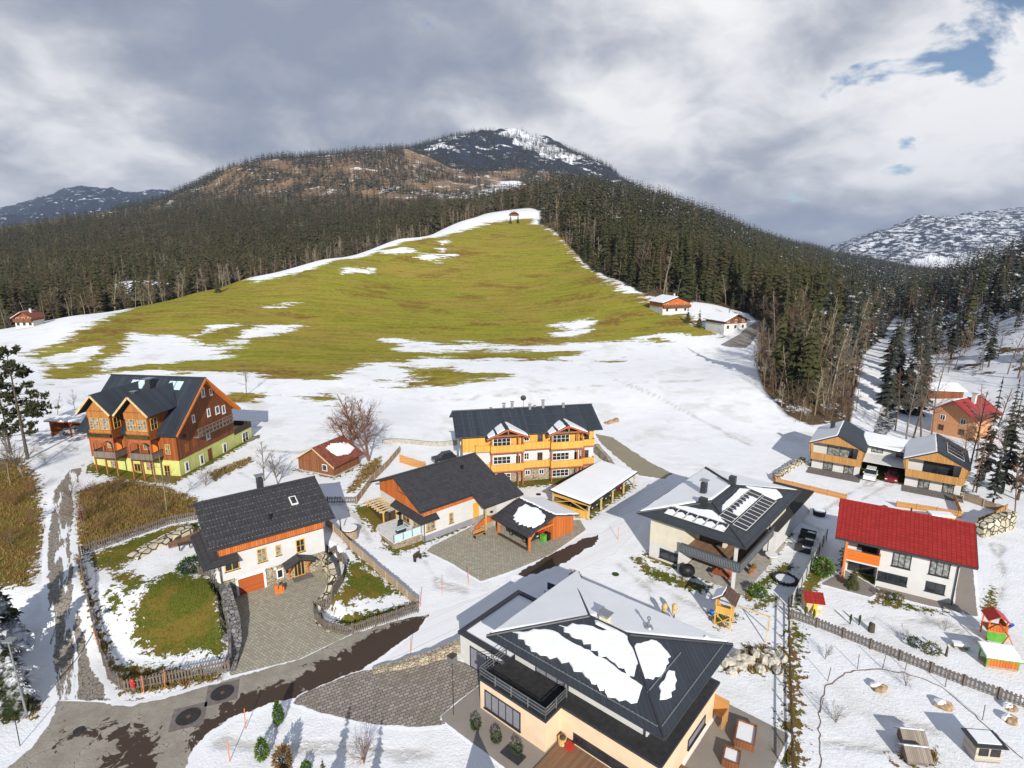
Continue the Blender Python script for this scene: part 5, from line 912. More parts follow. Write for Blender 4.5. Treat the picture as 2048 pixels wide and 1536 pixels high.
# ---- pair of timber houses with a link
def twin():
    h = empty('twin_house', (53.58, 97.27, 0), R(-35.3), 'pair of white houses with larch clad gables joined by a snowy link', 'house')
    for i, x0 in enumerate((0., 13.9)):
        wd, dp, ze, zr = 7.7, 9.3, 5.0, 7.1; m = x0 + wd / 2
        MB().box(x0 + .15, x0 + wd - .15, .1, dp, -.1, 2.5).build('plaster_wall', 'white_plaster', h); MB().pris([(x0, 2.5), (x0 + wd, 2.5), (x0 + wd, 4.85), (m, 6.9), (x0, 4.85)], .4, dp, 'y').build('upper_wall', 'white_plaster', h)
        p = MB(); p.slab([(x0 - .55, -1.35, ze - .05), (m, -1.35, zr), (m, dp + .5, zr), (x0 - .55, dp + .5, ze - .05)], .22); p.slab([(m, -1.35, zr), (x0 + wd + .55, -1.35, ze - .05), (x0 + wd + .55, dp + .5, ze - .05), (m, dp + .5, zr)], .22); r = p.build('roof', 'seam_roof_y', h)
        f = MB(); fo = [(x0 - .35, 2.2), (x0 + wd + .35, 2.2), (x0 + wd + .5, 4.75), (m, 6.85), (x0 - .5, 4.75)]
        # clad frame round the loggia: two cheeks, gable field, balcony front
        f.pris([(x0 + .1, 2.1), (x0 + .35, 2.1), (x0 + .2, 5.05), (x0 - .5, 4.72)], -1.2, -1.05, 'y'); f.pris([(x0 + wd - .9, 2.1), (x0 + wd - .1, 2.1), (x0 + wd + .5, 4.72), (x0 + wd - .6, 5.25)], -1.2, -1.05, 'y'); f.pris([(x0 - .45, 4.75), (x0 + .9, 5.2), (x0 + wd - .9, 5.2), (x0 + wd + .45, 4.75), (m, 6.85)], -1.25, -1.07, 'y').build('gable_cladding', 'larch_boards', h)
        MB().pris([(x0 + .1, 2.1), (x0 - .02, 3.35), (x0 + wd + .02, 3.35), (x0 + wd - .1, 2.1)], -1.35, -1.22, 'y').build('balcony', 'larch_boards', h); MB().pris([(x0 + wd + .36, 4.7), (x0 + wd - .05, 2.1), (x0 + wd - .2, 2.1), (x0 + wd + .2, 4.7)], -1.2, .5, 'y').pris([(x0 - .36, 4.7), (x0 + .05, 2.1), (x0 + .2, 2.1), (x0 - .2, 4.7)], -1.2, .5, 'y').build('side_cladding', 'larch_boards', h)
        MB().box(x0 + .1, x0 + wd - .1, -1.2, .3, 2.3, 2.5).build('balcony_floor', 'larch_planks', h)
        window(h, WT(0, .4, 0), x0 + 2.3, 2.7, 3.9, 2.1, 'frame_dark', 2, 1, 'curtain_glass' if i == 0 else 'glass', False); 
        for s in (2.0, 5.2): window(h, WT(0, .1, 0), x0 + s, .05, 1.5, 2.0, 'frame_dark', 2, 1, 'curtain_glass', False, 'terrace_door')
        e1 = Vector((wd / 2 + .55, 0, zr - ze + .05)); l1 = e1.length; e1.normalize(); snow_patch(r, (x0 - .55, -1.35, ze - .05), (0, 1, 0), e1, [(.1, .1), (dp + 1.7, .1), (dp + 1.7, l1 - .3), (.1, l1 - .2)], .12, jag=.05)
        if i == 0: chimney(r, x0 + 2.2, 5.5, 6, 7.7, .7, .7, 'anthracite', False)
        else:
            e2 = Vector((-(wd / 2 + .55), 0, zr - ze + .05)).normalized(); solar_array(r, Vector((x0 + wd + .55, 1.0, ze - .05)) + e2 * 1.0, (0, 1, 0), e2, 3, 1, 1.9, 2.6)
    MB().box(7.6, 14.0, 4.0, 9.0, 2.6, 5.0).build('link_wall', 'white_plaster', h); MB().slab([(7.0, 3.2, 4.95), (14.2, 3.2, 4.55), (14.2, 9.4, 5.2), (7.0, 9.4, 5.6)], .2).build('link_roof', 'anthracite', h); snow_patch(h, (7.0, 3.2, 4.95), Vector((7.2, 0, -.4)).normalized(), Vector((0, 6.2, .65)).normalized(), [(.05, .05), (7.15, .05), (7.15, 6.1), (.05, 6.1)], .16, jag=.03)
    MB().box(7.6, 14.0, 1.4, 9, 2.45, 2.62).build('carport_ceiling', 'white_plaster', h); MB().box(7.6, 14, 8.6, 8.8, 0, 2.45).build('carport_back_wall', 'brown_screen', h); MB().slab([(7.65, .6, 2.75), (13.95, .6, 2.75), (13.95, 4.0, 3.3), (7.65, 4.0, 3.3)], .12).build('carport_canopy', 'white_plaster', h)
    window(h, WT(0, 4.0, 0), 8.7, 3.6, 1.7, 1.0, 'frame_dark', 2, 1, 'curtain_glass', False); window(h, WT(0, 4.0, 0), 12.3, 3.4, 1.2, .9, 'frame_dark', 1, 1, 'glass', False)
    MB().box(-.2, 7.9, -3.2, .1, -.05, .06).box(13.8, 21.8, -3.0, .1, -.05, .06).build('patio', 'slate_floor', h)
twin()
HT = lambda x, y: (53.58 + x * math.cos(R(-35.3)) - y * math.sin(R(-35.3)), 97.27 + x * math.sin(R(-35.3)) + y * math.cos(R(-35.3)))
# ---- barn with red-brown tiles, and open timber carport with snow
def barn():
    L, Dp, ze, zr = 7.6, 6.2, 2.1, 4.65
    h = empty('barn', (-35.6, 90.4, ground(-33, 91)), R(-25), 'small wooden barn with red-brown tiled roof and one snow patch', 'barn'); m = L / 2
    MB().pris([(0, 0), (L, 0), (L, ze + .15), (m, zr - .2), (0, ze + .15)], 0, Dp, 'y').build('wall', 'barn_boards', h); MB().box(-.06, L + .06, -.06, Dp + .06, -1.5, .25).build('stone_footing', 'concrete', h)
    p = MB(); p.slab([(-.6, -.6, ze - .2), (m, -.6, zr), (m, Dp + .6, zr), (-.6, Dp + .6, ze - .2)], .14); p.slab([(m, -.6, zr), (L + .6, -.6, ze - .2), (L + .6, Dp + .6, ze - .2), (m, Dp + .6, zr)], .14); r = p.build('roof', 'barn_tiles', h)
    MB().beam((-.6, -.63, ze - .3), (m, -.63, zr - .1), .06, .2).beam((L + .6, -.63, ze - .3), (m, -.63, zr - .1), .06, .2).build('barge_boards', 'pale_timber', r)
    e2 = Vector((L / 2 + .6, 0, -(zr - ze + .2))).normalized(); snow_patch(r, (m, -.6, zr), (0, 1, 0), e2, [(2.2, 1.1), (4.0, .8), (6.6, 1.9), (6.8, 3.4), (4.6, 4.0), (2.6, 3.4)], .14, jag=.2, step=.35)
    MB().box(5.2, 6.2, -.08, .0, .8, 1.9).build('window', 'frame_white', h); MB().box(5.3, 6.1, -.1, -.03, .9, 1.8).build('pane', 'glass', h); MB().box(.9, 2.4, -.07, 0, .2, 2.0).build('barn_door', 'barn_boards', h)
barn()
def timber_carport():
    L, Dp = 15.6, 6.9
    h = empty('timber_carport', (11.18, 76.36, 0), R(52.7), 'long open yellow timber carport with a flat snow covered roof', 'carport')
    r = MB().slab([(-.1, -.1, 2.55), (L, -.1, 2.55), (L, Dp, 3.0), (-.1, Dp, 3.0)], .22).build('roof', 'anthracite', h); snow_patch(r, (-.1, -.1, 2.55), (1, 0, 0), Vector((0, 7, .45)).normalized(), [(.12, .12), (L - .05, .12), (L - .05, 6.85), (.12, 6.85)], .2, jag=.03)
    for i in range(5):
        for y in (.35, Dp - .4):
            x = .35 + i * (L - .8) / 4; p = MB().box(x - .1, x + .1, y - .1, y + .1, 0, 2.35).build('post', 'pale_timber', h)
            MB().beam((x, y, 1.5), (x + (.8 if i < 4 else -.8), y, 2.3), .1).build('brace', 'pale_timber', p)
    MB().box(.2, L - .2, .25, .45, 2.1, 2.34).box(.2, L - .2, Dp - .5, Dp - .3, 2.4, 2.7).build('beam', 'pale_timber', h); MB().box(.22, .30, .4, Dp - .5, .0, 1.1).box(.22, .30, .4, Dp - .5, 2.0, 2.4).build('end_boards', 'yellow_boards', h)
    MB().beam((.26, .4, 1.1), (.26, 3.4, 2.0), .12).beam((.26, 6.3, 1.1), (.26, 3.4, 2.0), .12).build('end_brace', 'yellow_timber', h); MB().box(.3, L - .3, Dp - .42, Dp - .34, 0, 2.3).build('back_wall', 'grey_planks', h)
timber_carport()
def left_carport():
    a = R(-8.1); bx, by = -69.31 + (-19.5) * math.cos(a) - 11.2 * math.sin(a), 89.9 + (-19.5) * math.sin(a) + 11.2 * math.cos(a)
    z = ground(bx + 3, by + 1); h = empty('wooden_carport', (bx, by, z), a, 'red-brown wooden carport with a snowy roof beside the tall chalet', 'carport')
    r = MB().slab([(-.6, -.6, 3.1), (8.0, -.6, 3.1), (8.0, 6.0, 3.5), (-.6, 6.0, 3.5)], .2).build('roof', 'red_timber', h); snow_patch(r, (-.6, -.6, 3.1), (1, 0, 0), Vector((0, 6.6, .4)).normalized(), [(.1, .1), (8.5, .1), (8.5, 6.5), (.1, 6.5)], .18, jag=.04)
    MB().box(0, .12, 0, 5.6, -.5, 3.0).box(0, 8, 5.5, 5.6, -.5, 3.1).build('wall', 'red_boards', h)
    for x in (.1, 4.3, 7.8): p = MB().box(x - .1, x + .1, -.1, .1, -.5, 3.0).build('post', 'red_timber', h); MB().beam((x, 0, 2.1), (x + .8, 0, 2.9), .1).build('brace', 'red_timber', p)
    return bx, by, z, a
LC = left_carport()
# ---- far houses
def far_house(px_, wd, dp, ze, zr, rot, label, low='white_plaster', up='orange_boards', roof='seam_roof_y', zsplit=2.6, snow=(1, 0), balcony=True, name='far_chalet', y=None, wins=3, sink=.4):
    (x, y0), = hit([px_]); z = ground(x, y0); h = empty(name, (x, y0, z), R(rot), label, 'house'); m = 0.; L = wd / 2
    MB().box(-L, L, 0, dp, -4, zsplit).build('lower_wall', low, h); MB().pris([(-L - .04, zsplit), (L + .04, zsplit), (L + .04, ze), (m, zr - .25), (-L - .04, ze)], -.04, dp, 'y').build('upper_wall', up, h)
    p = MB(); o = .9; sz = (zr - ze) / L; e0 = ze - o * sz
    p.slab([(-L - o, -1.2, e0 + .2), (0, -1.2, zr), (0, dp + .8, zr), (-L - o, dp + .8, e0 + .2)], .22); p.slab([(0, -1.2, zr), (L + o, -1.2, e0 + .2), (L + o, dp + .8, e0 + .2), (0, dp + .8, zr)], .22); r = p.build('roof', roof, h)
    e1 = Vector((L + o, 0, zr - e0 - .2)); ln = e1.length; e1.normalize(); e2 = Vector((-e1.x, 0, e1.z))
    if snow[0]: snow_patch(r, (-L - o, -1.2, e0 + .2), (0, 1, 0), e1, [(.1, .1), (dp + 1.9, .1), (dp + 1.9, ln - .1), (.1, ln - .1)], .2, jag=.05)
    if snow[1]: snow_patch(r, (L + o, -1.2, e0 + .2), (0, 1, 0), e2, [(.1, .1), (dp + 1.9, .1), (dp + 1.9, ln - .1), (.1, ln - .1)], .2, jag=.05)
    for k in range(wins):
        s = -L + wd * (k + .5) / wins - .5; window(h, WT(0, 0, 0), s, .8, 1.0, 1.2, 'frame_brown', 2, 1, 'glass', False); window(h, WT(0, -.04, 0), s, zsplit + .4, 1.0, 1.2, 'frame_white', 2, 1, 'glass', False)
    if balcony: railing(h, [(-L, -.1), (-L, -1.1), (L, -1.1), (L, -.1)], zsplit - .1, zsplit + .9, 'dark_boards' if up != 'dark_boards' else 'grey_planks', 'balcony'); MB().box(-L, L, -1.1, 0, zsplit - .25, zsplit - .12).build('balcony_floor', 'dark_timber', h)
    chimney(r, L * .3, dp * .5, zr - 1.2, zr + .8, .7, .7, 'white_plaster'); HOUSE_CLEAR.append((x, y0 + dp / 2, max(wd, dp) * .75 + 3)); HOUSE_CLEAR.append((x * .97, y0 * .97, wd * .7)); return h
HOUSE_CLEAR = []
far_house((1352, 626), 13, 11, 4.6, 7.0, 16, 'orange timber chalet with white ground floor on the right meadow rim', low='white_plaster', up='orange_boards')
far_house((1470, 661), 10.5, 10, 3.8, 6.2, 22, 'low white house with a snowy roof right of the orange chalet', up='dark_boards', roof='brown_tiles', balcony=False)
far_house((50, 655), 6.6, 7, 4.2, 6.4, 8, 'small white chalet with a brown gable in front of the wood at the far left', up='red_boards', roof='barn_tiles', snow=(1, 0))
far_house((1028, 432), 7.5, 6, 1.8, 4.3, 0, 'weathered brown hut with a steep roof on top of the green hill', low='dark_boards', up='dark_boards', roof='brown_tiles', snow=(0, 0), balcony=False, name='hill_hut')
far_house((1900, 872), 7.6, 9, 5.0, 7.8, -62, 'salmon orange house with a red roof among the bare trees at the right edge', low='salmon', up='salmon', roof='red_metal', snow=(1, 0), balcony=False, wins=2, name='salmon_house') if plain('salmon', (.55, .27, .13), .85, var=.1) and tiles('red_metal', (.30, .03, .03), .5, 0, 'y') else None
far_house((1236, 437), 9, 8, 3.6, 6.2, 20, 'tiny white farmhouse showing above the dark wooded ridge behind the hill', name='ridge_farmhouse', snow=(0, 0), balcony=False)
for hx, hy, hr in ((57, 102, 9), (70, 93, 11), (62, 100, 12), (75, 88, 8), (66, 84, 10)): HOUSE_CLEAR.append((hx, hy, hr))
CON = [conifer(s, 19, 10, True, rd, bs) for s, rd, bs in ((1, .155, .06), (2, .135, .1), (3, .175, .05), (4, .12, .16), (5, .145, .22), (6, .165, .08))]
TRK = tubes([((0, 0, -.03), (0, 0, .5), .014, .008), ((0, 0, .5), (0, 0, .97), .008, .002)], 6)
TRUNK_M = mesh_np('trunk', TRK, 'bark')
CON_M = {k: [mesh_np('crown', c, k) for c in CON] for k in ('spruce', 'spruce_brown', 'spruce_cold')}
BAREV = [bare_tree(s, n1, n2, n3, spread=sp_, start=st) for s, n1, n2, n3, sp_, st in ((11, 22, 5, 2, .34, .30), (12, 18, 6, 2, .28, .45), (13, 26, 5, 2, .40, .22), (14, 20, 6, 2, .30, .38))]
BAR_M = {k: [(mesh_np('trunk', a_, k), mesh_np('crown', b_, k)) for a_, b_ in BAREV] for k in ('twig_pale', 'twig_brown', 'twig_grey')}
def plant_tree(kind, mat, var, x, y, z, h, rz, wide, label, cat, group, name):
    o = empty(name, (x, y, z), rz, label, cat, group); o.scale = (h * wide, h * wide, h)
    if kind == 'c':
        put('trunk', TRUNK_M, o); put('crown', CON_M[mat][var % len(CON)], o)
    else:
        a_, b_ = BAR_M[mat][var % len(BAREV)]; put('trunk', a_, o); put('crown', b_, o)
    return o
# ---- scatter
cand = []      # x, y, h, kind(0 conifer 1 bare), mat index, zone
def scatter(region, spacing0, spacing1, y0, y1, zone, pc, hgt, matfn, dens=None, excl=()):
    us = [p[0] for p in region]; u0, u1 = max(min(us), -120), min(max(us), 2170)
    y = y0
    rows = []
    while y < y1:
        s = spacing0 + (spacing1 - spacing0) * (y - y0) / (y1 - y0)
        n = int((u1 - u0) / 1158 * y / s)
        uu = RNG.uniform(u0, u1, n); yy = y + RNG.uniform(-s, s, n); rows.append(np.stack([uu, yy, np.full(n, s)], 1)); y += s
    A = np.concatenate(rows); A = A[reg(A[:, 0], A[:, 1], region) > 0]
    for e in excl: A = A[reg(A[:, 0], A[:, 1], e) < 0]
    X = (A[:, 0] - CX) / 1158 * A[:, 1]
    if dens is not None:
        k = dens(X, A[:, 1], A[:, 0]) > RNG.random(len(A)); A = A[k]; X = X[k]
    edge = reg(A[:, 0], A[:, 1], region)
    kd = (RNG.random(len(A)) > pc(A[:, 0], A[:, 1], edge)).astype(int)
    hh = hgt(A[:, 1], kd, edge) * (RNG.uniform(.5, 1.22, len(A)) + clump(X, A[:, 1], 30) * .25)
    mt = matfn(A[:, 0], A[:, 1], kd)
    for i in range(len(A)): cand.append((X[i], A[i, 1], hh[i], kd[i], mt[i], zone))
def clump(X, Y, s=45): return fbm(X / s, Y / s, 3)
# materials: 0 spruce 1 spruce_brown 2 spruce_cold | 3 pale 4 brown 5 grey
def mL(u, y, k):
    r = RNG.random(len(u)); return np.where(k == 0, np.where(r < .55, 1, 0), np.where(r < .45, 3, np.where(r < .75, 4, 5)))
def mR(u, y, k):
    r = RNG.random(len(u)); c = ss(u, 1600, 1800) + ss(y, 380, 700) * .5
    return np.where(k == 0, np.where(r < c, 2, np.where(r < .72 + .28 * c, 0, 1)), np.where(r < .30, 3, np.where(r < .78, 4, 5)))
def mD(u, y, k):
    r = RNG.random(len(u)); return np.where(k == 0, np.where(r < .8, 2, 0), np.where(r < .6, 4, 5))
scatter(FOR_L, 5.2, 9., 225, 1380, 'left', lambda u, y, e: np.clip(.10 + (e - 14) / 60, .06, .94) + clump((u - CX) * y / 1158, y) * .3, lambda y, k, e: np.where(k == 0, 24, 17) - 5 * (e < 30), mL, dens=lambda X, Y, U: .93 + clump(X, Y, 70) * .9, excl=(CLEAR,))
scatter(FOR_B, 8, 10, 560, 1250, 'left', lambda u, y, e: np.full(len(u), .82), lambda y, k, e: np.where(k == 0, 23, 17), mL)
scatter(FOR_R, 3.7, 9.5, 120, 1600, 'right', lambda u, y, e: np.where(y < 190, .17, np.clip(.55 + (e - 20) / 110, .45, .93)) + clump((u - CX) * y / 1158, y, 25) * .45, lambda y, k, e: np.where(k == 0, 25, 18) - 8 * (e < 18), mR)
FOR_E = [(1800, 119), (1872, 122), (1885, 165), (1840, 185), (1803, 178)]
scatter(FOR_E, 3.6, 5, 112, 190, 'bank', lambda u, y, e: np.full(len(u), .45), lambda y, k, e: np.where(k == 0, 19, 16), mR)
scatter([(1495, 255), (1522, 215), (1520, 165), (1541, 141), (1598, 125.5), (1652, 119.5), (1740, 122), (1752, 150), (1660, 150), (1600, 175), (1560, 215), (1530, 262)], 2.3, 3.2, 118, 262, 'right', lambda u, y, e: np.zeros(len(u)), lambda y, k, e: np.full(len(y), 6.5), lambda u, y, k: np.where(RNG.random(len(u)) < .75, 4, 3))
scatter(FOR_D, 5.0, 10, 120, 1600, 'bank', lambda u, y, e: np.where(y < 330, .42, .75), lambda y, k, e: np.where(k == 0, 22, 15) - 4 * (y < 260), mD, dens=lambda X, Y, U: np.where(Y < 330, .62 + clump(X, Y, 18) * 1.2, .92))
MT = [(250, 1300), (2000, 1300), (2000, 2500), (1500, 3000), (1280, 3000), (1150, 3000), (880, 2900), (250, 1900)]
def mdens(X, Y, U):
    n = fbm(X / 62, Y / 85, 4); z = zt(X, Y)
    d = .62 + n * 2.6 + .5 * (U > 1290) + .75 * ss(Y, 1900, 2500) * (U < 1200) + .0 - .55 * ss(z, 560, 700) - .3 * ((U > 850) & (U < 1130) & (Y < 1750))
    sky_edge = ((U < 820) & (Y > 1450)) * .35
    return d + sky_edge
scatter(MT, 6.8, 11, 1300, 3000, 'mountain', lambda u, y, e: np.full(len(u), 1.), lambda y, k, e: np.full(len(y), 21.) + ss(y, 1300, 2400) * 2, lambda u, y, k: np.where(RNG.random(len(u)) < .6, 2, 0), dens=mdens)
FARR = [(1500, 3000), (2300, 2900), (2300, 5600), (1690, 5300), (1500, 4800)]
scatter(FARR, 20, 27, 3000, 5600, 'mountain', lambda u, y, e: np.full(len(u), 1.), lambda y, k, e: np.full(len(y), 30.), lambda u, y, k: np.full(len(u), 2), dens=lambda X, Y, U: .38 + fbm(X / 300 + Y / 700, Y / 420, 4) * 2.4)
C = np.array([c[:5] for c in cand], float); ZN = np.array([c[5] for c in cand])
CZ = zt(C[:, 0], C[:, 1])
# keep trees clear of the far houses and their gardens
for hx, hy, hr in HOUSE_CLEAR:
    k = np.hypot(C[:, 0] - hx, C[:, 1] - hy) > hr; C, ZN, CZ = C[k], ZN[k], CZ[k]
size = C[:, 2] / C[:, 1]; inview = np.abs(C[:, 0] / C[:, 1]) < .90
MN = ['spruce', 'spruce_brown', 'spruce_cold', 'twig_pale', 'twig_brown', 'twig_grey']
# a tree hides behind the meadow's crest when its top does: march the sight line
def seen(x, y, z):
    f = np.linspace(.25, .97, 60); return np.all(H + (z - H) * f > zt(x * f, y * f) - .5)
order = np.argsort(-size); solo = {0: [], 1: []}; used = np.zeros(len(C), bool)
for i in order:
    k = int(C[i, 3])
    if len(solo[k]) >= 290 or not inview[i]: continue
    if not seen(C[i, 0], C[i, 1], CZ[i] + C[i, 2] * .7): continue
    solo[k].append(i); used[i] = True
    if len(solo[0]) >= 290 and len(solo[1]) >= 290: break
LBL = {(0, 'left'): ('dark spruce in the forest behind the green meadow ridge on the left', 'spruces behind the left meadow ridge'),
       (0, 'right'): ('tall dark spruce in the wood to the right of the green meadow', 'spruces in the wood right of the meadow'),
       (0, 'bank'): ('snow-dusted spruce on the shaded snowy slope at the right edge', 'spruces on the right snowy slope'),
       (1, 'left'): ('leafless pale tree along the wood edge behind the left meadow ridge', 'bare trees behind the left meadow ridge'),
       (1, 'right'): ('leafless brown tree at the edge of the wood right of the meadow', 'bare trees in the wood right of the meadow'),
       (1, 'bank'): ('leafless tree on the shaded snowy slope at the right edge', 'bare trees on the right snowy slope')}
for k in (0, 1):
    for i in solo[k]:
        x, y, h, _, m_, = C[i]; lb, gp = LBL[(k, ZN[i])]
        plant_tree('cb'[k], MN[int(m_)], int(RNG.integers(0, 12)), x, y, CZ[i], h, float(RNG.uniform(0, 6.28)), float(RNG.uniform(.85, 1.2)), lb, 'spruce' if k == 0 else 'bare tree', gp, ('spruce_tree', 'bare_tree')[k])
# ---- the rest of the forest as one mass per kind
def merge(idx, protos, mat, name, cat):
    Vs = []; Fs = []; Rn = []; o = 0
    g = np.random.default_rng(len(idx) + 5)
    for i in idx:
        x, y, h = C[i, 0], C[i, 1], C[i, 2]; pv, pf = protos[int(g.integers(0, len(protos)))]
        a_ = g.uniform(0, 6.28); ca, sa = math.cos(a_), math.sin(a_); wd = h * g.uniform(.85, 1.25)
        q = np.empty_like(pv); q[:, 0] = (pv[:, 0] * ca - pv[:, 1] * sa) * wd + x; q[:, 1] = (pv[:, 0] * sa + pv[:, 1] * ca) * wd + y; q[:, 2] = pv[:, 2] * h + CZ[i] - .3
        Vs.append(q); Fs.append(pf + o); Rn.append(np.full(len(pv), g.random())); o += len(pv)
    if not Vs: return None
    me = bpy.data.meshes.new(name); fast_mesh(me, np.concatenate(Vs), np.concatenate(Fs)); fattr(me, 'rnd', np.concatenate(Rn))
    me.materials.append(MATS[mat]); return me
def withtrunk(c):
    tv, tf = tubes([((0, 0, -.03), (0, 0, .6), .013, .005)], 3); return np.concatenate([c[0], tv]), np.concatenate([c[1], tf + len(c[0])])
MIDC = [withtrunk(conifer(30 + s, 13, 8, False, rd, .08)) for s, rd in enumerate((.18, .155, .20, .17))]
FARC = [conifer(40 + s, 7, 5, False, rd, .05) for s, rd in enumerate((.20, .17, .225))]
XFAR = [conifer(50 + s, 5, 5, False, rd, .03) for s, rd in enumerate((.21, .24))]
def join2(p):
    (a_, b_), (c_, d_) = p; return np.concatenate([a_, c_]), np.concatenate([b_, d_ + len(a_)])
MIDB = [join2(bare_tree(60 + s, 16, 4, 1, r=.014, spread=.36, start=.25, tw=2.6)) for s in range(3)]
FARB = [join2(bare_tree(70 + s, 14, 3, 0, r=.014, spread=.36, start=.25, tw=3.6)) for s in range(3)]
rest = ~used & (np.abs(C[:, 0] / C[:, 1]) < .97)
nm = {0: ('spruce_forest', 'dense mass of dark green spruces covering the valley sides and mountain'), 1: ('brown_spruce_forest', 'dense mass of brownish spruces on the hillside left of the meadow'),
      2: ('cold_spruce_forest', 'dense mass of dark bluish spruces with snow dust on the far slopes'), 3: ('pale_bare_woodland', 'mass of pale leafless trees mixed into the valley woods'),
      4: ('brown_bare_woodland', 'mass of reddish brown leafless trees mixed into the valley woods'), 5: ('grey_bare_woodland', 'mass of grey leafless trees mixed into the valley woods')}
for m_ in range(6):
    sel_ = rest & (C[:, 4] == m_); parts = []
    if m_ < 3: lods = ((0, 420, MIDC), (420, 1250, FARC), (1250, 9e9, XFAR))
    else: lods = ((0, 380, MIDB), (380, 9e9, FARB))
    Vs = []; Fs = []; Rs = []; o_ = 0
    for lo, hi_, pr in lods:
        idx = np.nonzero(sel_ & (C[:, 1] >= lo) & (C[:, 1] < hi_))[0]
        if not len(idx): continue
        me = merge(idx, pr, MN[m_], nm[m_][0], 'forest')
        parts.append(me)
    root = None
    bm_ = [p for p in parts if p]
    if not bm_: continue
    co = []; fc = []; rn = []; o_ = 0
    for me in bm_:
        a_ = np.empty(len(me.vertices) * 3, np.float32); me.vertices.foreach_get('co', a_); f_ = np.empty(len(me.loops), np.int32); me.loops.foreach_get('vertex_index', f_)
        r_ = np.empty(len(me.vertices), np.float32); me.attributes['rnd'].data.foreach_get('value', r_)
        co.append(a_.reshape(-1, 3)); fc.append(f_.reshape(-1, 3) + o_); rn.append(r_); o_ += len(me.vertices); bpy.data.meshes.remove(me)
    me = bpy.data.meshes.new(nm[m_][0]); fast_mesh(me, np.concatenate(co), np.concatenate(fc)); fattr(me, 'rnd', np.concatenate(rn)); me.materials.append(MATS[MN[m_]])
    tag(put(nm[m_][0], me), nm[m_][1], 'forest', None, 'stuff')
print('trees', len(C), 'solo', len(solo[0]), len(solo[1]))
# ================================================================== SITE: fences, walls, garden things, vehicles
def at(u, v): return hit([(u, v)])[0]
def at3(u, v): x, y = at(u, v); return x, y, ground(x, y)
def resample(poly, step):
    out = []
    for (x0, y0), (x1, y1) in zip(poly, poly[1:]):
        n = max(1, int(round(math.dist((x0, y0), (x1, y1)) / step)))
        out += [(x0 + (x1 - x0) * k / n, y0 + (y1 - y0) * k / n) for k in range(n)]
    return out + [poly[-1]]
plain('fence_grey', (.14, .115, .095), .85, var=.45, scale=9); plain('fence_pale', (.34, .26, .18), .85, var=.35, scale=9)
plain('mesh_panel', (.50, .51, .50), .6, var=.1); plain('plastic_yellow', (.75, .50, .02), .4, var=.08); plain('plastic_red', (.42, .03, .02), .45, var=.12); plain('plastic_green', (.10, .33, .04), .45, var=.15); plain('plastic_blue', (.02, .12, .42), .4, var=.1)
plain('pole_orange', (.70, .19, .05), .6, var=.15); plain('burlap', (.50, .36, .15), .9, var=.25, scale=6); plain('terracotta', (.38, .13, .05), .8, var=.2); plain('boulder', (.46, .43, .36), .9, var=.35, scale=2.5, bmp=.5); plain('boulder_brown', (.32, .22, .13), .9, var=.4, scale=2.5, bmp=.5)
foliage('leaf_green', (.045, .10, .012), (.075, .14, .02), (.11, .17, .03)); foliage('leaf_dark', (.02, .045, .012), (.04, .07, .02), (.06, .085, .03)); foliage('leaf_brown', (.13, .075, .03), (.20, .12, .05), (.25, .17, .07)); foliage('leaf_olive', (.07, .08, .02), (.11, .11, .03), (.15, .14, .05)); foliage('twig_red', (.13, .058, .032), (.20, .095, .055), (.25, .14, .085))
foliage('thuja_snow', (.022, .030, .012), (.05, .05, .02), (.075, .07, .03), .9)
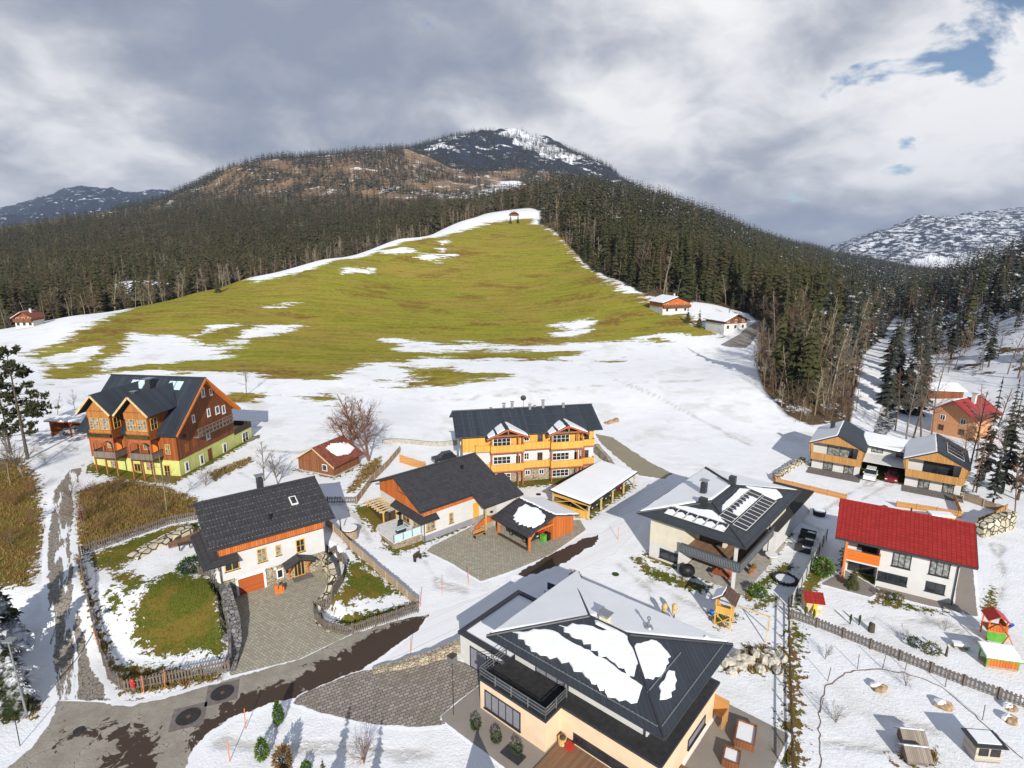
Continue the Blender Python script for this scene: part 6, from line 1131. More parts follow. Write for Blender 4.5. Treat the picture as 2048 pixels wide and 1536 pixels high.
def fence(name, pts, label, hgt=1.1, mat='fence_grey', kind='picket', step=.22, cat='fence', post_step=2.2, snow=False, z0=0., group=None):
    world = hit(pts); pl = resample(world, .5); zs = zt(np.array([p[0] for p in pl]), np.array([p[1] for p in pl])); root = empty(name, (pl[0][0], pl[0][1], float(zs[0])), 0, label, cat, group); ox, oy, oz = pl[0][0], pl[0][1], float(zs[0])
    cum = np.concatenate([[0], np.cumsum([math.dist(a, b_) for a, b_ in zip(pl, pl[1:])])]); X = np.array([p[0] for p in pl]) - ox; Y = np.array([p[1] for p in pl]) - oy; Zg = zs - oz + z0
    P_ = lambda s: (float(np.interp(s, cum, X)), float(np.interp(s, cum, Y)), float(np.interp(s, cum, Zg)))
    L_ = float(cum[-1]); m = MB(); n = int(L_ / .5)
    for k in range(n):
        a, b_ = P_(L_ * k / n), P_(L_ * (k + 1) / n)
        for zz in ((.28, .82) if kind == 'picket' else ((.12, .32, .52, .72, .92) if kind == 'planks' else (.3, .9))):
            if kind == 'panel': continue
            w_ = hgt * (.085 if kind != 'planks' else .17)
            m.beam((a[0], a[1], a[2] + zz * hgt), (b_[0], b_[1], b_[2] + zz * hgt), .045, w_)
    if kind in ('picket', 'boards'):
        st = step if kind == 'picket' else .17; k = int(L_ / st); g = np.random.default_rng(int(L_ * 10))
        for i in range(k):
            s = L_ * (i + .5) / k; x, y, z = P_(s); x2, y2, _ = P_(min(s + .05, L_)); x1, y1, _ = P_(max(s - .05, 0)); d = Vector((x2 - x1, y2 - y1, 0)).normalized() * (st * (.27 if kind == 'picket' else .46)); nn = Vector((-d.y, d.x, 0)).normalized() * .02; h_ = hgt * g.uniform(.94, 1.05)
            off = Vector((x, y, z)) + nn * 2
            m.pris([(off.x - d.x - nn.x, off.y - d.y - nn.y), (off.x + d.x - nn.x, off.y + d.y - nn.y), (off.x + d.x + nn.x, off.y + d.y + nn.y), (off.x - d.x + nn.x, off.y - d.y + nn.y)], z + .06, z + h_)
    if kind == 'panel':
        for k in range(n):
            a, b_ = P_(L_ * k / n), P_(L_ * (k + 1) / n); m.add([a, b_, (b_[0], b_[1], b_[2] + hgt), (a[0], a[1], a[2] + hgt)], [(0, 1, 2, 3)]); m.beam((a[0], a[1], a[2] + hgt), (b_[0], b_[1], b_[2] + hgt), .05)
    if kind == 'rails':
        for zz in (.3, .9):
            q = MB()
            for k in range(n): a, b_ = P_(L_ * k / n), P_(L_ * (k + 1) / n); q.beam((a[0], a[1], a[2] + zz * hgt), (b_[0], b_[1], b_[2] + zz * hgt), .06, .14)
            q.build('rail', mat, root)
    else: m.build({'picket': 'picket_panel', 'boards': 'board_panel', 'planks': 'plank_panel', 'panel': 'screen_panel'}[kind], mat, root)
    k = max(1, int(L_ / post_step)); pm = 'frame_dark' if kind == 'panel' else mat
    for i in range(k + 1):
        x, y, z = P_(L_ * i / k); MB().box(x - .06, x + .06, y - .06, y + .06, z - .4, z + hgt + .08).build('post', pm, root)
    return root
fence('picket_fence', [(392, 1040), (340, 1049), (280, 1070), (215, 1093), (160, 1110), (168, 1165), (190, 1268), (218, 1362), (250, 1385), (300, 1376), (400, 1355), (460, 1343)], 'long weathered grey picket fence running round the lawn left of the house with the garage', 1.25, step=.25)
fence('picket_fence', [(398, 1150), (425, 1165), (450, 1215), (463, 1270), (464, 1335)], 'dark picket fence on top of the snowy rock wall beside the paved driveway', 1.1)
fence('picket_fence', [(655, 1108), (672, 1108), (684, 1125), (692, 1140), (686, 1165), (664, 1208), (628, 1222), (630, 1242), (650, 1262), (694, 1272), (770, 1248), (836, 1225)], 'brown picket fence curving round the small lawn right of the paved driveway', 1.2, 'fence_grey', step=.2)
fence('board_fence', [(652, 1052), (700, 1098), (740, 1132), (790, 1175), (836, 1218)], 'straight brown board fence between the two white houses with orange boards', 1.15, 'fence_pale', 'boards')
fence('picket_fence', [(655, 1008), (712, 1008)], 'short dark picket fence in the shade below the red-brown barn', 1.1)
fence('board_fence', [(714, 1008), (745, 965), (775, 935), (800, 905)], 'weathered board fence running uphill from the barn path to the plank screen', 1.2, 'fence_pale', 'boards')
fence('plank_fence', [(800, 925), (850, 940)], 'short fence of horizontal brown planks behind the white low house', 1.5, 'larch_planks', 'planks')
fence('picket_fence', [(1582, 1238), (1640, 1258), (1720, 1290), (1800, 1322), (1900, 1362), (2070, 1425)], 'grey picket fence with wide gaps along the snowy garden of the red roofed house', 1.1, step=.3)
fence('screen_fence', [(1582, 1215), (1605, 1170), (1630, 1122), (1652, 1080)], 'pale screen fence on dark posts beside the red roofed house', 1.5, 'mesh_panel', 'panel')
fence('plank_fence', [(1546, 955), (1550, 966), (1600, 978), (1692, 1000)], 'low orange plank fence in front of the left larch gable', .95, 'larch_planks', 'planks')
fence('plank_fence', [(1793, 1014), (1860, 1024), (1922, 1036), (1908, 1000)], 'orange plank fence on the boulder wall below the right larch gable', .95, 'larch_planks', 'planks')
fence('board_fence', [(1925, 1000), (1990, 1022), (2010, 1026)], 'brown board fence in front of the dark trees right of the larch houses', 1.2, 'fence_pale', 'boards')
fence('board_fence', [(1955, 1052), (1985, 1040), (2012, 1024)], 'pale board fence on top of the big boulder wall at the right edge', 1.2, 'larch_boards', 'boards')
fence('rail_fence', [(1576, 1215), (1577, 1300), (1580, 1400), (1584, 1560)], 'dark timber rail fence running straight down between two snowy gardens', 1.2, 'dark_timber', 'rails')
# ---- stone walls
def stone_wall(name, pts, label, tops, thick=.6, mat='boulder_wall', base=-.6, snow=False, cat='wall', zbase=None, step=.6, rough=.12):
    pl = resample(hit(pts), step); n = len(pl); g = np.random.default_rng(n * 3); root = pl[0]; z0 = zt(np.array([p[0] for p in pl]), np.array([p[1] for p in pl])) if zbase is None else np.full(n, zbase)
    tp = np.interp(np.arange(n) / (n - 1), np.linspace(0, 1, len(tops)), tops); m = MB(); pts3 = []
    for i, (x, y) in enumerate(pl):
        a = pl[max(i - 1, 0)]; b_ = pl[min(i + 1, n - 1)]; d = Vector((b_[0] - a[0], b_[1] - a[1])).normalized(); nx, ny = -d.y * thick / 2, d.x * thick / 2; j = lambda: g.uniform(-rough, rough); t_ = z0[i] + tp[i] + j() * .7
        pts3.append([(x - nx * 1.25 + j() - root[0], y - ny * 1.25 + j() - root[1], z0[i] + base), (x - nx * 1.1 + j() - root[0], y - ny * 1.1 + j() - root[1], z0[i] + tp[i] * .55), (x - nx * .8 - root[0], y - ny * .8 - root[1], t_), (x + nx - root[0], y + ny - root[1], t_ + j() * .5), (x + nx * 1.1 - root[0], y + ny * 1.1 - root[1], z0[i] + base)])
    k = 5
    m.add([p for r_ in pts3 for p in r_], [(i * k + a, i * k + a + 1, (i + 1) * k + a + 1, (i + 1) * k + a) for i in range(n - 1) for a in range(k - 1)] + [tuple(range(k)), tuple(range((n - 1) * k, n * k))[::-1]])
    o = m.build(name, mat, None, loc=(root[0], root[1], 0)); return tag(o, label, cat)
stone_wall('retaining_wall', [(652, 1143), (664, 1160), (670, 1178), (650, 1205), (634, 1220), (640, 1245), (668, 1262)], 'pale curved natural stone retaining wall right of the front door', [2.3, 2.2, 1.7, 1.0, .5, .2, .15], .7, zbase=0.)
stone_wall('rock_wall', [(452, 1203), (460, 1228), (471, 1262), (473, 1295), (465, 1322), (457, 1345)], 'dark rock retaining wall with snow along the left side of the paved driveway', [2.1, 1.9, 1.5, 1.1, .6, .2], 1.15, 'rock_wall', zbase=0.)
stone_wall('garden_wall', [(265, 1118), (300, 1098), (340, 1080), (385, 1062)], 'low natural stone garden wall crossing the lawn left of the garage house', [.25, .5, .7, .8], 1.6, 'boulder_wall')
stone_wall('dry_stone_wall', [(745, 1344), (800, 1334), (850, 1324), (922, 1300)], 'low dry stone wall beside the white garage block of the foreground house', [.2, .5, .8, 1.1], .7, 'stone_wall')
stone_wall('boulder_wall', [(1955, 1072), (1990, 1062), (2020, 1052)], 'high wall of big pale boulders at the right edge', [1.6, 2.2, 2.3], 1.2, 'boulder_wall')
stone_wall('boulder_wall', [(1800, 1036), (1860, 1048), (1925, 1058)], 'low pale boulder wall under the plank fence of the right larch house', [1.1, 1.2, 1.0], .9, 'boulder_wall')
stone_wall('boulder_wall', [(1552, 956), (1580, 938), (1606, 922)], 'low boulder wall beside the snowy field left of the larch houses', [.7, .8, .7], .9, 'boulder_wall')
stone_wall('retaining_wall', [(1192, 905), (1215, 925), (1232, 945)], 'dark topped stone wall right of the apartment house', [1.8, 1.2, .6], .8, 'stone_wall')
stone_wall('low_wall', [(765, 888), (840, 889), (915, 888)], 'long low pale concrete wall left of the apartment house', [.8, .8, .9], .5, 'concrete', rough=.01)
def rock(pts, label, mat, sizes, group):
    for i, ((u, v), s) in enumerate(zip(pts, sizes)):
        x, y, z = at3(u, v); o = MB().ball((0, 0, s * .35), s, s * .75, s * .62, 9, 6, .24, i + 3).build('boulder', mat, None, False, (x, y, z), i * 1.3); tag(o, label, 'boulder', group)
rock([(1456, 1330), (1475, 1318), (1495, 1325), (1512, 1312), (1530, 1322), (1548, 1330), (1562, 1318), (1480, 1335), (1520, 1340), (1540, 1310), (1465, 1345), (1555, 1345)], 'big pale boulder in the bank right of the foreground house', 'boulder', [.75, .7, .8, .7, .75, .8, .7, .6, .6, .6, .55, .6], 'boulders in the bank')
rock([(1222, 846), (1232, 843), (1214, 848)], 'rock in the small heap on the snow field right of the apartment house', 'boulder_brown', [.8, .9, .6], 'rock heap on the snow field')
# ---- snow heaps, poles, lamp
def pole(u, v, label, hgt=1.9, mat='pole_orange', group='orange snow poles', name='snow_pole'):
    x, y, z = at3(u, v); g = np.random.default_rng(int(u)); dx, dy = g.uniform(-.1, .1, 2); o = MB().cyl((0, 0, -.2), (dx, dy, hgt), .035, n=6).build(name, mat, None, False, (x, y, z)); tag(o, label, 'snow pole', group)
for u, v, l in ((821, 1308, 'orange snow pole in front of the dry stone wall'), (840, 1214, 'snow pole at the right corner of the curved picket fence'), (884, 1190, 'snow pole beside the snowy edge of the paved court'), (937, 1168, 'snow pole at the lower corner of the paved court'), (459, 1523, 'orange snow pole nearest the bottom edge of the road'),
                (491, 1458, 'orange snow pole left of the small cone shaped evergreen'), (288, 1388, 'orange snow pole beside the red hydrant'), (330, 1376, 'snow pole against the front run of the grey picket fence'), (1236, 1080, 'dark snow pole on the shaded road left of the solar house'), (195, 1290, 'snow pole beside the cobbled lane')):
    pole(u, v, l)
pole(907, 1430, 'dark thin pole at the tip of the snow on the forecourt', 3.0, 'frame_dark', 'dark marker poles'); pole(40, 1492, 'dark thin pole in the snow at the bottom left corner', 2.4, 'frame_dark', 'dark marker poles')
for u, v in ((1715, 1338), (1765, 1337), (1810, 1340), (1890, 1374), (1965, 1440), (1655, 1362), (1640, 1425)): pole(u, v, 'thin garden stake along the dark edging line in the snowy garden', 1.5, 'fence_grey', 'garden stakes along the edging', 'garden_stake')
x, y, z = at3(55, 1434); lp = empty('street_lamp', (x, y, z), 0, 'tall grey street lamp leaning over the snow at the lower left', 'street lamp'); MB().cyl((0, 0, -.3), (-.3, .1, 7.2), .09, .06, 8).build('lamp_post', 'zinc', lp); MB().box(-.5, .3, -.2, .4, 7.2, 7.36).build('lamp_head', 'zinc', lp)
el = resample(hit([(1642, 1560), (1640, 1470), (1640, 1420), (1650, 1375), (1690, 1346), (1740, 1338), (1810, 1346), (1880, 1372), (1960, 1440), (2045, 1520)]), .5); g_ = np.random.default_rng(3); m = MB()
el = [(a + g_.uniform(-.12, .12), b_ + g_.uniform(-.12, .12), ground(a, b_) + .03) for a, b_ in el]
for a, b_ in zip(el, el[1:]): m.beam(a, b_, float(g_.uniform(.03, .06)), .04)
tag(m.build('garden_edging', 'frame_brown'), 'dark curved edging line on the snow round the hen houses', 'edging')
# ---- manholes
for u, v, l, s in ((445, 1386, 'round manhole cover in the dark square patch nearer the driveway', .95), (377, 1434, 'round manhole cover in the dark square patch nearer the bottom of the road', .95)):
    x, y, z = at3(u, v); o = empty('manhole', (x, y, z + .035), .35, l, 'manhole'); MB().box(-s * 1.35, s * 1.35, -s * 1.35, s * 1.35, 0, .012).build('patch', 'slate_floor', o); MB().cyl((0, 0, .012), (0, 0, .03), s, n=28).build('cover', 'membrane', o); MB().cyl((0, 0, .03), (0, 0, .04), .18, n=16).build('cover_centre', 'frame_brown', o)
for u, v, l in ((158, 1462, 'round drain cover on the wet road at the lower left'), (1231, 1149, 'round green drain cover in the snow left of the solar house'), (1077, 989, 'brown round drain cover on the snow in front of the apartment house'), (1093, 1001, 'round drain cover beside the end of the snowy carport')):
    x, y, z = at3(u, v); tag(MB().cyl((0, 0, .01), (0, 0, .07), .42, n=20).cyl((0, 0, .07), (0, 0, .09), .33, n=20).build('drain_cover', 'membrane' if u != 1231 else 'leaf_dark', None, False, (x, y, z)), l, 'drain cover')
# ---- near trees and shrubs
def near_conifer(u, v, hgt, label, seed, lv, nb, rad, base, mat, name='spruce_tree', wide=1., group=None, cat='tree'):
    x, y, z = at3(u, v); o = empty(name, (x, y, z), seed, label, cat, group); o.scale = (hgt * wide, hgt * wide, hgt); put('trunk', TRUNK_M, o); put('crown', mesh_np('crown', conifer(seed, lv, nb, True, rad, base), mat), o); return o
def pine_crown(seed, n=260):
    g = np.random.default_rng(seed); V = []; Fc = []; seg = []
    for k in range(34):
        h = .22 + .76 * (k + g.uniform(0, 1)) / 34; L_ = (.30 * math.sin(math.pi * min(1, (h - .05) / 1.02)) ** .8 * (1.25 - h * .75) + .03) * g.uniform(.6, 1.15); a = g.uniform(0, 6.28)
        tip = np.array([math.cos(a) * L_, math.sin(a) * L_, h + g.uniform(-.03, .06)]); seg.append(((0, 0, h - .01), tuple(tip), .004, .0015))
        for j in range(22):
            f = g.uniform(.35, 1.05); c = np.array([0, 0, h]) * (1 - f) + tip * f + g.normal(0, .014, 3)
            for q in range(10):
                d = g.normal(0, 1, 3); d /= np.linalg.norm(d); e = np.cross(d, g.normal(0, 1, 3)); e /= np.linalg.norm(e); s = g.uniform(.013, .030); i = len(V); V += [c - e * s * .35, c + e * s * .35, c + d * s + np.array([0, 0, s * .3])]; Fc.append((i, i + 1, i + 2))
    tv, tf = tubes(seg, 3); return np.concatenate([np.array(V), tv]), np.concatenate([np.array(Fc), tf + len(V)])
x, y, z = at3(56, 918); o = empty('pine_tree', (x, y, z), .4, 'tall dark pine with an open crown at the left edge beside the chalet', 'tree'); o.scale = (19, 19, 19); put('trunk', TRUNK_M, o); put('crown', mesh_np('crown', pine_crown(5), 'spruce'), o)
x, y, z = at3(22, 905); o = empty('pine_tree', (x, y, z), 1.4, 'smaller sparse pine half cut off by the left edge of the picture', 'tree'); o.scale = (13, 13, 13); put('trunk', TRUNK_M, o); put('crown', mesh_np('crown', pine_crown(8), 'spruce'), o)
def near_bare(u, v, hgt, label, seed, mat, n=(20, 6, 3), spread=.42, start=.25, multi=1, r=.013, wide=1., name='bare_tree', cat='bare tree', group=None, up=.9):
    x, y, z = at3(u, v); o = empty(name, (x, y, z), seed, label, cat, group); o.scale = (hgt * wide, hgt * wide, hgt); a_, b_ = bare_tree(seed, *n, r=r, spread=spread, start=start, multi=multi, clear_up=up)
    put('trunk', mesh_np('trunk', a_, mat), o); put('crown', mesh_np('crown', b_, mat), o); return o
near_bare(706, 918, 12.5, 'broad leafless tree standing left behind the red-brown barn', 101, 'twig_red', (18, 9, 4), .55, .2, 2, .016); near_bare(738, 922, 13, 'broad leafless tree standing right behind the red-brown barn', 102, 'twig_red', (18, 9, 4), .55, .22, 2, .016)
near_bare(528, 962, 6.5, 'gnarled bare fruit tree on the snow right of the chalet', 103, 'twig_grey', (16, 8, 3), .5, .3, 1, .02); near_bare(556, 968, 5.5, 'bushy bare fruit tree just left of the barn gable', 104, 'twig_grey', (16, 8, 3), .55, .2, 2, .018)
near_bare(493, 790, 9, 'slim lone bare tree on the meadow edge behind the chalet', 105, 'twig_grey', (20, 4, 2), .3, .3); near_bare(333, 1022, 8.5, 'pale young bare tree in front of the chalet by the picket fence', 106, 'twig_pale', (14, 5, 2), .4, .35, 1, .012)
near_bare(150, 822, 5, 'small bare fruit tree in the grass left behind the chalet', 107, 'twig_grey', (16, 7, 3), .5, .25); near_bare(116, 832, 5, 'thin bare tree on the snow between pine and chalet', 108, 'twig_brown', (14, 6, 2), .45, .25); near_bare(48, 955, 9, 'crooked bare tree on the bank below the tall pine', 109, 'twig_grey', (18, 7, 3), .5, .2, 2, .013)
near_bare(20, 965, 8, 'bare tree on the grassy bank at the left picture edge', 110, 'twig_grey', (18, 7, 3), .5, .2)
for i, (u, v, hg, sp_, l, mt) in enumerate(((30, 1010, 3.0, .8, 'bare brown shrub high on the grassy bank at the left edge', 'twig_red'), (60, 1050, 2.6, .8, 'bare brown shrub on the bank beside the upper lane', 'twig_red'), (20, 1090, 2.8, .8, 'bare shrub low on the grassy bank at the left edge', 'twig_brown'), (65, 985, 2.8, .8, 'bare shrub at the top of the bank under the pine', 'twig_red'), (320, 1030, 2.4, .8, 'small bare shrub on the brown bank nearest the dark roof', 'twig_brown'), (195, 1000, 3.6, .8, 'dense leafless shrub left of the chalet garden', 'twig_red'), (165, 1045, 4.2, .8, 'tall reddish bare shrub beside the cobbled lane', 'twig_red'), (235, 985, 3.2, .8, 'bare shrub below the wooden porch of the chalet', 'twig_brown'), (283, 1022, 3.0, .8, 'round bare shrub on the brown bank above the picket fence', 'twig_red'), (412, 972, 3.2, .9, 'wide bare shrub just behind the dark roof of the garage house', 'twig_brown'), (205, 1060, 2.6, .8, 'low red shrub in the corner outside the picket fence', 'twig_red'), (140, 995, 3.0, .8, 'bare shrub on the right edge of the cobbled lane', 'twig_brown'), (728, 1528, 2.8, .7, 'weeping bare shrub on the snow at the bottom edge', 'twig_red'), (1890, 1262, 1.6, .7, 'tiny bare shrub inside the grey picket fence', 'twig_grey'), (1808, 1280, 1.7, .7, 'small round bare bush inside the grey picket fence', 'twig_grey'), (1650, 1318, 1.9, .6, 'forked bare sapling in the upper snowy garden', 'twig_grey'), (1812, 1372, 2.0, .6, 'forked bare sapling right of the dung heap', 'twig_grey'), (1672, 1445, 2.1, .6, 'bare sapling on the left of the hen garden', 'twig_grey'))):
    near_bare(u, v, hg, l, 120 + i, mt, (9, 6, 3), sp_, .08, 4 if hg > 2.2 else 3, .012, 1., 'bare_shrub', 'shrub', None, .7)
for i, (u, v, hg, l, mt, k) in enumerate(((1812, 880, 17, 'leftmost bare tree behind the right larch house', 'twig_grey', 0), (1826, 876, 19, 'bare tree with slender trunk behind the snowy link roof', 'twig_brown', 0), (1842, 874, 20, 'tall slender bare tree left of the salmon house', 'twig_brown', 0), (1862, 878, 18, 'bare tree in front of the salmon house gable', 'twig_grey', 0), (1938, 948, 15, 'bare tree right beside the solar panels of the larch house', 'twig_brown', 0), (1952, 925, 15, 'bare tree right of the salmon house', 'twig_grey', 0), (1990, 965, 15, 'leaning bare tree among the dark spruces at the right edge', 'twig_brown', 0), (2022, 985, 14, 'bare tree behind the pale board fence at the right edge', 'twig_grey', 0), (1925, 975, 12, 'bare tree at the back corner of the right larch house', 'twig_brown', 0), (2040, 930, 16, 'bare tree cut off by the right picture edge', 'twig_grey', 0), (1970, 930, 15, 'bare tree in the brush behind the salmon house', 'twig_brown', 0), (1998, 940, 14, 'bare tree between two thin spruces at the right edge', 'twig_grey', 0), (1945, 985, 11, 'low bare tree beside the right larch wall', 'twig_red', 0), (2030, 1030, 10, 'reddish bare tree above the big boulder wall', 'twig_red', 0), (1790, 862, 14, 'bare tree on the snow left of the salmon house shadow', 'twig_brown', 0))):
    near_bare(u, v, hg, l, 140 + i, mt, (24, 5, 2), .30, .3, 1, .010)
for i, (u, v, hg, l) in enumerate(((1966, 960, 18, 'dark snow-dusted spruce right of the larch house'), (2004, 985, 17, 'dark spruce behind the brown board fence'), (2035, 1000, 15, 'dark spruce at the right edge above the boulder wall'), (2010, 905, 15, 'snow-dusted spruce right of the salmon house'), (2050, 870, 16, 'spruce cut off by the right edge beside the snowy slope'), (1985, 1010, 12, 'low dark spruce at the end of the brown board fence'), (1952, 985, 10, 'small spruce touching the back of the right larch house'))):
    near_conifer(u, v, hg, l, 160 + i, 17, 8, (.10, .12, .09)[i % 3], .14, 'spruce_cold')
near_conifer(437, 585, 11, 'single dark spruce standing on the crest of the meadow', 171, 18, 10, .17, .03, 'spruce'); near_conifer(1021, 447, 7.5, 'dark spruce in front of the hut on the hill', 172, 16, 10, .2, .03, 'spruce'); near_conifer(1036, 446, 7.5, 'dark spruce right in front of the hut on the hill', 173, 16, 10, .2, .03, 'spruce')
near_conifer(1375, 645, 7, 'small spruce below the orange chalet on the meadow rim', 174, 14, 9, .2, .03, 'spruce'); near_conifer(1398, 655, 7.5, 'small spruce between the two houses on the meadow rim', 175, 14, 9, .2, .03, 'spruce')
for i, (u, v, hg, wd, l) in enumerate(((8, 1300, 9, 1.2, 'dark snow-dusted thuja at the left edge, topmost of the clump'), (2, 1400, 9, 1.2, 'dark snow-dusted thuja at the left edge beside the lamp post'), (40, 1420, 5.5, 1.1, 'low dark thuja just left of the street lamp'), (-30, 1350, 10, 1.3, 'dark thuja cut off by the left edge of the picture'))):
    near_conifer(u, v, hg, l, 180 + i, 22, 13, .24, .02, 'thuja_snow', 'thuja', wd)
def leafy(name, u, v, r, hgt, label, mat, seed=0, cat='shrub', cone=0., n=420, ls=.13, group=None, xyz=None, cut=None):
    x, y, z = xyz or at3(u, v); g = np.random.default_rng(seed + int(u)); V = []; Fc = []
    for _ in range(n):
        d = g.normal(0, 1, 3); d /= np.linalg.norm(d); q = g.uniform(.55, 1.05) ** .5; h = (d[2] * q * .5 + .5); k = (1 - cone * h); c = np.array([d[0] * q * r * k, d[1] * q * r * k, h * hgt]) * g.uniform(.9, 1.08)
        s = ls * g.uniform(.6, 1.5); e1 = g.normal(0, 1, 3); e1 /= np.linalg.norm(e1); e2 = np.cross(e1, d); e2 /= (np.linalg.norm(e2) + 1e-9); i = len(V); V += [c - e2 * s * .4, c + e1 * s * .3, c + e2 * s * .4, c + d * s]; Fc += [(i, i + 1, i + 3), (i + 1, i + 2, i + 3)]
    o = empty(name, (x, y, z), 0, label, cat, group); put('foliage', mesh_np('foliage', (np.array(V), np.array(Fc)), mat), o); MB().cyl((0, 0, -.1), (0, 0, hgt * .8), r * .07 + .02, .01, 6).build('stem', 'bark', o); return o
leafy('thuja', 558, 1447, .55, 2.2, 'bright green cone shaped evergreen at the edge of the road', 'leaf_green', 1, 'evergreen', .75, 900); leafy('thuja', 525, 1518, .6, 1.9, 'green bent evergreen on the snow at the bottom, left of the wrapped shrub', 'leaf_green', 2, 'evergreen', .6, 800); leafy('wrapped_shrub', 567, 1540, .65, 2.0, 'brown wrapped hedge plant at the bottom edge', 'leaf_brown', 3, 'shrub', .1, 900, .16); leafy('thuja', 612, 1540, .4, .7, 'small round green evergreen at the bottom edge', 'leaf_green', 4, 'evergreen', .3, 300)
for i, (u, v, l) in enumerate(((952, 1457, 'box ball nearest the forecourt along the paved path'), (993, 1483, 'middle box ball along the paved path'), (1035, 1507, 'box ball nearest the wooden deck along the paved path'))): leafy('box_ball', u, v, .42, .8, l, 'leaf_dark', 10 + i, 'box ball', 0, 350, .1, 'box balls along the path')
leafy('laurel_bush', 385, 1142, 1.5, 1.5, 'glossy dark green bush at the left corner of the garage house', 'leaf_dark', 20, 'shrub', .1, 900, .22); leafy('evergreen_bush', 1645, 1150, 1.3, 2.2, 'spreading green bush beside the pale screen fence', 'leaf_green', 21, 'shrub', .3, 900, .2); near_conifer(1704, 1176, 2.6, 'small green christmas tree on the terrace of the red roofed house', 190, 14, 10, .28, .05, 'spruce', 'christmas_tree', 1.2)
leafy('evergreen_bush', 1515, 1192, 1.0, 1.2, 'green bush at the corner of the terrace of the solar house', 'leaf_green', 22, 'shrub', .1, 500, .18)
for i, (u, v, l) in enumerate(((1765, 1195, 'brown round bush left of the low hedge by the red roofed house'), (1780, 1200, 'green round bush in the middle of the hedge row by the red roofed house'), (1796, 1202, 'olive round bush at the right of the hedge row by the red roofed house'))): leafy('round_bush', u, v, .5, .9, l, ('leaf_brown', 'leaf_dark', 'leaf_olive')[i], 30 + i, 'shrub', 0, 260, .12)
leafy('round_bush', 1828, 1293, .6, .9, 'dark green bush beside the grey picket fence', 'leaf_dark', 40, 'shrub', 0, 300, .13); leafy('round_bush', 1862, 1307, .75, 1.1, 'straw coloured round bush beside the grey picket fence', 'leaf_olive', 41, 'shrub', 0, 400, .14); leafy('round_bush', 1150, 1160, .7, 1.0, 'dark reddish bush in the snow behind the foreground house', 'twig_red', 42, 'shrub', 0, 350, .14)
for u, v, l in ((1328, 1236, 'left one of the two yellow burlap wrapped shrubs on the snow'), (1348, 1236, 'right one of the two yellow burlap wrapped shrubs on the snow')):
    x, y, z = at3(u, v); o = empty('wrapped_shrub', (x, y, z), u, l, 'wrapped shrub', 'burlap wrapped shrubs'); MB().ball((0, 0, 1.35), .32, .3, .45, 8, 6, .12, int(u)).ball((.05, 0, .85), .27, .25, .35, 8, 5, .1, int(u) + 1).build('burlap_cover', 'burlap', o, True); MB().cyl((0, 0, 0), (0, 0, .8), .07, n=6).build('stem', 'bark', o)
# ---- vehicles
plain('paint_white', (.72, .72, .70), .25, var=.03, spec=.6, bmp=0); plain('paint_dark', (.020, .022, .026), .22, var=.1, spec=.6, bmp=0); plain('paint_red', (.16, .012, .016), .25, var=.1, spec=.6, bmp=0); plain('paint_silver', (.42, .43, .44), .25, .5, var=.05, bmp=0); plain('rubber', (.015, .015, .016), .85); plain('lamp_red', (.4, .01, .01), .3, bmp=0); plain('lamp_clear', (.6, .6, .58), .15, bmp=0)
def car(x, y, z, rz, paint, label, suv=True):
    h = empty('parked_car', (x, y, z), rz, label, 'car'); L_ = 4.5; hh = 1.65 if suv else 1.48; w_ = .9
    prof = [(-2.2, .35), (-2.25, .75), (-2.1, .98), (-1.0, 1.05), (1.75, 1.03), (2.15, .95), (2.22, .6), (2.18, .33)]
    MB().pris(prof, -w_, w_, 'y').build('body', paint, h, False); b = bpy.data.objects; m = MB(); top = [(-.95, 1.03), (-.25, hh - .05), (.3, hh), (1.4, hh - .03), (1.95, 1.0)]
    m.add([(p[0], s * (w_ - .06 - .16 * (p[1] > 1.2)), p[1]) for s in (-1, 1) for p in top], [(0, 1, 2, 3, 4), (9, 8, 7, 6, 5)] + [(i, i + 5, i + 6, i + 1) for i in range(4)] + [(4, 9, 5, 0)]); m.build('cabin', 'glass', h)
    MB().add([(p[0], s * (w_ - .2), hh + dz) for dz in (-.06, .03) for s in (-1, 1) for p in ((-.3,), (1.5,))], [(0, 1, 3, 2), (4, 6, 7, 5), (0, 4, 5, 1), (2, 3, 7, 6), (0, 2, 6, 4), (1, 5, 7, 3)]).build('car_roof', paint, h)
    for sx in (-1.4, 1.35):
        for sy in (-1, 1):
            t_ = MB().cyl((sx, sy * (w_ - .2), .34), (sx, sy * (w_ + .02), .34), .34, n=16).build('wheel', 'rubber', h); MB().cyl((sx, sy * (w_ + .02), .34), (sx, sy * (w_ + .035), .34), .2, n=12).build('rim', 'zinc', t_)
    for sy in (-1, 1):
        MB().box(2.12, 2.24, sy * .75 - .12, sy * .75 + .12, .72, .95).build('tail_lamp', 'lamp_red', h); MB().box(-2.26, -2.14, sy * .7 - .16, sy * .7 + .16, .66, .82).build('headlight', 'lamp_clear', h); MB().box(-.75, -.55, sy * (w_ + .1) - .1, sy * (w_ + .1) + .1, 1.0, 1.15).build('wing_mirror', paint, h)
    MB().box(2.2, 2.245, -.26, .26, .55, .68).build('number_plate', 'frame_white', h)
    return h
tx, ty = HT(9.2, .4); car(tx, ty, ground(tx, ty), R(54), 'paint_white', 'white car parked in the open carport between the larch houses'); tx, ty = HT(12.2, 1.6); car(tx, ty, ground(tx, ty), R(54), 'paint_red', 'dark red car parked beside the white car between the larch houses', False)
a = LC[3]; car(LC[0] + 3.2 * math.cos(a) - 1.9 * math.sin(a), LC[1] + 3.2 * math.sin(a) + 1.9 * math.cos(a), LC[2], R(20), 'paint_silver', 'silver car under the red-brown carport beside the chalet', False)
x, y, z = at3(888, 922); car(x, y, z, R(30), 'paint_dark', 'dark car parked left of the apartment house, half hidden by a roof', True)
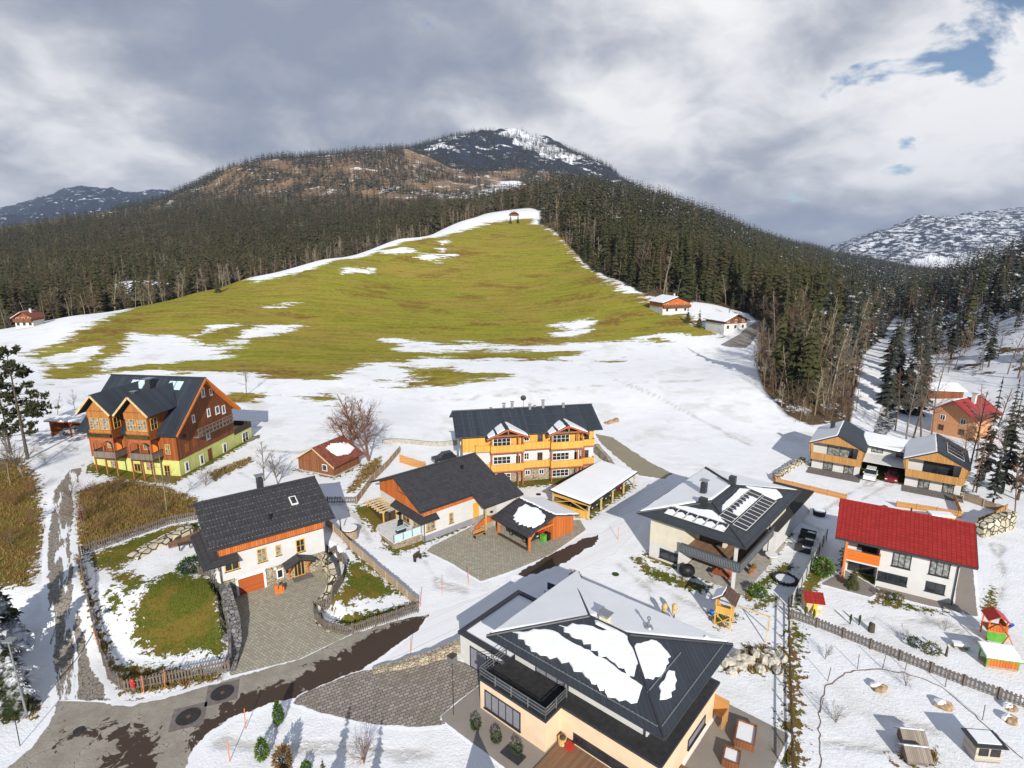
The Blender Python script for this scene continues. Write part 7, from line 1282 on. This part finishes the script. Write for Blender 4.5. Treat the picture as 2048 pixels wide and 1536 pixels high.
TC = lambda x, y: (11.18 + x * math.cos(R(52.7)) - y * math.sin(R(52.7)), 76.36 + x * math.sin(R(52.7)) + y * math.cos(R(52.7)))
for i, (q, p, l) in enumerate(((3.2, 'paint_dark', 'dark car in the near bay of the snow covered timber carport'), (7.4, 'paint_dark', 'dark car in the middle bay of the snow covered timber carport'), (12.4, 'paint_red', 'red car in the far bay of the snow covered timber carport'))): x, y = TC(q, 3.2); car(x, y, 0, R(52.7 + 90), p, l, i != 2)
x, y = HB(10.8, -7.6); car(x, y, 0.03, R(41 + 90), 'paint_dark', 'dark car under the gabled carport of the white low house', False)
# ================================================================== SMALL THINGS
def boxthing(name, xyz, rz, label, cat, parts, group=None):
    h = empty(name, xyz, rz, label, cat, group)
    for nm_, mat, bxs in parts:
        m = MB()
        for b_ in bxs: m.box(*b_)
        m.build(nm_, mat, h)
    return h
# red hydrant
x, y, z = at3(268, 1383); h = empty('fire_hydrant', (x, y, z), 0, 'red fire hydrant on a pale foot in front of the grey picket fence', 'hydrant'); MB().cyl((0, 0, .45), (0, 0, 1.05), .16, n=10).ball((0, 0, 1.1), .17).cyl((-.26, 0, .85), (.26, 0, .85), .07, n=8).build('hydrant_head', 'plastic_red', h); MB().cyl((0, 0, -.1), (0, 0, .45), .13, n=10).build('foot', 'zinc', h)
# electric cabinet
x, y, z = at3(1105, 1186); boxthing('electric_cabinet', (x, y, z), -.6, 'dark grey-green electric cabinet on the snow behind the foreground house', 'cabinet', [('body', 'rail_slate', [(-.55, .55, -.25, .25, 0, 1.35)]), ('lid', 'snow', [(-.58, .58, -.28, .28, 1.352, 1.42)]), ('door', 'anthracite', [(-.5, .5, -.28, -.252, .1, 1.25)])]); x, y, z = at3(1092, 1192); boxthing('small_cabinet', (x, y, z), -.6, 'small frosted distribution box left of the electric cabinet', 'cabinet', [('body', 'frosted_glass', [(-.2, .2, -.15, .15, 0, .75)]), ('lid', 'snow', [(-.22, .22, -.17, .17, .752, .8)])])
# bungalow bits: terrace with glass, pergola, bench, bins, hot tub
x0, y0 = HB(0, 0)
t_ = empty('raised_terrace', (x0, y0, 0), R(41.2), 'raised snowy stone terrace with frosted glass railing left of the white low house', 'terrace'); MB().box(-4.2, -.02, .6, 6.6, -.3, 1.0).build('terrace_base', 'stone_wall', t_); MB().box(-4.2, -.04, .6, 6.6, 1.0, 1.1).build('terrace_snow', 'snow_dirty', t_)
for k in range(3): MB().box(-4.1 + k * 1.36, -2.8 + k * 1.36, .66, .7, 1.12, 2.1).build('glass_panel', 'frosted_glass', t_)
for k in range(4): MB().box(-4.15 + k * 1.36, -4.09 + k * 1.36, .63, .73, 1.1, 2.15).build('rail_post', 'frame_dark', t_)
tag(boxthing('covered_table', (*HB(-2.0, 2.6), 1.1), R(41), 'covered table on the raised terrace behind the frosted glass', 'table', [('cover', 'frosted_glass', [(-.8, .8, -.5, .5, .65, .74)]), ('base', 'anthracite', [(-.6, .6, -.35, .35, 0, .65)])]))
x, y = HB(-1.1, 4.3); g5 = empty('garden_stove', (x, y, 1.1), R(41), 'black cone topped garden stove on the raised terrace', 'stove'); MB().cyl((0, 0, 0), (0, 0, .8), .42, .3, 10).build('stove_body', 'black', g5); MB().cyl((0, 0, .8), (0, 0, 1.9), .12, n=8).cyl((0, 0, 1.6), (0, 0, 1.9), .12, .5, 10).build('flue', 'black', g5)
p5 = empty('pergola', (x0, y0, 0), R(41.2), 'pale green timber pergola with brown screens left of the white low house', 'pergola')
for i, (x, y) in enumerate(((-2.2, 6.9), (-2.2, 11.4), (-.2, 6.9), (-.2, 11.4))): MB().box(x - .08, x + .08, y - .08, y + .08, 0, 2.5).build('post', 'frame_yellow', p5)
MB().box(-2.4, -2.05, 6.7, 11.7, 2.42, 2.55).box(-.35, -.05, 6.7, 11.7, 2.42, 2.55).build('beam', 'pale_timber', p5)
for k in range(7): MB().box(-2.8, .2, 6.85 + k * .75, 6.97 + k * .75, 2.56, 2.7).build('rafter', 'pale_timber', p5)
MB().box(-2.24, -2.18, 7.0, 11.3, .1, 2.3).build('side_screen', 'brown_screen', p5); MB().box(-2.1, -1.3, 6.86, 6.92, .1, 2.3).box(-1.1, -.3, 6.86, 6.92, .1, 2.3).build('front_screen', 'brown_screen', p5)
x, y = HB(6.5, -3.6); boxthing('bench', (x, y, .04), R(41.2), 'brown wooden bench at the foot of the entrance steps', 'bench', [('seat', 'larch_planks', [(-.9, .9, -.25, .2, .42, .48)]), ('backrest', 'larch_planks', [(-.9, .9, .2, .26, .5, .95)]), ('bench_frame', 'black', [(-.85, -.78, -.25, .25, 0, .42), (.78, .85, -.25, .25, 0, .42)])])
for i, (mt, l) in enumerate((('plastic_green', 'green wheelie bin under the gabled carport, beside the orange shed'), ('black', 'black wheelie bin under the gabled carport, beside the green one'))): 
    x, y = HB(12.0 + i * .75, -10.4); boxthing('wheelie_bin', (x, y, .03), R(41.2), l, 'bin', [('bin_body', mt, [(-.3, .3, -.35, .35, .05, .95)]), ('lid', mt, [(-.33, .33, -.38, .38, .952, 1.04)])])
x, y = HB(12.6, -9.4); boxthing('wheelie_bin', (x, y, .03), R(41.2), 'red wheelie bin behind the green and black bins in the carport', 'bin', [('bin_body', 'plastic_red', [(-.3, .3, -.35, .35, .05, 1.1)]), ('lid', 'plastic_red', [(-.33, .33, -.38, .38, 1.102, 1.2)])])
x, y, z = at3(700, 1072); h = empty('hot_tub', (x, y, z), .3, 'round wooden hot tub with a snowy lid between the two white houses', 'hot tub'); MB().cyl((0, 0, -.3), (0, 0, 1.0), 1.05, n=22).build('tub_wall', 'fence_pale', h); MB().cyl((0, 0, 1.0), (0, 0, 1.1), 1.12, n=22).build('tub_rim', 'dark_timber', h); MB().cyl((0, 0, 1.1), (0, 0, 1.2), .98, n=22).build('snow_lid', 'snow', h); MB().cyl((-1.1, .3, 0), (-1.1, .3, 2.4), .07, n=8).build('flue', 'black', h)
x, y, z = at3(640, 1060); x, y, z = at3(835, 1120); boxthing('garden_bench', (x, y, z), 1.0, 'dark small bench on the grass at the left edge of the court', 'bench', [('seat', 'dark_timber', [(-.6, .6, -.2, .2, .45, .52)]), ('legs', 'black', [(-.55, -.45, -.2, .2, 0, .45), (.45, .55, -.2, .2, 0, .45)]), ('backrest', 'dark_timber', [(-.6, .6, .15, .2, .55, .95)])])
# garage house bits
for i, (u, v) in enumerate(((553, 1187), (562, 1185))): x, y, z = at3(u, v); tag(MB().box(-.16, .16, -.16, .16, 0, 1.0 - i * .15).box(.2, .36, -.14, .14, 0, .5 + .1 * i).build('wooden_post', 'orange_timber', None, False, (x, y, .04), .6), ('taller' if i == 0 else 'shorter') + ' decorative wooden post pair leaning on the stone wall by the front door', 'decoration')
x, y, z = at3(362, 1075); boxthing('timber_deck', (x, y, z + .05), R(36), 'brown timber deck at the left side of the garage house', 'deck', [('deck_boards', 'deck_planks', [(-1.6, 2.2, -2.4, 1.6, -.1, .12)])]); x, y, z = at3(370, 1100); boxthing('garden_table', (x, y, z + .17), R(36), 'dark garden table on the timber deck beside the garage house', 'table', [('table_top', 'dark_timber', [(-.7, .7, -.4, .4, .68, .74)]), ('table_legs', 'black', [(-.6, -.5, -.3, .3, 0, .68), (.5, .6, -.3, .3, 0, .68)])])
# well shelter behind the barn, satellite mast behind the apartments
x, y, z = at3(655, 935); boxthing('log_shelter', (x, y + 2, z), R(-20), 'small green roofed shelter behind the barn', 'shelter', [('roof', 'leaf_dark', [(-2.3, 2.3, -1.2, 1.2, 2.3, 2.45)]), ('wall', 'barn_boards', [(-1.9, 1.9, .8, .95, 0, 2.3)]), ('posts', 'dark_timber', [(-1.9, -1.75, -.95, -.8, 0, 2.3), (1.75, 1.9, -.95, -.8, 0, 2.3)])])
x, y, z = at3(1047, 850); x, y = x * 1.02, y * 1.02; h = empty('satellite_mast', (5.0 - 3, 98.5, 0), 0, 'dark round satellite dish on a thin mast behind the apartment roof', 'satellite dish'); MB().cyl((0, 0, 0), (0, 0, 12.2), .05, n=6).build('mast', 'zinc', h); MB().ball((0, -.2, 12.6), .5, .14, .5, 14, 8).build('dish', 'frame_dark', h, True)
# solar house bits
HS = lambda x, y: (17.47 + x * math.cos(R(-41.4)) - y * math.sin(R(-41.4)), 66.46 + x * math.sin(R(-41.4)) + y * math.cos(R(-41.4)))
x, y = HS(5.6, -1.2); h = empty('covered_grill', (x, y, .0), 0, 'big barbecue under a black cover at the corner of the solar house', 'grill'); MB().ball((0, 0, .75), .95, .8, .8, 12, 8, .07, 4).build('cover', 'black', h, True); MB().cyl((0, 0, 0), (0, 0, .3), .5, n=10).build('foot', 'zinc', h)
def dining(px, py, pz, rz, label, mat, cat='table'):
    h = empty('dining_table', (px, py, pz), rz, label, cat); MB().box(-1.0, 1.0, -.5, .5, .7, .76).build('table_top', mat, h)
    for i in (-1, 1):
        for j in (-1, 1): MB().box(i * .9 - .05, i * .9 + .05, j * .4 - .05, j * .4 + .05, 0, .7).build('leg', mat, h)
x, y = HS(9.0, .9); dining(x, y, .05, R(-41), 'red-brown garden table under the slate balcony', 'red_timber')
for i, (q, w_, l) in enumerate(((8.2, 1.7, 'red-brown garden chair left behind the table under the balcony'), (9.4, 1.9, 'red-brown garden chair right behind the table under the balcony'))):
    x, y = HS(q, w_); boxthing('garden_chair', (x, y, .05), R(-41 + i * 20), l, 'chair', [('seat', 'red_timber', [(-.25, .25, -.25, .25, .42, .47)]), ('backrest', 'red_timber', [(-.25, .25, .2, .25, .47, 1.0)]), ('legs', 'red_timber', [(-.25, -.2, -.25, .25, 0, .42), (.2, .25, -.25, .25, 0, .42)])])
for i, (u, v, l) in enumerate(((1605, 1102, 'nearest of the three dark raised planters right of the solar house'), (1611, 1086, 'middle one of the three dark raised planters right of the solar house'), (1616, 1072, 'farthest of the three dark raised planters right of the solar house'))):
    x, y, z = at3(u, v); m_ = .95; boxthing('raised_planter', (x, y, z), R(-34), l, 'planter', [('planter_wall', 'anthracite', [(-m_, m_, -.5, -.42, 0, .75), (-m_, m_, .42, .5, 0, .75), (-m_, -m_ + .08, -.42, .42, 0, .75), (m_ - .08, m_, -.42, .42, 0, .75)]), ('soil', 'dark_timber', [(-m_ + .08, m_ - .08, -.42, .42, .0, .5)]), ('snow_heap', 'snow', [(-.1, m_ - .1, -.1, .41, .5, .6)])], 'dark raised planters')
x, y, z = at3(1638, 1030); h = empty('round_planter', (x, y, z), 0, 'dark round planter with snow behind the annex of the solar house', 'planter'); MB().cyl((0, 0, 0), (0, 0, .7), .8, .9, 12).build('planter_wall', 'membrane', h); MB().cyl((0, 0, .7), (0, 0, .78), .75, n=12).build('snow_top', 'snow', h)
x, y, z = at3(1570, 1160); h = empty('round_bed', (x, y, z), 0, 'round stone bordered bed in the shade right of the solar house', 'flower bed'); m = MB()
for k in range(18): a = k * .349; m.box(1.25 * math.cos(a) - .16, 1.25 * math.cos(a) + .16, 1.25 * math.sin(a) - .16, 1.25 * math.sin(a) + .16, 0, .28)
m.build('stone_border', 'membrane', h); MB().cyl((0, 0, 0), (0, 0, .15), 1.1, n=16).build('snow_fill', 'snow', h)
x, y = HS(12.0, 9.3); h = empty('round_table', (x, y, 0), 0, 'white round garden table beside the annex of the solar house', 'table'); MB().cyl((0, 0, .72), (0, 0, .82), .75, n=18).build('table_top', 'snow', h); MB().cyl((0, 0, 0), (0, 0, .72), .3, n=10).build('foot', 'concrete', h)
for i, (q, l) in enumerate(((4.3, 'nearer terracotta flower pot under the side balcony'), (5.4, 'farther terracotta flower pot under the side balcony'))):
    x, y = HS(11.2, q); h = empty('flower_pot', (x, y, .05), 0, l, 'flower pot', 'terracotta pots'); MB().cyl((0, 0, 0), (0, 0, .4), .22, .32, 12).build('pot', 'terracotta', h); MB().ball((0, 0, .5), .28, n=8, m=5, jit=.2).build('plant', 'leaf_brown', h)
# climbing tower with swing beam
x, y, z = at3(1447, 1246); h = empty('climbing_tower', (x, y, z), R(-32), 'yellow timber climbing tower with a brown roof and a swing beam', 'play tower'); w_ = .75
for i in (-1, 1):
    for j in (-1, 1): MB().box(i * w_ - .07, i * w_ + .07, j * w_ - .07, j * w_ + .07, -.2, 3.0).build('post', 'yellow_timber', h)
MB().box(-.85, .85, -.85, .85, 1.5, 1.6).build('platform', 'pale_timber', h); rl_ = MB().box(-w_, w_, -.86, -.8, 1.62, 2.35).box(-.86, -.8, -w_, w_, 1.62, 2.35).box(.8, .86, -w_, w_, 1.62, 2.35); rl_.build('railing', 'yellow_boards', h)
p = MB(); p.slab([(-1.2, -1.15, 2.95), (0, -1.15, 3.8), (0, 1.15, 3.8), (-1.2, 1.15, 2.95)], .06); p.slab([(0, -1.15, 3.8), (1.2, -1.15, 2.95), (1.2, 1.15, 2.95), (0, 1.15, 3.8)], .06); rf = p.build('roof', 'brown_tiles', h); snow_patch(rf, (-1.2, -1.15, 2.95), (0, 1, 0), Vector((1.2, 0, .85)).normalized(), [(.1, .1), (2.1, .1), (2.1, 1.3), (.3, 1.2)], .08, jag=.08)
MB().beam((-.75, -.8, .1), (.75, -.8, 1.4), .08).beam((.75, -.8, .1), (-.75, -.8, 1.4), .08).build('cross_brace', 'yellow_timber', h); MB().beam((.8, 0, 2.5), (4.4, 0, 2.3), .12).build('swing_beam', 'pale_timber', h); MB().beam((4.2, 0, 2.3), (4.2, -1.1, -.1), .1).beam((4.2, 0, 2.3), (4.2, 1.1, -.1), .1).build('swing_frame', 'pale_timber', h)
x, y, z = at3(1424, 1228); tag(MB().ball((0, 0, .25), .3, .3, .25, 8, 5).cyl((0, 0, 0), (0, 0, .2), .2, n=8).build('ball', 'plastic_blue', None, True, (x, y, z)), 'blue toy beside the yellow climbing tower', 'toy')
# playhouse with red roof, coloured tower, sandpit, benches
x, y, z = at3(1622, 1215); h = empty('playhouse', (x, y, z), R(-12), 'small wooden playhouse with a red roof and a yellow slide', 'playhouse'); MB().pris([(-1.0, 0), (1.0, 0), (1.0, 1.3), (0, 1.85), (-1.0, 1.3)], -.8, .8, 'x').build('wall', 'pale_timber', h)
p = MB(); p.slab([(-1.0, -1.2, 1.25), (1.0, -1.2, 1.25), (1.0, 0, 1.95), (-1.0, 0, 1.95)], .06); p.slab([(-1.0, 0, 1.95), (1.0, 0, 1.95), (1.0, 1.2, 1.25), (-1.0, 1.2, 1.25)], .06); p.build('roof', 'red_tiles', h); MB().beam((.1, -1.0, 1.2), (-.2, -1.9, .1), .35, .06).build('slide', 'plastic_yellow', h); MB().box(.25, .7, -1.03, -1.0, .5, .9).build('window', 'frame_white', h)
x, y, z = at3(1983, 1275); h = empty('play_tower', (x, y, z), R(-20), 'colourful play tower with a red roof, green cloth and a blue telescope', 'play tower')
for i in (-1, 1):
    for j in (-1, 1): MB().box(i * .7 - .05, i * .7 + .05, j * .7 - .05, j * .7 + .05, -.2, 2.4).build('post', 'orange_timber', h)
MB().box(-.8, .8, -.8, .8, 1.1, 1.2).build('platform', 'orange_timber', h); MB().box(-.8, .8, -.84, -.78, 1.22, 1.95).box(.78, .84, -.78, .8, 1.22, 1.95).build('railing', 'orange_boards', h); MB().box(-.78, .78, -.83, -.80, .1, 1.08).build('cloth', 'plastic_green', h); p = MB(); p.slab([(-.95, -.95, 2.3), (0, -.95, 2.95), (0, .95, 2.95), (-.95, .95, 2.3)], .05); p.slab([(0, -.95, 2.95), (.95, -.95, 2.3), (.95, .95, 2.3), (0, .95, 2.95)], .05); p.build('roof', 'plastic_red', h)
MB().cyl((.9, -.5, 1.7), (1.1, -.8, 2.3), .12, .16, 8).build('telescope', 'plastic_blue', h); MB().beam((0, -.9, 2.2), (0, -3.0, 2.2), .1).beam((0, -2.9, 2.2), (-1.1, -3.3, -.1), .09).beam((0, -2.9, 2.2), (1.1, -3.3, -.1), .09).beam((-.6, -3.1, 1.0), (.6, -3.1, 1.0), .07).build('swing_frame', 'orange_timber', h)
x, y, z = at3(1995, 1330); h = empty('covered_sandpit', (x, y, z), R(-14), 'orange slatted sandpit shelter with a snowy canopy and green edging', 'sandpit'); MB().box(-1.3, 1.3, -.65, .65, 0, .25).build('sandpit_frame', 'fence_pale', h); MB().box(-1.2, 1.2, -.7, -.62, .25, .95).build('side_boards', 'orange_boards', h); MB().slab([(-1.5, -.9, 1.15), (1.5, -.9, 1.15), (1.5, 1.0, 1.6), (-1.5, 1.0, 1.6)], .08).build('canopy', 'plastic_green', h); snow_patch(h, (-1.5, -.9, 1.15), (1, 0, 0), Vector((0, 1.9, .45)).normalized(), [(.05, .08), (2.95, .08), (2.95, 1.9), (.05, 1.9)], .12, jag=.03)
for i in (-1, 1): MB().box(i * 1.25 - .05, i * 1.25 + .05, -.7, -.58, .2, 1.15).box(i * 1.25 - .05, i * 1.25 + .05, .6, .7, .2, 1.5).build('post', 'plastic_green', h)
x, y, z = at3(1920, 1296); boxthing('snowy_bench', (x, y, z), R(-14), 'low wooden bench with thick snow in the garden of the red roofed house', 'bench', [('seat', 'fence_pale', [(-.7, .7, -.3, .3, .3, .38)]), ('legs', 'fence_pale', [(-.6, -.5, -.25, .25, 0, .3), (.5, .6, -.25, .25, 0, .3)]), ('snow_top', 'snow', [(-.68, .68, -.28, .28, .382, .6)])])
x, y, z = at3(1742, 1263); tag(MB().cyl((0, 0, -.1), (0, 0, .9), .32, .28, 10).cyl((0, 0, .9), (.05, 0, .98), .28, .2, 10).build('tree_stump', 'bark', None, False, (x, y, z)), 'dark tree stump inside the grey picket fence', 'stump')
x, y, z = at3(1892, 1312); h = empty('garden_figure', (x, y, z), 0, 'thin dark garden post figure beside the grey picket fence', 'garden figure'); MB().cyl((0, 0, 0), (0, 0, 1.1), .12, .07, 8).build('stake', 'bark', h); MB().ball((0, 0, 1.2), .14).build('figure_head', 'boulder', h)
for i, (u, v) in enumerate(((1600, 1240), (1617, 1246), (1690, 1256), (1708, 1258))): x, y, z = at3(u + 10, v - 8); tag(MB().cyl((0, 0, -.1), (0, 0, 1.0), .08, .02, 6).ball((0, 0, .7), .13, .13, .5, 7, 5, .15, i).build('conifer_sapling', 'leaf_dark', None, False, (x, y, z)), 'narrow dark sapling in the row inside the grey picket fence', 'sapling', 'saplings inside the picket fence')
# hen houses
boards('coop_planks', (.17, .14, .115), (.34, .29, .24), .14, 'x')
def coop(u, v, label, rz):
    x, y, z = at3(u, v); h = empty('hen_house', (x, y, z), rz, label, 'hen house'); MB().pris([(-.55, .15), (.55, .15), (.55, .75), (0, 1.15), (-.55, .75)], -.75, .75, 'x').build('wall', 'grey_planks', h); p = MB(); p.slab([(-.9, -.8, .62), (.9, -.8, .62), (.9, 0, 1.25), (-.9, 0, 1.25)], .05); p.slab([(-.9, 0, 1.25), (.9, 0, 1.25), (.9, .8, .62), (-.9, .8, .62)], .05); r = p.build('roof', 'coop_planks', h)
    snow_patch(r, (.9, .8, .62), (-1, 0, 0), Vector((0, -.8, .63)).normalized(), [(.05, .05), (1.75, .05), (1.75, .95), (.05, .95)], .08, jag=.04)
    for i in (-1, 1): MB().box(i * .65 - .05, i * .65 + .05, -.5, .5, 0, .2).build('leg', 'dark_timber', h)
coop(1820, 1486, 'upper one of the two small weathered hen houses on the snow', R(-8)); coop(1828, 1521, 'lower one of the two small weathered hen houses at the bottom edge', R(-8))
x, y, z = at3(1962, 1510); boxthing('rabbit_hutch', (x, y, z), R(-6), 'white boarded hutch with a flat snowy roof and wire windows', 'hutch', [('wall', 'pale_hutch', [(-.95, .95, -.7, .7, .1, 1.45)]), ('roof', 'anthracite', [(-1.15, 1.15, -.9, .9, 1.452, 1.55)]), ('snow_cover', 'snow', [(-.85, .85, -.55, .75, 1.552, 1.62)]), ('wire_window', 'membrane', [(-.75, -.08, -.74, -.702, .6, 1.25), (.08, .75, -.74, -.702, .6, 1.25)]), ('plinth', 'dark_timber', [(-.9, .9, -.65, .65, -.1, .1)])]) if boards('pale_hutch', (.36, .31, .25), (.56, .50, .42), .16, 'z') else None
for u, v, l, s in ((1758, 1378, 'dung heap with snow left of the saplings in the hen garden', .75), (1886, 1412, 'brown earth heap with snow above the white hutch', .75), (2022, 1418, 'mossy heap of wood with snow at the right edge', .6), (2020, 1442, 'lower mossy wood heap at the right edge', .6)):
    x, y, z = at3(u, v); h = empty('earth_heap', (x, y, z), 0, l, 'heap'); MB().ball((0, 0, .05), s, s * .8, .4, 10, 6, .22, int(u)).build('heap_body', 'boulder_brown', h); MB().ball((-.15, .15, .2), s * .75, s * .6, .3, 10, 6, .12, int(v)).build('snow_cap', 'snow', h)
# beds, deck and things round the foreground house
def bed(u, v, label, L_, W_, rz):
    x, y, z = at3(u, v); a, b_ = L_ / 2, W_ / 2; boxthing('raised_bed', (x, y, z), rz, label, 'raised bed', [('bed_boards', 'barn_boards', [(-a, a, -b_, -b_ + .12, -.1, .7), (-a, a, b_ - .12, b_, -.1, .7), (-a, -a + .12, -b_ + .12, b_ - .12, -.1, .7), (a - .12, a, -b_ + .12, b_ - .12, -.1, .7)]), ('snow_fill', 'snow', [(-a + .12, a - .12, -b_ + .12, b_ - .12, 0, .58)])])
bed(1490, 1478, 'larger wooden raised bed filled with snow right of the foreground house', 2.3, 1.5, R(62)); bed(1462, 1524, 'smaller wooden raised bed at the bottom right of the foreground house', 1.5, 1.2, R(62))
x, y = HP(0, 0); d = empty('front_deck', (x, y, 0), R(-40.6), 'weathered wooden deck in front of the peach coloured wall', 'deck'); MB().box(6.6, 14.7, -5.4, -.24, -.02, .16).build('deck_boards', 'deck_planks', d); MB().box(6.6, 14.7, -5.5, -5.41, -.1, .13).build('deck_edge', 'dark_timber', d)
d = empty('side_deck', (x, y, 0), R(-40.6), 'smaller wooden deck on the right side of the foreground house', 'deck'); MB().box(14.85, 18.2, -1.4, 3.6, -.02, .14).build('deck_boards', 'deck_planks', d); MB().box(14.85, 18.2, -1.5, -1.41, -.1, .11).build('deck_edge', 'dark_timber', d)
for i, (q, mt, nm_, l, s) in enumerate(((6.9, 'burlap', 'wicker_basket', 'wicker basket with logs against the peach wall on the deck', .32), (7.6, 'plastic_red', 'red_box', 'red box beside the wicker basket on the deck', .26))):
    x, y = HP(q, -.75); h = empty(nm_, (x, y, .16), R(-40), l, 'basket' if i == 0 else 'box'); MB().cyl((0, 0, 0), (0, 0, s * 1.8), s, s * 1.15, 12).build('body', mt, h) if i == 0 else MB().box(-s, s, -s, s, 0, s * 1.5).build('body', mt, h); MB().ball((0, 0, s * 1.9), s * .8, s * .8, s * .5, 9, 5, .25, 7).build('contents', 'bark', h) if i == 0 else MB().box(-s * 1.05, s * 1.05, -s * 1.05, s * 1.05, s * 1.502, s * 1.7).build('lid', 'plastic_red', h)
x, y = HP(.2, -2.7); boxthing('door_mat', (*HP(4.6, -4.0), .08), R(-40), 'dark grey mat on the paved path in front of the peach wall', 'mat', [('mat', 'anthracite', [(-.9, .9, -.5, .5, 0, .03)])])
x, y = HP(-6.6, .2); boxthing('flower_trough', (x, y, .04), R(-40), 'grey square trough at the corner of the white garage block', 'planter', [('trough', 'zinc', [(-.35, .35, -.35, .35, 0, .5)]), ('soil', 'dark_timber', [(-.3, .3, -.3, .3, .5, .52)])])
# twin house bits
x, y, z = at3(1878, 1050); boxthing('garden_hut', (x, y, z), R(-12), 'small yellow wooden hut with a snowy roof in front of the boulder wall', 'hut', [('wall', 'yellow_boards', [(-1.3, 1.3, -.6, .6, 0, 1.5)]), ('roof', 'pale_timber', [(-1.5, 1.5, -.8, .8, 1.502, 1.6)]), ('snow_cover', 'snow', [(-1.45, 1.45, -.75, .75, 1.602, 1.8)]), ('opening', 'black', [(-1.0, -.3, -.63, -.602, .8, 1.35), (-.1, .5, -.63, -.602, .8, 1.35), (.65, 1.15, -.63, -.602, .8, 1.35)])])
x, y, z = at3(1767, 1022); boxthing('garden_grill', (x, y, z), .3, 'small dark grill on the snow below the right larch house', 'grill', [('body', 'frame_dark', [(-.4, .4, -.3, .3, .3, .8)]), ('legs', 'zinc', [(-.4, -.33, -.3, .3, 0, .3), (.33, .4, -.3, .3, 0, .3)])])
x, y, z = at3(1882, 793); h = empty('snowy_shed', (x, y, z), R(-10), 'long dark shed with snow behind the salmon house', 'shed'); MB().box(-4, 4, -2, 2, -1, 2.2).build('wall', 'dark_boards', h); MB().slab([(-4.6, -2.6, 2.2), (4.6, -2.6, 2.2), (4.6, 2.6, 3.3), (-4.6, 2.6, 3.3)], .2).build('roof', 'snow', h)

# just below the picture's lower edge: garden shed and evergreens whose shadows reach into the view
x, y = -1.6, 29.5; h = empty('garden_shed', (x, y, ground(x, y)), .1, 'pointed wooden garden shed below the lower edge whose shadow falls on the snow', 'shed'); MB().pris([(-1.1, 0), (1.1, 0), (1.1, 2.2), (0, 3.9), (-1.1, 2.2)], -1.2, 1.2, 'y').build('wall', 'barn_boards', h); MB().slab([(-1.4, -1.4, 1.9), (0, -1.4, 4.1), (0, 1.4, 4.1), (-1.4, 1.4, 1.9)], .06).build('roof', 'brown_tiles', h)
for i, (tx, ty, hg) in enumerate(((-12.6, 31.5, 5.2), (-9.6, 30.5, 5.0), (-16.5, 31.5, 4.2))):
    o = empty('thuja', (tx, ty, ground(tx, ty)), i, ('tall narrow evergreen below the lower edge, left of the garden shed', 'tall narrow evergreen below the lower edge, nearest the garden shed', 'lower evergreen below the lower edge, farthest from the garden shed')[i], 'evergreen'); o.scale = (hg, hg, hg); put('crown', mesh_np('crown', conifer(300 + i, 22, 12, True, .15, .02), 'spruce'), o); put('trunk', TRUNK_M, o)
# ------------------------------------------------------------------ dry grass and lawn tufts on the thawed ground
def tufts(name, polys, n, hgt, mat, label, seed):
    g = np.random.default_rng(seed); V = []; Fc = []; per = max(1, n // len(polys))
    for p in polys:
        w_ = hit(p); xs = [q[0] for q in w_]; ys_ = [q[1] for q in w_]; ar = (max(xs) - min(xs)) * (max(ys_) - min(ys_)); k = int(min(per * 3, ar * 14)); X = g.uniform(min(xs), max(xs), k); Y = g.uniform(min(ys_), max(ys_), k); s = sdf(X, Y, w_); X, Y = X[s > -.1], Y[s > -.1]
        if not len(X): continue
        Zs = zt(X, Y)
        for x, y, z in zip(X, Y, Zs):
            for _ in range(3):
                a = g.uniform(0, 6.28); h_ = hgt * g.uniform(.5, 1.3); l = h_ * g.uniform(.2, .9); b_ = g.uniform(0, 6.28); w2 = .05; i = len(V); ox, oy = g.normal(0, .12, 2)
                V += [(x + ox - w2 * math.cos(a), y + oy - w2 * math.sin(a), z - .02), (x + ox + w2 * math.cos(a), y + oy + w2 * math.sin(a), z - .02), (x + ox + l * math.cos(b_), y + oy + l * math.sin(b_), z + h_)]; Fc.append((i, i + 1, i + 2))
    me = mesh_np(name, (np.array(V), np.array(Fc)), mat); fattr(me, 'rnd', np.repeat(g.random(len(Fc)), 3)); return tag(put(name, me), label, 'grass', None, 'stuff')
foliage('dry_blades', (.20, .135, .045), (.27, .20, .07), (.15, .085, .03)); foliage('lawn_blades', (.10, .11, .018), (.16, .14, .03), (.19, .165, .05))
tufts('dry_grass', DRYS[:-1], 26000, .38, 'dry_blades', 'tufts of dry brown grass on the thawed banks and along the fences', 5)
tufts('lawn_grass', LAWNS, 26000, .11, 'lawn_blades', 'short thawed lawn grass showing through the snow', 6)
# ------------------------------------------------------------------ air
m = bpy.data.materials.new('haze'); m.use_nodes = True; t = m.node_tree; t.nodes.remove(t.nodes['Principled BSDF'])
pv = t.nodes.new('ShaderNodeVolumePrincipled'); pv.inputs['Color'].default_value = (.62, .74, 1, 1); pv.inputs['Density'].default_value = 7e-5; pv.inputs['Anisotropy'].default_value = .25
link(t, pv.outputs[0], t.nodes['Material Output'].inputs['Volume']); MATS['haze'] = m
o = MB().box(-30000, 30000, -400, 14500, float(ZZ.min()) - 1, max(float(ZZ.max()) + 40, 60)).build('haze', 'haze'); tag(o, None, None, None, 'stuff')
